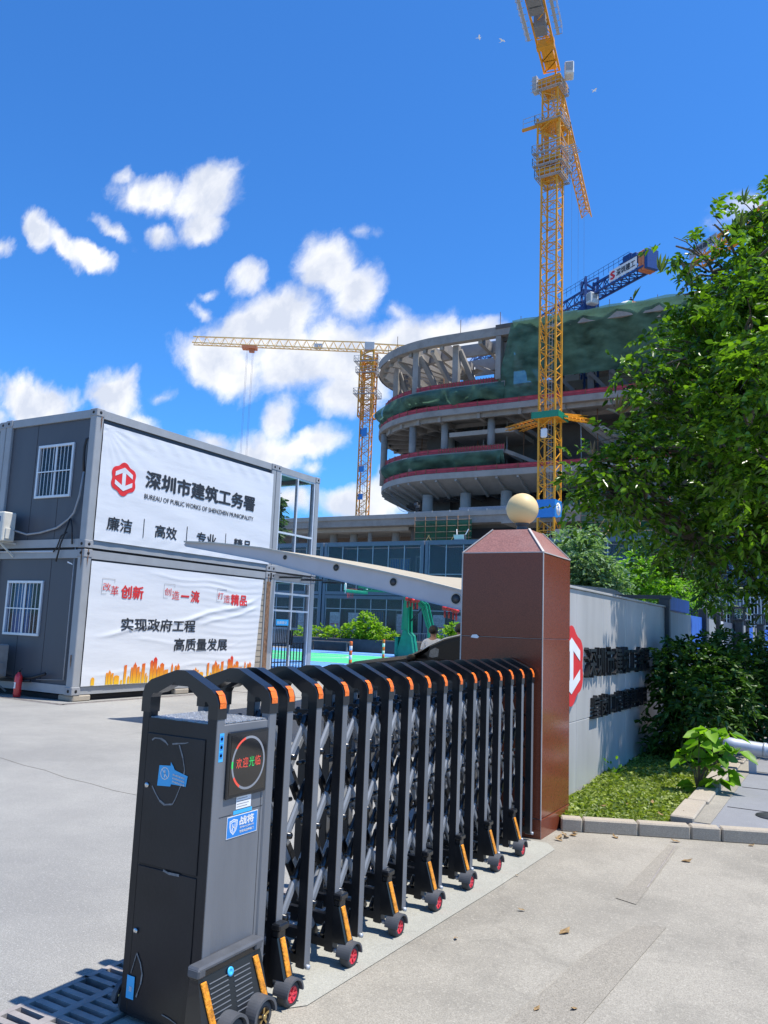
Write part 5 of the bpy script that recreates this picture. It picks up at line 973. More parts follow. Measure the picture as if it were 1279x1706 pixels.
# basketball stand: base right, arm reaching left
hp = thing('basketball_stand', 'green wheeled basketball stand with padded base and long arm', 'basketball hoop', (-16.7, 31, ZC)); HY = 31.0; H = lambda px, py, dy=0: unp(px, py, 1, HY+dy)
m = MB(); a, b, c_, d_ = H(664, 1096), H(692, 1096), H(690, 1060), H(676, 1040)
P_ = [H(662, 1096), H(668, 1076), H(675, 1052), H(678, 1048), H(688, 1060), H(693, 1094)]
m.poly([p_-Vector((0, .25, 0)) for p_ in P_], (0, .5, 0), K['pad']); m.box((H(661, 1096).x, HY-.3, ZC), (H(666, 1096).x, HY+.3, ZC+.85), K['pad'], .05); m.build('padded_base', hp)
m = MB()
for s in (-.16, .16): m.bar(H(680, 1080)+Vector((0, s, 0)), H(680, 990)+Vector((0, s, 0)), .18, .14, K['hoopg'])
m.bar(H(674, 1050)+Vector((0, 0, 0)), H(678, 1005), .2, .3, K['pad']); m.build('post', hp)
m = MB()
for s in (-.14, .14):
    q = Vector((0, s, 0)); m.bar(H(600, 978)+q, H(662, 984)+q, .1, .1, K['hoopg']); m.bar(H(658, 982)+q, H(682, 994)+q, .1, .1, K['hoopg']); m.bar(H(608, 984)+q, H(664, 986)+q, .08, .08, K['hoopg']); m.bar(H(680, 992)+q, H(709, 1014)+q, .12, .1, K['hoopg']); m.bar(H(690, 992)+q, H(711, 1008)+q, .09, .08, K['hoopg']); m.bar(H(706, 1014)+q, H(715, 1046)+q, .09, .08, K['hoopg']); m.bar(H(711, 1008)+q, H(719, 1044)+q, .07, .07, K['hoopg'])
m.bar(H(684, 1035), H(706, 1010), .05, .05, K['letter']); m.bar(H(714, 1044), H(713, 1092), .08, .08, K['hoopg']); m.build('arm', hp)
m = MB(); x = H(594, 975).x; m.box((x-.03, HY-.9, H(594, 985).z), (x+.0, HY+.9, H(594, 940).z), K['clear'])
zl, zh = H(594, 985).z, H(594, 940).z
for z in (zl, zh): m.box((x-.05, HY-.92, z-.05), (x+.02, HY+.92, z+.05), K['white'] if z == zh else K['hoopg'])
for s in (-.92, .92): m.box((x-.05, HY+s-.04, zl), (x+.02, HY+s+.04, zh), K['white'])
m.build('backboard', hp)
m = MB(); m.box((x-.08, HY-.95, zl-.1), (x+.06, HY+.95, zl+.04), K['pad'], .03); m.build('backboard_padding', hp)
m = MB(); rc = Vector((x-.32, HY, zl+.08)); ring = [rc+Vector((.23*math.cos(i*math.pi/10), .23*math.sin(i*math.pi/10), 0)) for i in range(21)]; m.tube(ring, .014, K['hoopr'], 6, False)
m.bar((x-.1, HY, zl+.08), (x, HY, zl+.06), .12, .05, K['hoopr'])
for i in range(10):
    a_ = i*math.pi/5; m.tube([rc+Vector((.23*math.cos(a_), .23*math.sin(a_), 0)), rc+Vector((.13*math.cos(a_+.5), .13*math.sin(a_+.5), -.25)), rc+Vector((.14*math.cos(a_+.9), .14*math.sin(a_+.9), -.4))], .006, K['hoopr'], 4, False)
m.build('rim', hp)
t = thing('red_lantern_cluster', 'cluster of red lantern ornaments hanging by the post of the basketball stand', 'lantern', tuple(H(684, 1000, -.5)), 'hung red ornaments')
def lantern(t, px, py, d, r): c = unp(px, py, 1, d); m = MB(); m.ball(c, r*.85, K['red'], 12, (1, 1, .85), 8); m.tube([c-Vector((0, 0, r*.8)), c-Vector((0, 0, r*2.6))], r*.28, K['red'], 6); m.build('lantern', t)
for px, py in ((679, 998), (684, 996), (689, 1001), (695, 1000)): lantern(t, px, py, HY-.6, .14)
t = thing('red_lantern_cluster', 'cluster of red lantern ornaments below the canopy beam beside the pillar', 'lantern', tuple(unp(750, 1012, 1, 30)), 'hung red ornaments')
for px, py in ((741, 1013), (748, 1014), (755, 1016), (760, 1018)): lantern(t, px, py, 30, .15)
# ---------------------------------------------------------------- parking canopy
can = thing('parking_canopy', 'white membrane parking canopy on tapered cantilever beams with round holes', 'canopy', (-4.2, 12.8, 0))
TOP = [(312, 904.5), (360, 906.5), (440, 915), (540, 934), (635, 953), (703, 968), (773, 986)]; BOT = [(312, 911), (360, 920), (440, 935), (540, 962), (640, 985), (700, 1000), (770, 1017)]
tp = [unp(a, b, 1, 10.06) for a, b in TOP]+[Vector((-3.9, 10.06, 2.07)), Vector((-3.2, 10.06, 1.90))]; bt = [unp(a, b, 1, 10.06) for a, b in BOT]+[Vector((-3.9, 10.06, 1.76)), Vector((-3.2, 10.06, 1.5))]
HOLES = [(563, 946, .05), (658, 970, .055), (762, 998, .068), (478, 929, .035)]
def cbeam(dy, nm='beam'):
    m = MB(); n = len(tp)
    for yy in (-.05, .05): m.add([p_+Vector((0, dy+yy, 0)) for p_ in tp+bt], [(i, i+1, n+i+1, n+i) for i in range(n-1)], K['beam'])
    m.add([p_+Vector((0, dy+s, 0)) for s in (-.09, .09) for p_ in tp]+[p_+Vector((0, dy+s, .025)) for s in (-.09, .09) for p_ in tp], [(i, i+1, n+i+1, n+i) for i in range(n-1)]+[(2*n+i, 3*n+i, 3*n+i+1, 2*n+i+1) for i in range(n-1)]+[(i, 2*n+i, 2*n+i+1, i+1) for i in range(n-1)], K['beamtop'])
    m.add([p_+Vector((0, dy+s, 0)) for s in (-.075, .075) for p_ in bt], [(i, i+1, n+i+1, n+i) for i in range(n-1)], K['beam'])
    m.ball(Vector((tp[0]+bt[0])/2)+Vector((0, dy, 0)), .05, K['beam'], 12, (1, 1.2, .7), 8); o = m.build(nm, can)
    q = MB()
    for hx, hy, r_ in HOLES:
        c = unp(hx, hy, 1, 10.06)+Vector((0, dy, 0)); q.lathe(c+Vector((0, -.052, 0)), [(r_, 0), (r_, .004), (r_*1.18, .004), (r_*1.18, 0)], K['beamtop'], 22, (0, -1, 0), cap=False); q.lathe(c+Vector((0, -.0525, 0)), [(r_, 0), (0, .001)], K['fencem'], 22, (0, -1, 0))
    q.build('lightening_hole', o)
    m = MB(); m.tube([(-3.3, 10.06+dy, 0), (-3.3, 10.06+dy, 1.9)], .11, K['beam'], 14); m.build('post', can)
cbeam(0); cbeam(5.5)
m = MB(); NU, NV = 24, 14; vs = []
def topat(u): t_ = u*(len(tp)-1); i = min(int(t_), len(tp)-2); return tp[i].lerp(tp[i+1], t_-i)
for j in range(NV+1):
    for i in range(NU+1):
        u, v = i/NU, j/NV; p_ = topat(u).copy(); arc = 4*v*(1-v); p_.y += 5.5*v; p_.z += .012+arc*max(0, .92*(u-.45)); p_.x += arc*.35*(1-u); vs.append(p_)
m.add(vs, [(j*(NU+1)+i, j*(NU+1)+i+1, (j+1)*(NU+1)+i+1, (j+1)*(NU+1)+i) for j in range(NV) for i in range(NU)], K['memb'], True); m.build('membrane', can)
# ---------------------------------------------------------------- dark car behind the gate
CYN, CYF2 = 11.9, 13.65
car = thing('parked_car', 'dark brown car mostly hidden behind the gate, roof and windscreen showing', 'car', (-5.2, 12.8, .02))
C_ = lambda px, py: unp(px, py, 1, CYN+.15)
xr = C_(770, 1059); nose = C_(565, 1116); ap = C_(683, 1098)
prof = [(nose.x-.25, .30), (nose.x-.22, .62), (nose.x-.05, nose.z-.03), (nose.x+.35, C_(600, 1107).z), (ap.x-.1, ap.z-.01), (ap.x, ap.z+.01), (C_(715, 1077).x, C_(715, 1077).z), (C_(740, 1066).x, C_(740, 1066).z), (xr.x, xr.z), (xr.x+.7, xr.z+.02), (xr.x+1.4, xr.z-.08), (xr.x+2.1, xr.z-.42), (xr.x+2.4, xr.z-.5), (xr.x+2.5, .6), (xr.x+2.45, .3)]
m = MB(); n = len(prof); secs = ((0, .0), (.10, .05), (.9, .09), (1.65, .05), (1.75, 0)); vs = []
for yy, dz in secs:
    for x, z in prof:
        ins = .18 if (z > ap.z+.03) else 0; y_ = CYN+yy; y_ = y_+(ins if yy < .5 else -ins if yy > 1.2 else 0); vs.append((x, y_, z+(dz if z > .6 else 0)))
m.add(vs, [(j*n+i, j*n+i+1, (j+1)*n+i+1, (j+1)*n+i) for j in range(4) for i in range(n-1)], K['car'], True)
bz = ap.z+.03
for y_, g_ in ((CYN, CYN+.18), (CYF2, CYF2-.18)):
    lo = [(x, y_, z) for x, z in prof if z <= bz]; m.add(lo, [tuple(range(len(lo)))], K['car'])
    hi = [(x, g_, z) for x, z in prof if z > bz]; x0_, x1_ = hi[0][0]-.1, hi[-1][0]+.1; hi2 = [(x0_, g_, bz-.02)]+hi+[(x1_, g_, bz-.02)]; m.add(hi2, [tuple(range(len(hi2)))], K['car'])
    m.quad((x0_-.3, y_, bz-.02), (x1_+.3, y_, bz-.02), (x1_, g_, bz), (x0_, g_, bz), K['car'])
m.build('body', car)
m = MB(); sy = CYN+.165; top_ = [(C_(718, 1081).x, C_(718, 1081).z), (C_(742, 1072).x, C_(742, 1072).z), (xr.x, xr.z-.06), (xr.x+.7, xr.z-.05), (xr.x+1.3, xr.z-.14)]
m.poly([(ap.x+.12, sy, ap.z+.02)]+[(x, sy, z) for x, z in top_]+[(xr.x+1.5, sy, ap.z+.03)], (0, .004, 0), K['carg']); m.build('side_window', car)
m = MB(); pp = [(ap.x, ap.z+.03)]+[(C_(715, 1077).x, C_(715, 1077).z+.02), (C_(740, 1066).x, C_(740, 1066).z+.02), (xr.x, xr.z+.02), (xr.x+.8, xr.z+.03), (xr.x+1.4, xr.z-.06)]; m.tube([(x, CYN+.17, z) for x, z in pp], .014, K['chrome'], 6); m.build('roof_trim', car)
m = MB(); m.poly([(ap.x+.1, CYN+.28, ap.z+.05), (C_(738, 1069).x, CYN+.34, C_(738, 1069).z+.02), (C_(738, 1069).x, CYF2-.4, C_(738, 1069).z+.02), (ap.x+.1, CYF2-.3, ap.z+.05)], (-.006, 0, .012), K['carg']); m.build('windscreen', car)
m = MB(); m.ball((ap.x+.12, CYN-.04, ap.z+.02), .1, K['car'], 12, (.8, 1, .7), 8); m.build('wing_mirror', car)
m = MB(); c = C_(722, 1087); m.poly([(c.x-.09, sy-.003, c.z-.07), (c.x-.02, sy-.003, c.z-.09), (c.x+.08, sy-.003, c.z-.06), (c.x+.09, sy-.003, c.z+.06), (c.x+.02, sy-.003, c.z+.08), (c.x-.07, sy-.003, c.z+.03)], (0, .002, 0), K['slate']); m.build('window_sticker', car)
for x in (nose.x+.62, xr.x+1.75):
    w = MB(); w.lathe((x, CYN-.02, .34), [(.22, 0), (.32, .0), (.34, .03), (.34, .2), (.3, .22)], K['rub'], 26, (0, 1, 0)); w.lathe((x, CYN-.02, .34), [(.22, .0), (.2, .03), (.06, .03), (.05, -.005), (0, -.01)], K['fencem'], 22, (0, 1, 0))
    for i in range(10): a_ = i*math.pi/5; w.bar((x, CYN-.01, .34), (x+.2*math.cos(a_), CYN-.015, .34+.2*math.sin(a_)), .03, .02, K['chrome'], (0, 1, 0))
    w.build('wheel', car)
m = MB(); m.poly([(nose.x-.05, CYN-.004, nose.z-.1), (nose.x+.3, CYN-.004, nose.z-.03), (nose.x+.25, CYN-.004, nose.z-.14), (nose.x-.1, CYN-.004, nose.z-.2)], (0, .004, 0), K['chrome']); m.build('headlight', car)
# ---------------------------------------------------------------- two people behind the car
def person(x, y, z0, h, face, lab, shirt):
    """standing figure grown as one skinned body; clothing and hair are its children"""
    t = thing('person', lab, 'person', (x, y, z0)); s = h/1.7
    def skin(nm, pts, edges, rad, mt, par, lvl=2):
        me = bpy.data.meshes.new(nm); me.from_pydata([(p_[0]*s, p_[1]*s, p_[2]*s) for p_ in pts], edges, []); o = bpy.data.objects.new(nm, me); COL.objects.link(o)
        md = o.modifiers.new('skin', 'SKIN'); md.use_smooth_shade = True; sv = me.skin_vertices[0].data
        for i, r_ in enumerate(rad): sv[i].radius = (r_[0]*s, r_[1]*s) if isinstance(r_, tuple) else (r_*s, r_*s)
        sv[0].use_root = True; sb = o.modifiers.new('sub', 'SUBSURF'); sb.levels = sb.render_levels = lvl
        m2 = bpy.data.meshes.new_from_object(o.evaluated_get(bpy.context.evaluated_depsgraph_get())); bpy.data.objects.remove(o); m2.materials.append(mt); m2.name = nm
        for p_ in m2.polygons: p_.use_smooth = True
        ob = bpy.data.objects.new(nm, m2); COL.objects.link(ob); ob.parent = par; ob.rotation_euler = (0, 0, face); ORG[ob.name] = ORG[t.name]; return ob
    B = [(0, 0, .95), (0, 0, 1.1), (0, .01, 1.3), (0, 0, 1.43), (0, 0, 1.5), (0, -.01, 1.56), (0, -.015, 1.63), (0, -.005, 1.68)]; E = [(i, i+1) for i in range(7)]; Rr = [.13, .12, .13, .1, .05, .065, .085, .06]
    for sd in (-1, 1):
        k = len(B); B += [(sd*.09, 0, .88), (sd*.10, -.01, .5), (sd*.10, .02, .09), (sd*.11, -.12, .04)]; E += [(0, k), (k, k+1), (k+1, k+2), (k+2, k+3)]; Rr += [.085, .06, .045, .035]
        k = len(B); B += [(sd*.19, 0, 1.4), (sd*.24, .02, 1.13), (sd*.22, -.1, .9), (sd*.22, -.13, .83)]; E += [(3, k), (k, k+1), (k+1, k+2), (k+2, k+3)]; Rr += [.055, .042, .032, .028]
        hand = len(B)-1
        for j, (dx, ln) in enumerate(((-.03, .07), (-.01, .085), (.01, .08), (.03, .065))): B += [(sd*.22+dx*.6, -.14+dx*.5, .83-ln)]; E += [(hand, len(B)-1)]; Rr += [.008]
        B += [(sd*.185, -.16, .80)]; E += [(hand, len(B)-1)]; Rr += [.009]
    b = skin('body', B, E, Rr, K['skin'], t)
    S_ = [(0, 0, .92), (0, 0, 1.1), (0, .01, 1.3), (0, 0, 1.43)]; SE = [(0, 1), (1, 2), (2, 3)]; SR = [(.17, .13), (.16, .125), (.175, .13), (.12, .09)]
    for sd in (-1, 1): k = len(S_); S_ += [(sd*.19, 0, 1.4), (sd*.235, .015, 1.2)]; SE += [(3, k), (k, k+1)]; SR += [.075, .068]
    skin('shirt', S_, SE, SR, shirt, t)
    Tp = [(0, 0, .96)]; TE = []; TR = [(.16, .125)]
    for sd in (-1, 1): k = len(Tp); Tp += [(sd*.09, 0, .86), (sd*.10, -.01, .5), (sd*.10, .02, .12)]; TE += [(0, k), (k, k+1), (k+1, k+2)]; TR += [.10, .08, .06]
    skin('trousers', Tp, TE, TR, K['trouser'], t)
    hm = MB(); hm.ball((x, y, z0+1.65*s), .112*s, K['hair'], 20, (.93, 1.0, .98), 14); d = Vector((math.sin(face), -math.cos(face), 0)); c0 = Vector((x, y, z0+1.65*s))
    keep = []
    for i_, f_ in enumerate(hm.f):
        q = sum((Vector(hm.v[k]) for k in f_), Vector())/len(f_)-c0
        if not ((q.dot(d) > .02*s and q.z < .05*s) or q.z < -.075*s): keep.append(i_)
    hm.f = [hm.f[i_] for i_ in keep]; hm.m = [hm.m[i_] for i_ in keep]; hm.sm = [hm.sm[i_] for i_ in keep]; hm.build('hair', t)
    fm = MB(); f0 = Vector((x, y, z0)); d = Vector((math.sin(face), -math.cos(face), 0)); sx = Vector((d.y, -d.x, 0))
    for e in (-1, 1): fm.ball(f0+d*.095*s+sx*e*.032*s+Vector((0, 0, 1.635*s)), .011*s, K['hair'], 8, m=6)
    fm.ball(f0+d*.10*s+Vector((0, 0, 1.605*s)), .014*s, K['skin'], 8, m=6); fm.bar(f0+d*.088*s+Vector((0, 0, 1.57*s))-sx*.022*s, f0+d*.088*s+Vector((0, 0, 1.57*s))+sx*.022*s, .01*s, .008*s, K['redink']); fm.build('face', t)
    return t
pp = unp(722, 1051, 1, 15.3); person(pp.x, 15.3, .0, pp.z+.06, R(178), 'person in a white shirt with short black hair, seen over the dark car', K['shirt'])
pp = unp(766, 1050, 1, 15.0); person(pp.x, 15.0, .0, pp.z+.08, R(170), 'person almost hidden by the red pillar, only dark hair showing over the car roof', K['trouser'])
# ---------------------------------------------------------------- unfinished round-ended building
Y0B, RB, XC, XE = 95.0, 16.0, -47.0, 22.0
bld = thing('unfinished_building', 'huge unfinished concrete building with a rounded end, red rails and green nets', 'building', (-40, 110, 0))
def outl(e, n=28, xe=XE, xr=None, sx=0):
    """edge line: from the right end along the front, round the end, back along the rear; e = set back"""
    r_ = RB-e; P_ = []; xe = xe if xr is None else xr; k = 24
    for i in range(k): P_.append((xe+(XC-xe)*i/k, Y0B+e))
    for i in range(n+1): a = math.pi*i/n; P_.append((XC-(r_+sx)*math.sin(a), Y0B+RB-r_*math.cos(a)))
    for i in range(1, k+1): P_.append((XC+(xe-XC)*i/k, Y0B+2*RB-e))
    return P_
def loft(m, e0, z0, e1, z1, mt, xr=None, part=None, sx=0, wave=None):
    A_, B_ = outl(e0, xr=xr, sx=sx), outl(e1, xr=xr, sx=sx)
    if part: A_, B_ = A_[part[0]:part[1]], B_[part[0]:part[1]]
    n = len(A_); f = wave or (lambda i: 0)
    m.add([(x, y, z0) for x, y in A_]+[(x, y, z1+f(i)) for i, (x, y) in enumerate(B_)], [(i, i+1, n+i+1, n+i) for i in range(n-1)], mt)
def cap(m, e, z, mt, xr=None, sx=0): P_ = outl(e, xr=xr, sx=sx); m.add([(x, y, z) for x, y in P_], [tuple(range(len(P_)))], mt)
def slab(z0, z1, e=0, xr=None, sx=0, mt='conc', beams=True, depth=.7, ins=9):
    m = MB(); loft(m, e, z0, e, z1, K[mt], xr, sx=sx); cap(m, e, z0, K[mt], xr, sx); cap(m, e, z1, K[mt], xr, sx)
    x_ = XE if xr is None else xr
    m.quad((x_, Y0B+e, z0), (x_, Y0B+2*RB-e, z0), (x_, Y0B+2*RB-e, z1), (x_, Y0B+e, z1), K[mt]); o = m.build('floor_slab', bld)
    if beams:
        b = MB(); P_, Q_ = outl(e+.5, xr=xr, sx=sx), outl(e+ins, xr=xr, sx=0)
        for i in range(2, len(P_)-12, 2): b.bar((P_[i][0], P_[i][1], z0-depth/2), (Q_[i][0], Q_[i][1], z0-depth/2), .45, depth, K[mt])
        for ee in (e+.8, e+5): loft(b, ee, z0-depth*.8, ee, z0-.002, K[mt], xr, sx=0); loft(b, ee+.5, z0-depth*.8, ee+.5, z0-.002, K[mt], xr); loft(b, ee, z0-depth*.8, ee+.5, z0-depth*.8, K[mt], xr)
        b.build('soffit_beams', o)
    return o
def rails(z, e=.25, xr=None, h=.66, sx=0, part=None):
    m = MB(); loft(m, e, z+.08, e, z+h, K['rail_red'], xr, sx=sx, part=part); P_ = outl(e-.03, xr=xr, sx=sx)
    P_ = P_[part[0]:part[1]] if part else P_
    for x, y in P_: m.box((x-.04, y-.04, z), (x+.04, y+.04, z+h+.15), K['rust'])
    for q in (.5, 1.0):
        for a_, b_ in zip(P_, P_[1:]): m.bar((a_[0], a_[1], z+h*q), (b_[0], b_[1], z+h*q), .05, .05, K['noticer'])
    m.build('red_railing', bld)
def column(x, y, z0, z1, r=.55, mt='concl', x1=None, y1=None):
    m = MB(); m.tube([(x, y, z0), (x if x1 is None else x1, y if y1 is None else y1, z1)], r, K[mt], 14); m.build('column', bld)
# level 1: funnel edge with ribs
m = MB(); loft(m, 0, 21.5, 0, 22.3, K['concl'], sx=-1); cap(m, 0, 22.3, K['conc'], sx=-1); loft(m, .02, 21.5, 4.6, 19.9, K['concl'], sx=-1); loft(m, 4.6, 19.9, 4.7, 20.5, K['conc']); cap(m, 4.7, 20.5, K['concd']); o = m.build('floor_slab', bld)
b = MB(); A_, B_ = outl(.15, n=20, sx=-1), outl(4.5, n=20)
for i in range(len(A_)-14):
    b = MB(); b.bar((*A_[i], 21.36), (*B_[i], 19.72), .28, .4, K['concl']); b.build('funnel_rib', o)
b = MB(); P_, Q_ = outl(4.8), outl(13)
for i in range(2, len(P_)-12): b.bar((*P_[i], 20.2), (*Q_[i], 20.2), .4, .6, K['conc'])
b.build('soffit_beams', o)
rails(22.3, .2, sx=-1)
PC = outl(3.0)
for px in (712, 775, 843, 915, 1000, 1090): c = unp(px, 850, 1, Y0B+3.4); column(c.x, Y0B+3.4, 16.1, 20.0, .75)
for x in (-52, -40, -28): column(x, Y0B+26, 16.1, 20.2, .7, 'conc')
# level 2: partial gallery with its hanging green net
XR2 = -37.6
slab(24.6, 25.1, .6, XR2, 0, 'conc', False); rails(25.1, .8, XR2)
def net(zt, zb, e0, e1, xr, amp, n=4, nm='green_net', mt='net', part=None):
    rgn = np.random.default_rng(int(zt*10)); ph = rgn.uniform(0, 6, 6); m = MB(); rows = 7
    for j in range(rows):
        t0, t1 = j/rows, (j+1)/rows; A_, B_ = outl(e0, n=60, xr=xr), outl(e1, n=60, xr=xr)
        def pt(i, t):
            x, y = A_[i][0]*(1-t)+B_[i][0]*t, A_[i][1]*(1-t)+B_[i][1]*t; z = zt+(zb-zt)*t
            bulge = math.sin(math.pi*t)*amp*(.5+.5*math.sin(i*.55+ph[0]))+.12*math.sin(i*2.3+ph[1])*t; cx, cy_ = (XC, Y0B+RB) if x < XC else (x, Y0B+RB)
            d = Vector((x-cx, y-cy_, 0)); d = d.normalized() if d.length else Vector((0, -1, 0))
            return (x+d.x*bulge, y+d.y*bulge, z+t*.35*amp*math.sin(i*.33+ph[2]))
        n_ = len(A_); m.add([pt(i, t0) for i in range(n_)]+[pt(i, t1) for i in range(n_)], [(i, i+1, n_+i+1, n_+i) for i in range(n_-1-(24))], K[mt], True)
    return m.build(nm, bld)
net(24.9, 23.0, .3, 1.4, XR2, .6); m = MB()
for x, yy in ((-38.5, 95.55),):
    m.box((x, yy-.25, 23.2), (x+.5, yy-.2, 24.8), K['net'])
m.build('net_flap', bld)
for px, z0, z1 in ((692, 22.3, 30), (745, 22.3, 30), (822, 22.3, 30), (640+22, 22.3, 30), (722, 25, 30)):
    c = unp(px, 720, 1, Y0B+3); x = c.x; y = Y0B+(2.2 if px not in (662, 722) else 6 if px == 662 else 9); column(x if px != 662 else -58.6, y, z0, z1, .5, 'conc')
m = MB(); m.box((-46.2, Y0B+2.2, 27.7), (-36.9, Y0B+14, 28.3), K['concl']); m.build('balcony_slab', bld)
m = MB(); m.box((XR2, Y0B+6, 22.3), (XR2+9, Y0B+20, 22.9), K['concd']); m.bar((XR2, Y0B+1, 24.9), (XR2+6, Y0B+6, 22.6), .3, .5, K['conc']); m.bar((-38, Y0B+1.5, 30), (-30, Y0B+9, 24), .4, .5, K['concd']); m.bar((-30, Y0B+3, 30), (-22, Y0B+10, 22.6), .5, .6, K['concl'])
for k in range(3): m.bar((-28+k*2.2, Y0B+2.5, 28.2-k*.7), (-22+k*2.2, Y0B+7, 24.2-k*.7), .5, .5, K['concl'])
m.build('stair_flights', bld)
# level 3 and the gallery above with billowing net
slab(30.2, 31.0, 0, None, 0, 'conc'); rails(31.0, .2)
slab(33.5, 34.2, .5, XR2, 0, 'conc', False); rails(34.2, .8, XR2); net(34.0, 31.7, .25, .8, XR2, 1.6)
# top ring
m = MB(); loft(m, 0, 40.3, 0, 41.5, K['conc'], sx=.6); loft(m, 1.0, 40.3, 1.0, 41.5, K['concl']); loft(m, 0, 41.5, 1.0, 41.5, K['conc'], sx=.3); loft(m, 0, 40.3, 1.0, 40.3, K['conc'], sx=.3); m.build('ring_beam', bld)
m = MB(); loft(m, 4.2, 39.6, 4.2, 41.3, K['concl']); loft(m, 4.8, 39.6, 4.8, 41.3, K['concl']); loft(m, 4.2, 39.6, 4.8, 39.6, K['concl']); loft(m, 4.2, 41.3, 4.8, 41.3, K['concl']); m.build('inner_ring', bld)
m = MB(); loft(m, 9.5, 38.4, 9.5, 40.9, K['concl']); m.build('inner_beam', bld)
A_, B_, C2 = outl(.6, n=18, sx=.3), outl(4.5, n=18), outl(9.6, n=18)
for i in range(len(A_)):
    if A_[i][1] < Y0B+.7 and i % 2: continue
    if A_[i][1] > Y0B+2*RB-.7 and i % 2: continue
    m = MB(); m.bar((*A_[i], 40.5), (*B_[i], 40.3), .55, 1.5, K['conc']); m.bar((*B_[i], 40.3), (*C2[i], 39.6), .5, 1.2, K['concl']); m.build('roof_beam', bld)
for i, a in enumerate(np.linspace(.1, math.pi*.92, 7)):
    f = lambda r_, z: Vector((XC-r_*math.sin(a), Y0B+RB-r_*math.cos(a), z))
    m = MB(); m.bar(f(RB-.9, 40), f(RB-9, 34.4), .5, .9, K['concl']); m.build('raking_beam', bld)
def vcol(x, y, dx, dy, z0=34.2, z1=40.4, w=.85): m = MB(); m.bar((x, y, z0), (x, y, z1), w, w, K['conc'], (0, 1, 0)); m.bar((x+dx*.2, y+.1, z1-.6), (x+dx, y+dy, z0), w*.8, w*.8, K['conc'], (0, 1, 0)); m.build('raking_column', bld)
for px, dx in ((694, 2.2), (760, 1.8), (845, 3.0)): c = unp(px, 620, 1, Y0B+1.8); vcol(c.x, Y0B+1.8, dx, 4)
vcol(-57.5, Y0B+7.2, 1.5, 2.5); vcol(-60.9, Y0B+13, 2.5, -.5, w=.7); vcol(-46.5, Y0B+9, -2, 3); vcol(-42, Y0B+9, 2, 3); vcol(-55.5, Y0B+26, 2, -3); vcol(-45, Y0B+30, 2, -3)
m = MB(); loft(m, 10, 34.2, 9.4, 36.0, K['concl']); m.build('parapet_wall', bld)
m = MB()
for x0, x1, z in ((-50, -44, 37.8), (-44, -39, 38.3)):
    vs = [(x0+(x1-x0)*i/8, Y0B+6, z+.5*math.cos(i*.8)) for i in range(9)]; m.add(vs+[(a, b+2.5, c+.4) for a, b, c in vs], [(i, i+1, 10+i, 9+i) for i in range(8)], K['concl'])
m.build('draped_sheet', bld)
# netted slope on the right half of the top
m = MB(); NX, NZ = 70, 12; rgn = np.random.default_rng(5); vs = []
XS = -38.8
for j in range(NZ+1):
    for i in range(NX+1):
        t = j/NZ; x = XS+2.5+(XE-XS-2.5)*i/NX-(1-t)*0; crease = .35*math.sin(i*1.25)+.2*math.sin(i*2.9+t*3); vs.append((x-(.0 if i else t*-1.2), Y0B-.62+t*3.4+crease*.9*math.sin(math.pi*min(1, t*.9+.1))+.9*max(0, math.sin(i*.42+.6))**6*t, 41.75-t*7.1+.12*math.sin(i*.9)*(1-t)))
m.add(vs, [(j*(NX+1)+i, j*(NX+1)+i+1, (j+1)*(NX+1)+i+1, (j+1)*(NX+1)+i) for j in range(NZ) for i in range(NX)], K['net'], True); m.build('green_net_wall', bld)
m = MB(); vs = []
for j in range(9):
    for i in range(9): t = j/8; vs.append((-36.6+i*.55-t*2.6*(1-i/8), Y0B-.2+t*.8+.3*math.sin(i*2.1)*(.3+t), 41.5-t*10.2))
m.add(vs, [(j*9+i, j*9+i+1, (j+1)*9+i+1, (j+1)*9+i) for j in range(8) for i in range(8)], K['net'], True)
m.build('hanging_net', bld)
for i in range(9): m = MB(); x = -30+i*3.4; m.bar((x, Y0B+.3, 41.2), (x+.9, Y0B+3.9, 35.0), .6, .35, K['concd'], (0, 1, 0)); m.build('slope_rib', bld)
m = MB(); m.box((XS, Y0B-.1, 41.2), (XE, Y0B+.8, 41.75), K['concd']); m.box((XS+.7, Y0B+.9, 39.8), (XE, Y0B+1.6, 41.1), K['concd']); m.box((XS, Y0B+.9, 41.2), (XE, Y0B+28, 41.5), K['concd']); m.box((XS, Y0B+.05, 34.4), (XS+.7, Y0B+5, 40.25), K['conc']); m.build('roof_edge', bld)
for x in (-31, -27, -24.3, -20, -15, -9): m = MB(); m.bar((x, Y0B+3.2, 34.8), (x+.1, Y0B+3.2, 31), .8, .8, K['hoopg' if False else 'concd'], (0, 1, 0)); m.bar((x, Y0B+2.5, 34.5), (x+3, Y0B+3.4, 31.2), .45, .45, K['concd'], (0, 1, 0)); m.build('strut', bld)
m = MB(); rr = random.Random(2)
for x, y in outl(.5)[:44]:
    if rr.random() < .55: m.box((x-.03, y-.03, 41.5), (x+.03, y+.03, 42.5+rr.random()*1.2), K['rust'])
m.build('rebar_posts', bld)
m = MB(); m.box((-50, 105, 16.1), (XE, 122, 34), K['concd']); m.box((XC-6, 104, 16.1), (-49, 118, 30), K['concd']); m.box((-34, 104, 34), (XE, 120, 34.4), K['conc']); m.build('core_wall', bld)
m = MB()  # white boards painted as bright sky seen through gaps in the building
for px, py, s in ((950, 632, 1.2), (985, 628, 1.0), (872, 650, .8)): c = unp(px, py, 1, 104.9); m.box((c.x-s, 104.8, c.z-s), (c.x+s, 104.99, c.z+s*.8), K['white'])
m.build('painted_sky_gaps', bld)
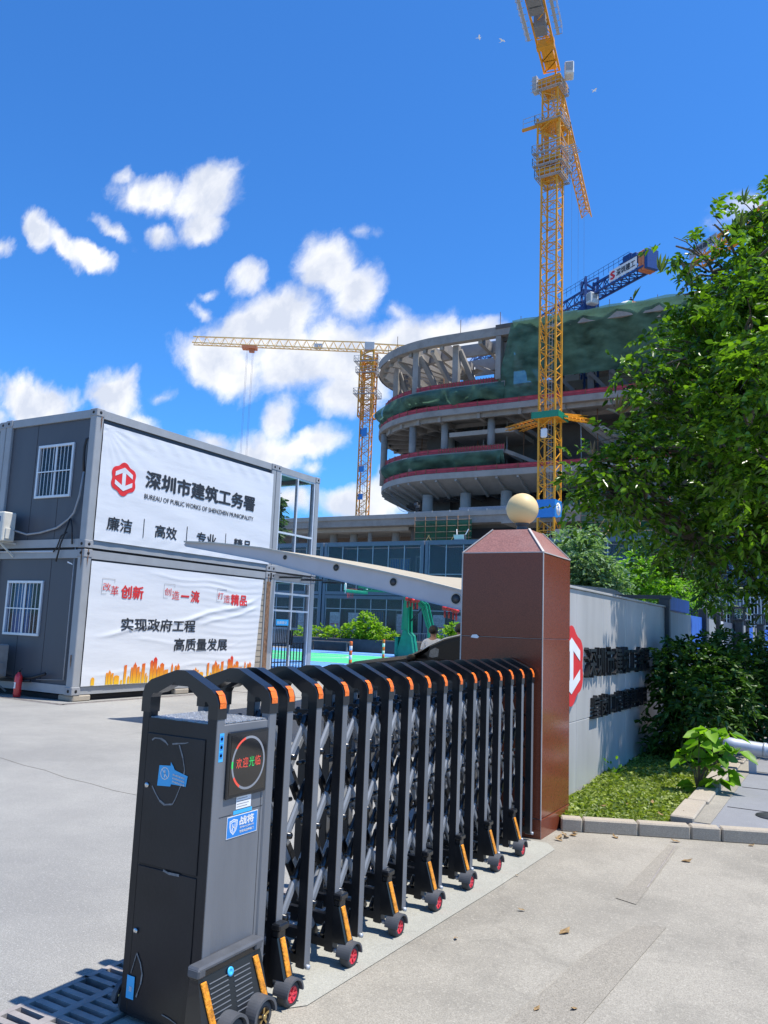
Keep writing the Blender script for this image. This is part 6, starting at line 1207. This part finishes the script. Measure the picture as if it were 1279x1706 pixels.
# ---------------------------------------------------------------- podium in front
pod = thing('podium', 'low concrete podium deck running below the round building', 'podium', (-60, 92, 0))
m = MB(); m.box((-150, 91, 14.9), (30, 135, 16.1), K['conc']); m.box((-150, 90.8, 15.8), (30, 91, 16.35), K['concl']); m.build('deck', pod)
m = MB(); m.box((-150, 92.5, 14.4), (-49.5, 120, 14.88), K['concl']); m.box((-150, 99, 0), (-49.5, 99.5, 14.4), K['bench']); m.build('soffit', pod)
for k in range(14):
    x = -96+k*3.35; m = MB(); r_ = .55 if k % 3 else .3; m.tube([(x, 94.5 if k % 3 else 93.3, 0), (x, 94.5 if k % 3 else 93.3, 14.4)], r_, K['concl'], 12); m.build('column', pod)
m = MB(); m.box((-49.4, 93, 0), (30, 94, 14.88), K['concd']); m.box((-41, 92.8, 13.2), (-30, 92.95, 14.4), K['seam']); m.box((30, 93, 12.5), (-49, 93.0, 12.4), K['conc']); m.build('front_wall', pod)
m = MB(); m.box((-49, 91.2, 16.12), (6, 91.35, 16.6), K['fencel'])
for k in range(22): m.box((-48+k*2.5, 91.1, 16.12), (-47.9+k*2.5, 91.19, 16.65), K['plat'])
m.box((-42, 91.8, 16.12), (6, 91.95, 17.0), K['notice']); m.build('hoarding', pod)
m = MB(); m.box((-27, 84, 11.7), (10, 92, 12.9), K['concl']); m.box((-34, 86, 14.0), (10, 91, 14.5), K['conc']); m.box((-27, 85.5, 7), (10, 86, 11.7), K['concd']); m.build('lower_terrace', pod)
def scaffold(lab, x0, x1, z0, z1, y, mt='netthin'):
    t = thing('scaffold', lab, 'scaffold', ((x0+x1)/2, y, z0), 'green netted scaffolds at the podium')
    m = MB()
    for i in range(int((x1-x0)/1.5)+1): m.tube([(x0+i*1.5, y-.15, z0), (x0+i*1.5, y-.15, z1+.5)], .04, K['rust'], 5)
    z = z0
    while z < z1+.1: m.tube([(x0, y-.17, z), (x1, y-.17, z)], .04, K['bench'], 5); z += .75
    for i in range(2): xm = x0+(x1-x0)*(.25+.45*i); m.tube([(xm-1, y-.2, z0+.1), (xm+.2, y-.2, z0+1.9)], .04, K['jibw'], 5); m.tube([(xm+1.2, y-.2, z0+.1), (xm, y-.2, z0+1.9)], .04, K['jibw'], 5)
    m.build('poles', t); m = MB(); n = int((x1-x0)/.5); vs = [(x0+(x1-x0)*i/n, y+.06*math.sin(i*1.7), z) for z in (z0, (z0+z1)/2, z1) for i in range(n+1)]; m.add(vs, [(j*(n+1)+i, j*(n+1)+i+1, (j+1)*(n+1)+i+1, (j+1)*(n+1)+i) for j in range(2) for i in range(n)], K[mt], True); m.build('net', t)
a, b = unp(692, 868, 1, 90.3), unp(785, 902, 1, 90.3); scaffold('green netted scaffold left of the globe lamp', a.x, b.x, b.z-1, a.z, 90.3)
a, b = unp(968, 842, 1, 83), unp(1090, 880, 1, 83); scaffold('upper green netted scaffold under the tree branches', a.x, b.x+4, b.z, a.z, 83)
a, b = unp(968, 881, 1, 82), unp(1090, 909, 1, 82); scaffold('lower green netted scaffold under the tree branches', a.x, b.x+4, b.z, a.z, 82, 'netthin')
# roof umbrella with a worker
t = thing('beach_umbrella', 'red and green striped umbrella opened on the roof edge', 'umbrella', (-22.3, 97, 41.9)); c = unp(1052, 507, 1, 97); ax = Vector((.35, -.3, .9)).normalized(); m = MB()
xx = ax.cross(Vector((0, 1, 0))).normalized(); yy = ax.cross(xx); n = 10
for i in range(n):
    a0, a1 = 2*math.pi*i/n, 2*math.pi*(i+1)/n; q = lambda a_, r_, h_: c+xx*math.cos(a_)*r_+yy*math.sin(a_)*r_+ax*h_; mt = [K['hoopr'], K['white'], K['hoopg'], K['hoopr'], K['amber']][i % 5]; m.add([c+ax*.5, q(a0, .8, .32), q(a0, 1.35, -.05), q(a1, 1.35, -.05), q(a1, .8, .32)], [(0, 1, 4), (1, 2, 3, 4)], mt)
m.build('canopy_cloth', t); m = MB(); m.tube([c+ax*.5, c-ax*1.4], .04, K['plat'], 6); m.build('pole', t)
pp = unp(1051, 524, 1, 97.4); person(pp.x, 97.4, 41.9, 1.65, 0, 'worker in dark clothes on the roof edge under the umbrella', K['trouser'])
# two floodlights on the deck at the left
for px, py, lab in ((693, 840, 'upper of two small floodlights on the podium deck'), (696, 844, 'lower of two small floodlights on the podium deck')):
    c = unp(px, py, 1, 92); m = MB(); m.obox(c, (.5, 0, 0), (0, .3, 0), (0, .1, .4), K['fencem'], .05); m.tube([(c.x+.1, 92, 16.1), (c.x, 92, c.z-.1)], .05, K['fencem'], 6); tag(m.build('deck_floodlight', loc=(c.x, 92, 16.1)), lab, 'floodlight', 'floodlights on the podium')
def wirecurve(lab, pts, r): m = MB(); m.tube(pts, r, K['wire'], 4, False); tag(m.build('hanging_cable', loc=pts[0]), lab, 'cable', 'cables hanging from the building edge')
for k, lab in ((0, 'nearer cable hanging from the lowest slab to the deck'), (1, 'farther cable hanging from the lowest slab to the deck')):
    a, b = unp(650, 820, 1, 100), unp(684, 850, 1, 93); wirecurve(lab, [tuple(a.lerp(b, i/10)+Vector((0, 0, -(2.4-k*1.6)*4*(i/10)*(1-i/10)*.5))) for i in range(11)], .03)
rr = random.Random(9)                                   # steel props and formwork left between the floors
for k in range(26):
    x = -56+k*1.75+rr.uniform(-.5, .5); y = Y0B+rr.uniform(3.5, 9) if x > -46 else Y0B+rr.uniform(9, 14); z0, z1 = (22.3, 30) if k % 3 else (31, 39.5 if x < -40 else 34)
    m = MB(); m.tube([(x, y, z0), (x+rr.uniform(-.15, .15), y, z1)], .07, K['rust' if k % 2 else 'plat'], 5); m.build('steel_prop', bld)
for k in range(9):
    x = -50+k*3.1; m = MB(); m.box((x, Y0B+4+rr.uniform(0, 3), 22.32), (x+rr.uniform(.6, 1.8), Y0B+7.5, 22.5+rr.uniform(.3, 1.0)), K['bench' if k % 2 else 'conc']); m.build('material_stack', bld)
# ---------------------------------------------------------------- tower cranes
def rot2(x, y, a): return x*math.cos(a)-y*math.sin(a), x*math.sin(a)+y*math.cos(a)
def mast(m, bx, by, z0, z1, w, a, seg, mt, ch=.16, br=.08, ladder=True):
    cs = [rot2(sx*w/2, sy*w/2, a) for sx, sy in ((-1, -1), (1, -1), (1, 1), (-1, 1))]; P_ = lambda i, z: Vector((bx+cs[i % 4][0], by+cs[i % 4][1], z)); d = Vector((*rot2(1, 0, a), 0))
    for i in range(4): m.obox(P_(i, (z0+z1)/2), d*ch, Vector((-d.y, d.x, 0))*ch, (0, 0, z1-z0), mt)
    n = max(1, round((z1-z0)/seg)); h = (z1-z0)/n
    for k in range(n):
        za, zb = z0+k*h, z0+(k+1)*h
        for i in range(4):
            m.bar(P_(i, za), P_(i+1, za), br, br, mt)
            m.bar(P_(i+(k % 2), za), P_(i+1-(k % 2), (za+zb)/2), br, br, mt); m.bar(P_(i+1-(k % 2), (za+zb)/2), P_(i+(k % 2), zb), br, br, mt)
        if ladder:
            for s in (-.18, .18): q = Vector((bx, by, 0))+d*s; m.bar((q.x, q.y, za), (q.x, q.y, zb), .04, .04, K['plat'])
            for r_ in range(6): z = za+h*r_/6; m.bar(Vector((bx, by, z))-d*.18, Vector((bx, by, z))+d*.18, .03, .03, K['plat'])
def jib(m, A_, B_, w, h0, h1, seg, mt, c=.13, b=.06, mt2=None, invert=False):
    A_, B_ = Vector(A_), Vector(B_); d = (B_-A_); L_ = d.length; d.normalize(); s = d.cross(Vector((0, 0, 1))).normalized()*w/2; u = Vector((0, 0, 1)); n = round(L_/seg); mt2 = mt2 or mt
    H = lambda t: u*(h0+(h1-h0)*t)
    m.bar(A_+s, B_+s, c, c, mt); m.bar(A_-s, B_-s, c, c, mt); m.bar(A_+H(0), B_+H(1), c*1.2, c*1.2, mt)
    for k in range(n):
        t0, t1 = k/n, (k+1)/n; p, q = A_.lerp(B_, t0), A_.lerp(B_, t1); r_ = (p+q)/2+H((t0+t1)/2)
        for e in (1, -1): m.bar(p+s*e, r_, b, b, mt2); m.bar(r_, q+s*e, b, b, mt2)
        m.bar(p+s, p-s, b, b, mt2); m.bar(p+s, q-s, b, b, mt2)
def platform(m, bx, by, z, w, a, rail=1.1, mt='plat', hole=None):
    d = Vector((*rot2(1, 0, a), 0)); e = Vector((-d.y, d.x, 0)); c = Vector((bx, by, z))
    for s in (-1, 1):
        [m.bar(c+d*s*(w/2-o)-e*w/2, c+d*s*(w/2-o)+e*w/2, .09, .06, K[mt]) for o in (0, .2, .4)]; [m.bar(c+e*s*(w/2-o)-d*w/2, c+e*s*(w/2-o)+d*w/2, .09, .06, K[mt]) for o in (0, .2, .4)]
        for hh in (.5, rail): m.bar(c+d*s*w/2-e*w/2+Vector((0, 0, hh)), c+d*s*w/2+e*w/2+Vector((0, 0, hh)), .05, .05, K[mt]); m.bar(c+e*s*w/2-d*w/2+Vector((0, 0, hh)), c+e*s*w/2+d*w/2+Vector((0, 0, hh)), .05, .05, K[mt])
        for q in np.linspace(-.5, .5, 6): m.bar(c+d*s*w/2+e*w*q, c+d*s*w/2+e*w*q+Vector((0, 0, rail)), .05, .05, K[mt]); m.bar(c+e*s*w/2+d*w*q, c+e*s*w/2+d*w*q+Vector((0, 0, rail)), .05, .05, K[mt])
def cabin(t, c, d, s=1.0):
    d = Vector(d).normalized(); e = Vector((-d.y, d.x, 0)); c = Vector(c); m = MB(); m.obox(c, d*1.9*s, e*1.4*s, (0, 0, 2.1*s), K['cabw'], .12); m.build('cab', t)
    m = MB(); m.obox(c+d*.96*s+Vector((0, 0, .1)), d*.05, e*1.1*s, (0, 0, 1.4*s), K['pane']); m.obox(c+e*.71*s+Vector((0, 0, .3)), d*1.0*s, e*.05, (0, 0, .9*s), K['pane']); m.obox(c-e*.71*s+Vector((0, 0, .3)), d*1.0*s, e*.05, (0, 0, .9*s), K['pane']); m.build('cab_windows', t)
# near yellow crane
a = R(-3); BX, BYC = -28.4, 86.2
t = thing('tower_crane', 'tall yellow tower crane in front of the round building, its jib pointing away', 'crane', (BX, BYC, 0), 'tower cranes')
m = MB(); mast(m, BX, BYC, 0, 57, 1.9, a, 2.6, K['crane'], .2, .085); m.build('mast', t)
m = MB(); mast(m, BX, BYC, 57, 67.5, 1.9, a, 2.4, K['crane'], .18, .09); mast(m, BX, BYC, 55.6, 62.5, 2.7, a, 3.2, K['crane'], .2, .12, False); m.build('climbing_cage', t)
d = Vector((*rot2(1, 0, a), 0)); e_ = Vector((-d.y, d.x, 0)); cc = Vector((BX, BYC, 0))
for z, w in ((61.9, 3.3), (57.9, 3.7), (56.3, 3.6), (54.9, 3.2), (66.3, 2.9)): m = MB(); platform(m, BX, BYC, z, w, a, 1.0); m.build('platform', t)
m = MB(); [m.bar(cc+d*1.7-e_*(1.5-.45*k)+Vector((0, 0, 57.8)), cc+d*3.4-e_*(1.5-.45*k)+Vector((0, 0, 57.8)), .12, .06, K['plat']) for k in range(5)]; m.build('platform', t)
m = MB(); m.obox(cc-d*2.1-e_*1.2+Vector((0, 0, 61.75)), d*2.6, e_*.25, (0, 0, .32), K['crane2']); m.bar(cc-d*3.3-e_*1.2+Vector((0, 0, 62)), cc-d*3.3-e_*1.2+Vector((0, 0, 63.2)), .05, .05, K['plat']); m.bar(cc-d*3.3-e_*1.2+Vector((0, 0, 63.2)), cc-d*1.6-e_*1.2+Vector((0, 0, 63.2)), .05, .05, K['plat']); m.bar(cc-d*3.3-e_*1.2+Vector((0, 0, 62.6)), cc-d*1.6-e_*1.2+Vector((0, 0, 62.6)), .05, .05, K['plat']); m.build('hoist_beam', t)
for z, h, nm in ((67.2, .9, 'slewing_ring'), (55.6, .5, 'cage_collar'), (57.2, .5, 'cage_collar'), (62.0, .5, 'cage_collar')): m = MB(); m.obox(cc+Vector((0, 0, z)), d*2.75, e_*2.75, (0, 0, h), K['crane']); m.build(nm, t)
JD = Vector((-5.5, 34, 0)).normalized(); JZ = 68.4; jb = cc+Vector((0, 0, JZ)); sj = JD.cross(Vector((0, 0, 1)))
m = MB(); jib(m, jb+JD*1, jb+JD*35, 1.5, 2.0, 1.3, 1.9, K['crane'], .17, .08); m.build('jib', t)
m = MB()
for k in range(4): p_ = jb+JD*(8+k*7)+sj*.3; m.tube([p_, p_-Vector((0, 0, 20))], .015, K['wire'], 4, False)
m.obox(jb+JD*13+Vector((0, 0, -.3)), JD*1.6, sj*1.4, (0, 0, .5), K['crane']); m.build('hoist_rope', t)
m = MB(); jib(m, jb-JD*1, jb-JD*19, 1.8, 1.5, 1.2, 2.0, K['crane'], .22, .1); m.obox(jb-JD*3.2+Vector((0, 0, .2)), JD*3.5, sj*1.3, (0, 0, .5), K['crane']); m.obox(jb-JD*5.8+Vector((0, 0, 0)), JD*.7, sj*2, (0, 0, 1.0), K['crane']); m.build('counter_jib', t)
m = MB(); m.obox(jb-JD*9.0+Vector((0, 0, .0)), JD*1.6, sj*1.3, (0, 0, 1.7), K['ballast'], .05); m.build('winch_house', t)
for k in range(3): m = MB(); m.obox(jb-JD*(12.0+k*1.3)+Vector((0, 0, -.1)), JD*1.1, sj*1.5, (0, 0, 1.5), K['ballast'], .05); m.build('ballast_block', t)
m = MB()
for s in (-1, 1):
    m.obox(jb-JD*11+sj*s*1.65+Vector((0, 0, -.1)), JD*8, sj*.35, (0, 0, .06), K['plat'])
    for hh in (.5, 1.05): m.bar(jb-JD*7+sj*s*2.05+Vector((0, 0, hh)), jb-JD*15+sj*s*2.05+Vector((0, 0, hh)), .05, .05, K['plat'])
    for k in range(9): p_ = jb-JD*(7+k)+sj*s*2.05; m.bar(p_, p_+Vector((0, 0, 1.05)), .05, .05, K['plat']); m.bar(p_-sj*s*.8, p_, .06, .06, K['plat'])
m.build('walkway', t)
cabin(t, cc+d*2.0+Vector((0, 0, 68.5)), d*.4-e_, .78)
m = MB(); m.obox(cc-d*2.0-e_*.6+Vector((0, 0, 67.6)), d*.6, e_*.9, (0, 0, 2.0), K['plat'], .04)
for k in range(4): m.bar(cc-d*2.4-e_*1.2+Vector((0, 0, 66.4+k*.5)), cc-d*1.3-e_*1.2+Vector((0, 0, 66.4+k*.5)), .05, .05, K['plat'])
m.build('electric_cabinet', t)
m = MB(); zc = 25.85; m.obox(cc+Vector((0, 0, zc)), d*3.1, e_*3.1, (0, 0, .4), K['crane'])
for s in (-1, 1): m.obox(cc+e_*s*1.55+Vector((0, 0, zc+.15)), d*3.2, e_*.08, (0, 0, .75), K['hoopg']); m.obox(cc+d*s*1.55+Vector((0, 0, zc+.15)), d*.08, e_*3.2, (0, 0, .75), K['hoopg'])
m.build('collar_platform', t)
m = MB()
def tie(p, q):
    p, q = Vector(p), Vector(q); ax = (q-p).normalized(); s = ax.cross(Vector((0, 0, 1))).normalized()*.22
    for dz in (-.22, .22):
        for k in (-1, 1): m.bar(p+s*k+Vector((0, 0, dz)), q+s*k+Vector((0, 0, dz)), .1, .1, K['crane2'])
    n = 8
    for k in range(n): m.bar(p.lerp(q, k/n)+s+Vector((0, 0, -.22)), p.lerp(q, (k+1)/n)-s+Vector((0, 0, .22)), .06, .06, K['crane2']); m.bar(p.lerp(q, k/n)-s+Vector((0, 0, .22)), p.lerp(q, (k+1)/n)+s+Vector((0, 0, -.22)), .06, .06, K['crane2'])
tie(cc-d*1.5+Vector((0, 0, zc)), unp(845, 715, 1, 95.6)); tie(cc-d*.8+e_*.6+Vector((0, 0, zc)), unp(868, 716, 1, 96.5)); tie(cc+d*1.5+Vector((0, 0, zc+.1)), unp(988, 703, 1, 95.4)); tie(cc+d*1.3-e_+Vector((0, 0, zc)), unp(975, 696, 1, 95.6)); m.build('tie_brace', t)
m = MB(); zb = 15.4; m.obox(cc+Vector((0, 0, zb)), d*2.15, e_*2.15, (0, 0, 2.0), K['acb' if False else 'blue']); m.build('blue_sheet', t)
m = MB(); q = cc+d*1.085+Vector((0, 0, zb)); m.lathe(q, [(.72, 0), (.72, .004), (0, .005)], K['white'], 28, tuple(d)); m.obox(q+d*.01+Vector((0, 0, -.1)), d*.01, e_*.1, (0, 0, .8), K['blue']); m.obox(q+d*.01+Vector((0, 0, .18)), d*.01, e_*.62, (0, 0, .1), K['blue']); m.obox(q+d*.01+Vector((0, 0, .36)), d*.01, e_*.28, (0, 0, .1), K['blue']); m.build('round_emblem', t)
m = MB(); m.obox(cc-e_*1.0-d*.3+Vector((0, 0, 24)), d*.8, e_*.3, (0, 0, 1.1), K['white'], .15); m.build('wrapped_sheet', t)
# far yellow crane
BX2, BY2, Z2 = -71.1, 116, 50.2
t = thing('tower_crane', 'distant yellow tower crane on the left with a long pale level jib', 'crane', (BX2, BY2, 0), 'tower cranes')
a2 = R(15); m = MB(); mast(m, BX2, BY2, 0, 47.5, 1.75, a2, 2.6, K['crane2'], .19, .085); m.build('mast', t)
m = MB(); mast(m, BX2, BY2, 37.5, 46, 2.5, a2, 2.6, K['crane2'], .2, .12, False); mast(m, BX2, BY2, 46, 49.4, 2.3, a2, 1.7, K['crane'], .3, .2, False); m.build('climbing_cage', t)
for z_, w_ in ((41.4, 4.0), (45.3, 3.6), (47.2, 4.2)): m = MB(); platform(m, BX2, BY2, z_, w_, a2, 1.0); m.build('platform', t)
J2 = Vector((-27, -16, 0)).normalized(); s2 = J2.cross(Vector((0, 0, 1))); jb2 = Vector((BX2, BY2, Z2-.6))
m = MB(); jib(m, jb2+J2*.8, jb2+J2*31, 1.3, 1.6, 1.3, 1.55, K['jibw'], .15, .07); m.build('jib', t)
m = MB(); jib(m, jb2-J2*.8, jb2-J2*14, 1.5, 1.4, 1.2, 1.7, K['jibw'], .17, .08); m.build('counter_jib', t)
m = MB(); m.obox(jb2+Vector((0, 0, .8)), J2*1.7, s2*1.3, (0, 0, 1.5), K['plat'], .05); m.build('cab', t)
m = MB(); m.obox(jb2+J2*21+Vector((0, 0, -.35)), J2*2.6, s2*1.5, (0, 0, .45), K['counter']); m.obox(jb2+J2*20.6+Vector((0, 0, -.85)), J2*.9, s2*.6, (0, 0, .6), K['counter']); m.obox(jb2+J2*9+Vector((0, 0, .5)), J2*1.4, s2*.9, (0, 0, .7), K['plat']); m.build('trolley', t)
m = MB()
for k in (-.7, -.5, .3, .5): p_ = jb2+J2*(21+k); m.tube([p_, p_-Vector((0, 0, 26))], .022, K['wire'], 4, False)
m.build('hoist_rope', t)
m = MB()
for z, s, mt in ((34, 1.5, 'blue'), (27.8, 1.0, 'blue'), (23, 1.0, 'blue')): m.box((BX2-s/2, BY2-1.0, z), (BX2+s/2, BY2-.95, z+s), K[mt])
m.build('blue_board', t)
# blue crane behind the roof
MX, MYB, ZJ = -29.1, 105, 48.3
t = thing('tower_crane', 'blue tower crane rising behind the roof with a white lettered counter jib', 'crane', (MX, MYB, 30), 'tower cranes')
m = MB(); mast(m, MX, MYB, 34, 46.6, 1.8, .5, 2, K['craneb'], .28, .14); m.obox((MX, MYB, 45.4), (2.3, 0, 0), (0, 2.3, 0), (0, 0, 1.6), K['craneb']); m.obox((MX, MYB, 43.2), (3.4, 0, 0), (0, 3.4, 0), (0, 0, .5), K['craneb']); m.box((MX-4, MYB-.6, 42.6), (MX+3, MYB+.6, 42.9), K['craneb']); mast(m, MX, MYB, 46.5, 50.4, 1.7, .6, 1.9, K['craneb'], .28, .16, False); m.build('mast', t)
J3 = (Vector((-40.05, 112.24, 0))-Vector((-19.67, 97.37, 0))).normalized(); s3 = J3.cross(Vector((0, 0, 1))); P0 = Vector((MX, MYB, ZJ-.9))
m = MB(); jib(m, P0+J3*.8, P0+J3*32, 1.5, 1.9, 1.4, 1.7, K['craneb'], .2, .1); m.build('jib', t)
m = MB(); jib(m, P0-J3*.8, P0-J3*11.6, 1.9, 1.9, 1.9, 1.6, K['craneb'], .24, .12)
m.obox(P0-J3*8.6+Vector((0, 0, 2.1)), J3*3.2, s3*1.6, (0, 0, .15), K['craneb']); m.obox(P0-J3*8.0+Vector((0, 0, 2.7)), J3*1.6, s3*1.0, (0, 0, .9), K['craneb'], .1); m.obox(P0-J3*9.3+Vector((0, 0, 2.5)), J3*.8, s3*1.0, (0, 0, .7), K['craneb'], .1); m.build('counter_jib', t)
for k in range(3): m = MB(); m.obox(P0-J3*(10.9+k*.55)+Vector((0, 0, .9)), J3*.5, s3*1.9, (0, 0, 2.6), K['counter'] if k < 2 else K['craneb'], .06); m.build('ballast_block', t)
fs = s3 if (s3.y < 0) else -s3; ps = P0-J3*5.4+fs*1.08; dirx = -J3
m = MB(); m.obox(ps+dirx*2.6+Vector((0, 0, .95)), dirx*5.2, fs*.06, (0, 0, 1.5), K['white']); o = m.build('lettered_board', t)
m = MB(); m.text('深圳建工', ps+dirx*1.4+fs*.05+Vector((0, 0, .5)), dirx, (0, 0, 1), .9, K['ink'], 3.5, fs, bold=.03); m.text('S', ps+dirx*.3+fs*.05+Vector((0, 0, .45)), dirx, (0, 0, 1), 1.0, K['red'], .75, fs, bold=.06); m.build('board_lettering', o)
m = MB()
for hh in (2.5, 3.0): m.bar(P0+J3*6+fs*.9+Vector((0, 0, hh)), P0-J3*9+fs*.9+Vector((0, 0, hh)), .04, .04, K['craneb'])
for k in range(16): p_ = P0+J3*(6-k)+fs*.9; m.bar(p_+Vector((0, 0, 1.8)), p_+Vector((0, 0, 3)), .04, .04, K['craneb'])
m.build('handrail', t); cabin(t, Vector((MX, MYB, ZJ-1.6))-J3*1.8+fs*1.0, fs, .75)
# orange crane glimpsed through the tree
A4, B4 = unp(1160, 442, 1, 87.4), None; z4 = A4.z; B4 = Vector((-4.4, 79.3, z4)); d4 = (B4-A4).normalized(); s4 = d4.cross(Vector((0, 0, 1))); mx4 = A4.lerp(B4, .86)
t = thing('tower_crane', 'orange tower crane glimpsed through the top of the leafy tree', 'crane', (mx4.x, mx4.y, 0), 'tower cranes')
m = MB(); mast(m, mx4.x, mx4.y, 0, z4-.5, 1.8, .3, 2.6, K['crane2'], .2, .1, False); m.build('mast', t)
m = MB(); jib(m, A4, B4+d4*25, 1.5, 1.7, 1.5, 1.7, K['crane2'], .2, .1); m.build('jib', t)
f4 = s4 if s4.y < 0 else -s4
m = MB(); m.obox(A4+d4*2.2+f4*.85+Vector((0, 0, 1.0)), d4*4.4, f4*.06, (0, 0, 1.0), K['notice']); o = m.build('lettered_board', t); m = MB(); m.text('深圳建工', A4+d4*.6+f4*.9+Vector((0, 0, .7)), d4, (0, 0, 1), .6, K['ink'], 3.2, f4, bold=.03); m.build('board_lettering', o)
# birds
for px, py, lab, r_ in ((798, 63, 'left one of two close white birds high in the sky', .3), (836, 68, 'right one of two close white birds high in the sky', -.5), (990, 151, 'white bird right of the tall yellow crane', .9)):
    c = Vector((0, 0, EYE))+raydir(px, py)*150; t = thing('bird', lab, 'bird', c, 'white birds'); s = .62; d = Vector((math.cos(r_), math.sin(r_), 0)); e = Vector((-d.y, d.x, 0))
    m = MB(); m.tube([c-d*.55*s, c-d*.3*s, c, c+d*.3*s, c+d*.45*s, c+d*.6*s], [.02*s, .09*s, .13*s, .1*s, .07*s, .02*s], K['paper'], 8)
    for k in (-1, 1):
        P_ = [c+d*.2*s+e*k*.08*s, c+d*.3*s+e*k*.55*s+Vector((0, 0, .22*s)), c+d*.05*s+e*k*1.05*s+Vector((0, 0, .1*s)), c-d*.12*s+e*k*.5*s+Vector((0, 0, .18*s)), c-d*.2*s+e*k*.08*s]; m.poly(P_, (0, 0, .03*s), K['paper'])
    m.poly([c-d*.5*s, c-d*.85*s+e*.16*s, c-d*.85*s-e*.16*s], (0, 0, .02*s), K['paper']); m.build('body', t)
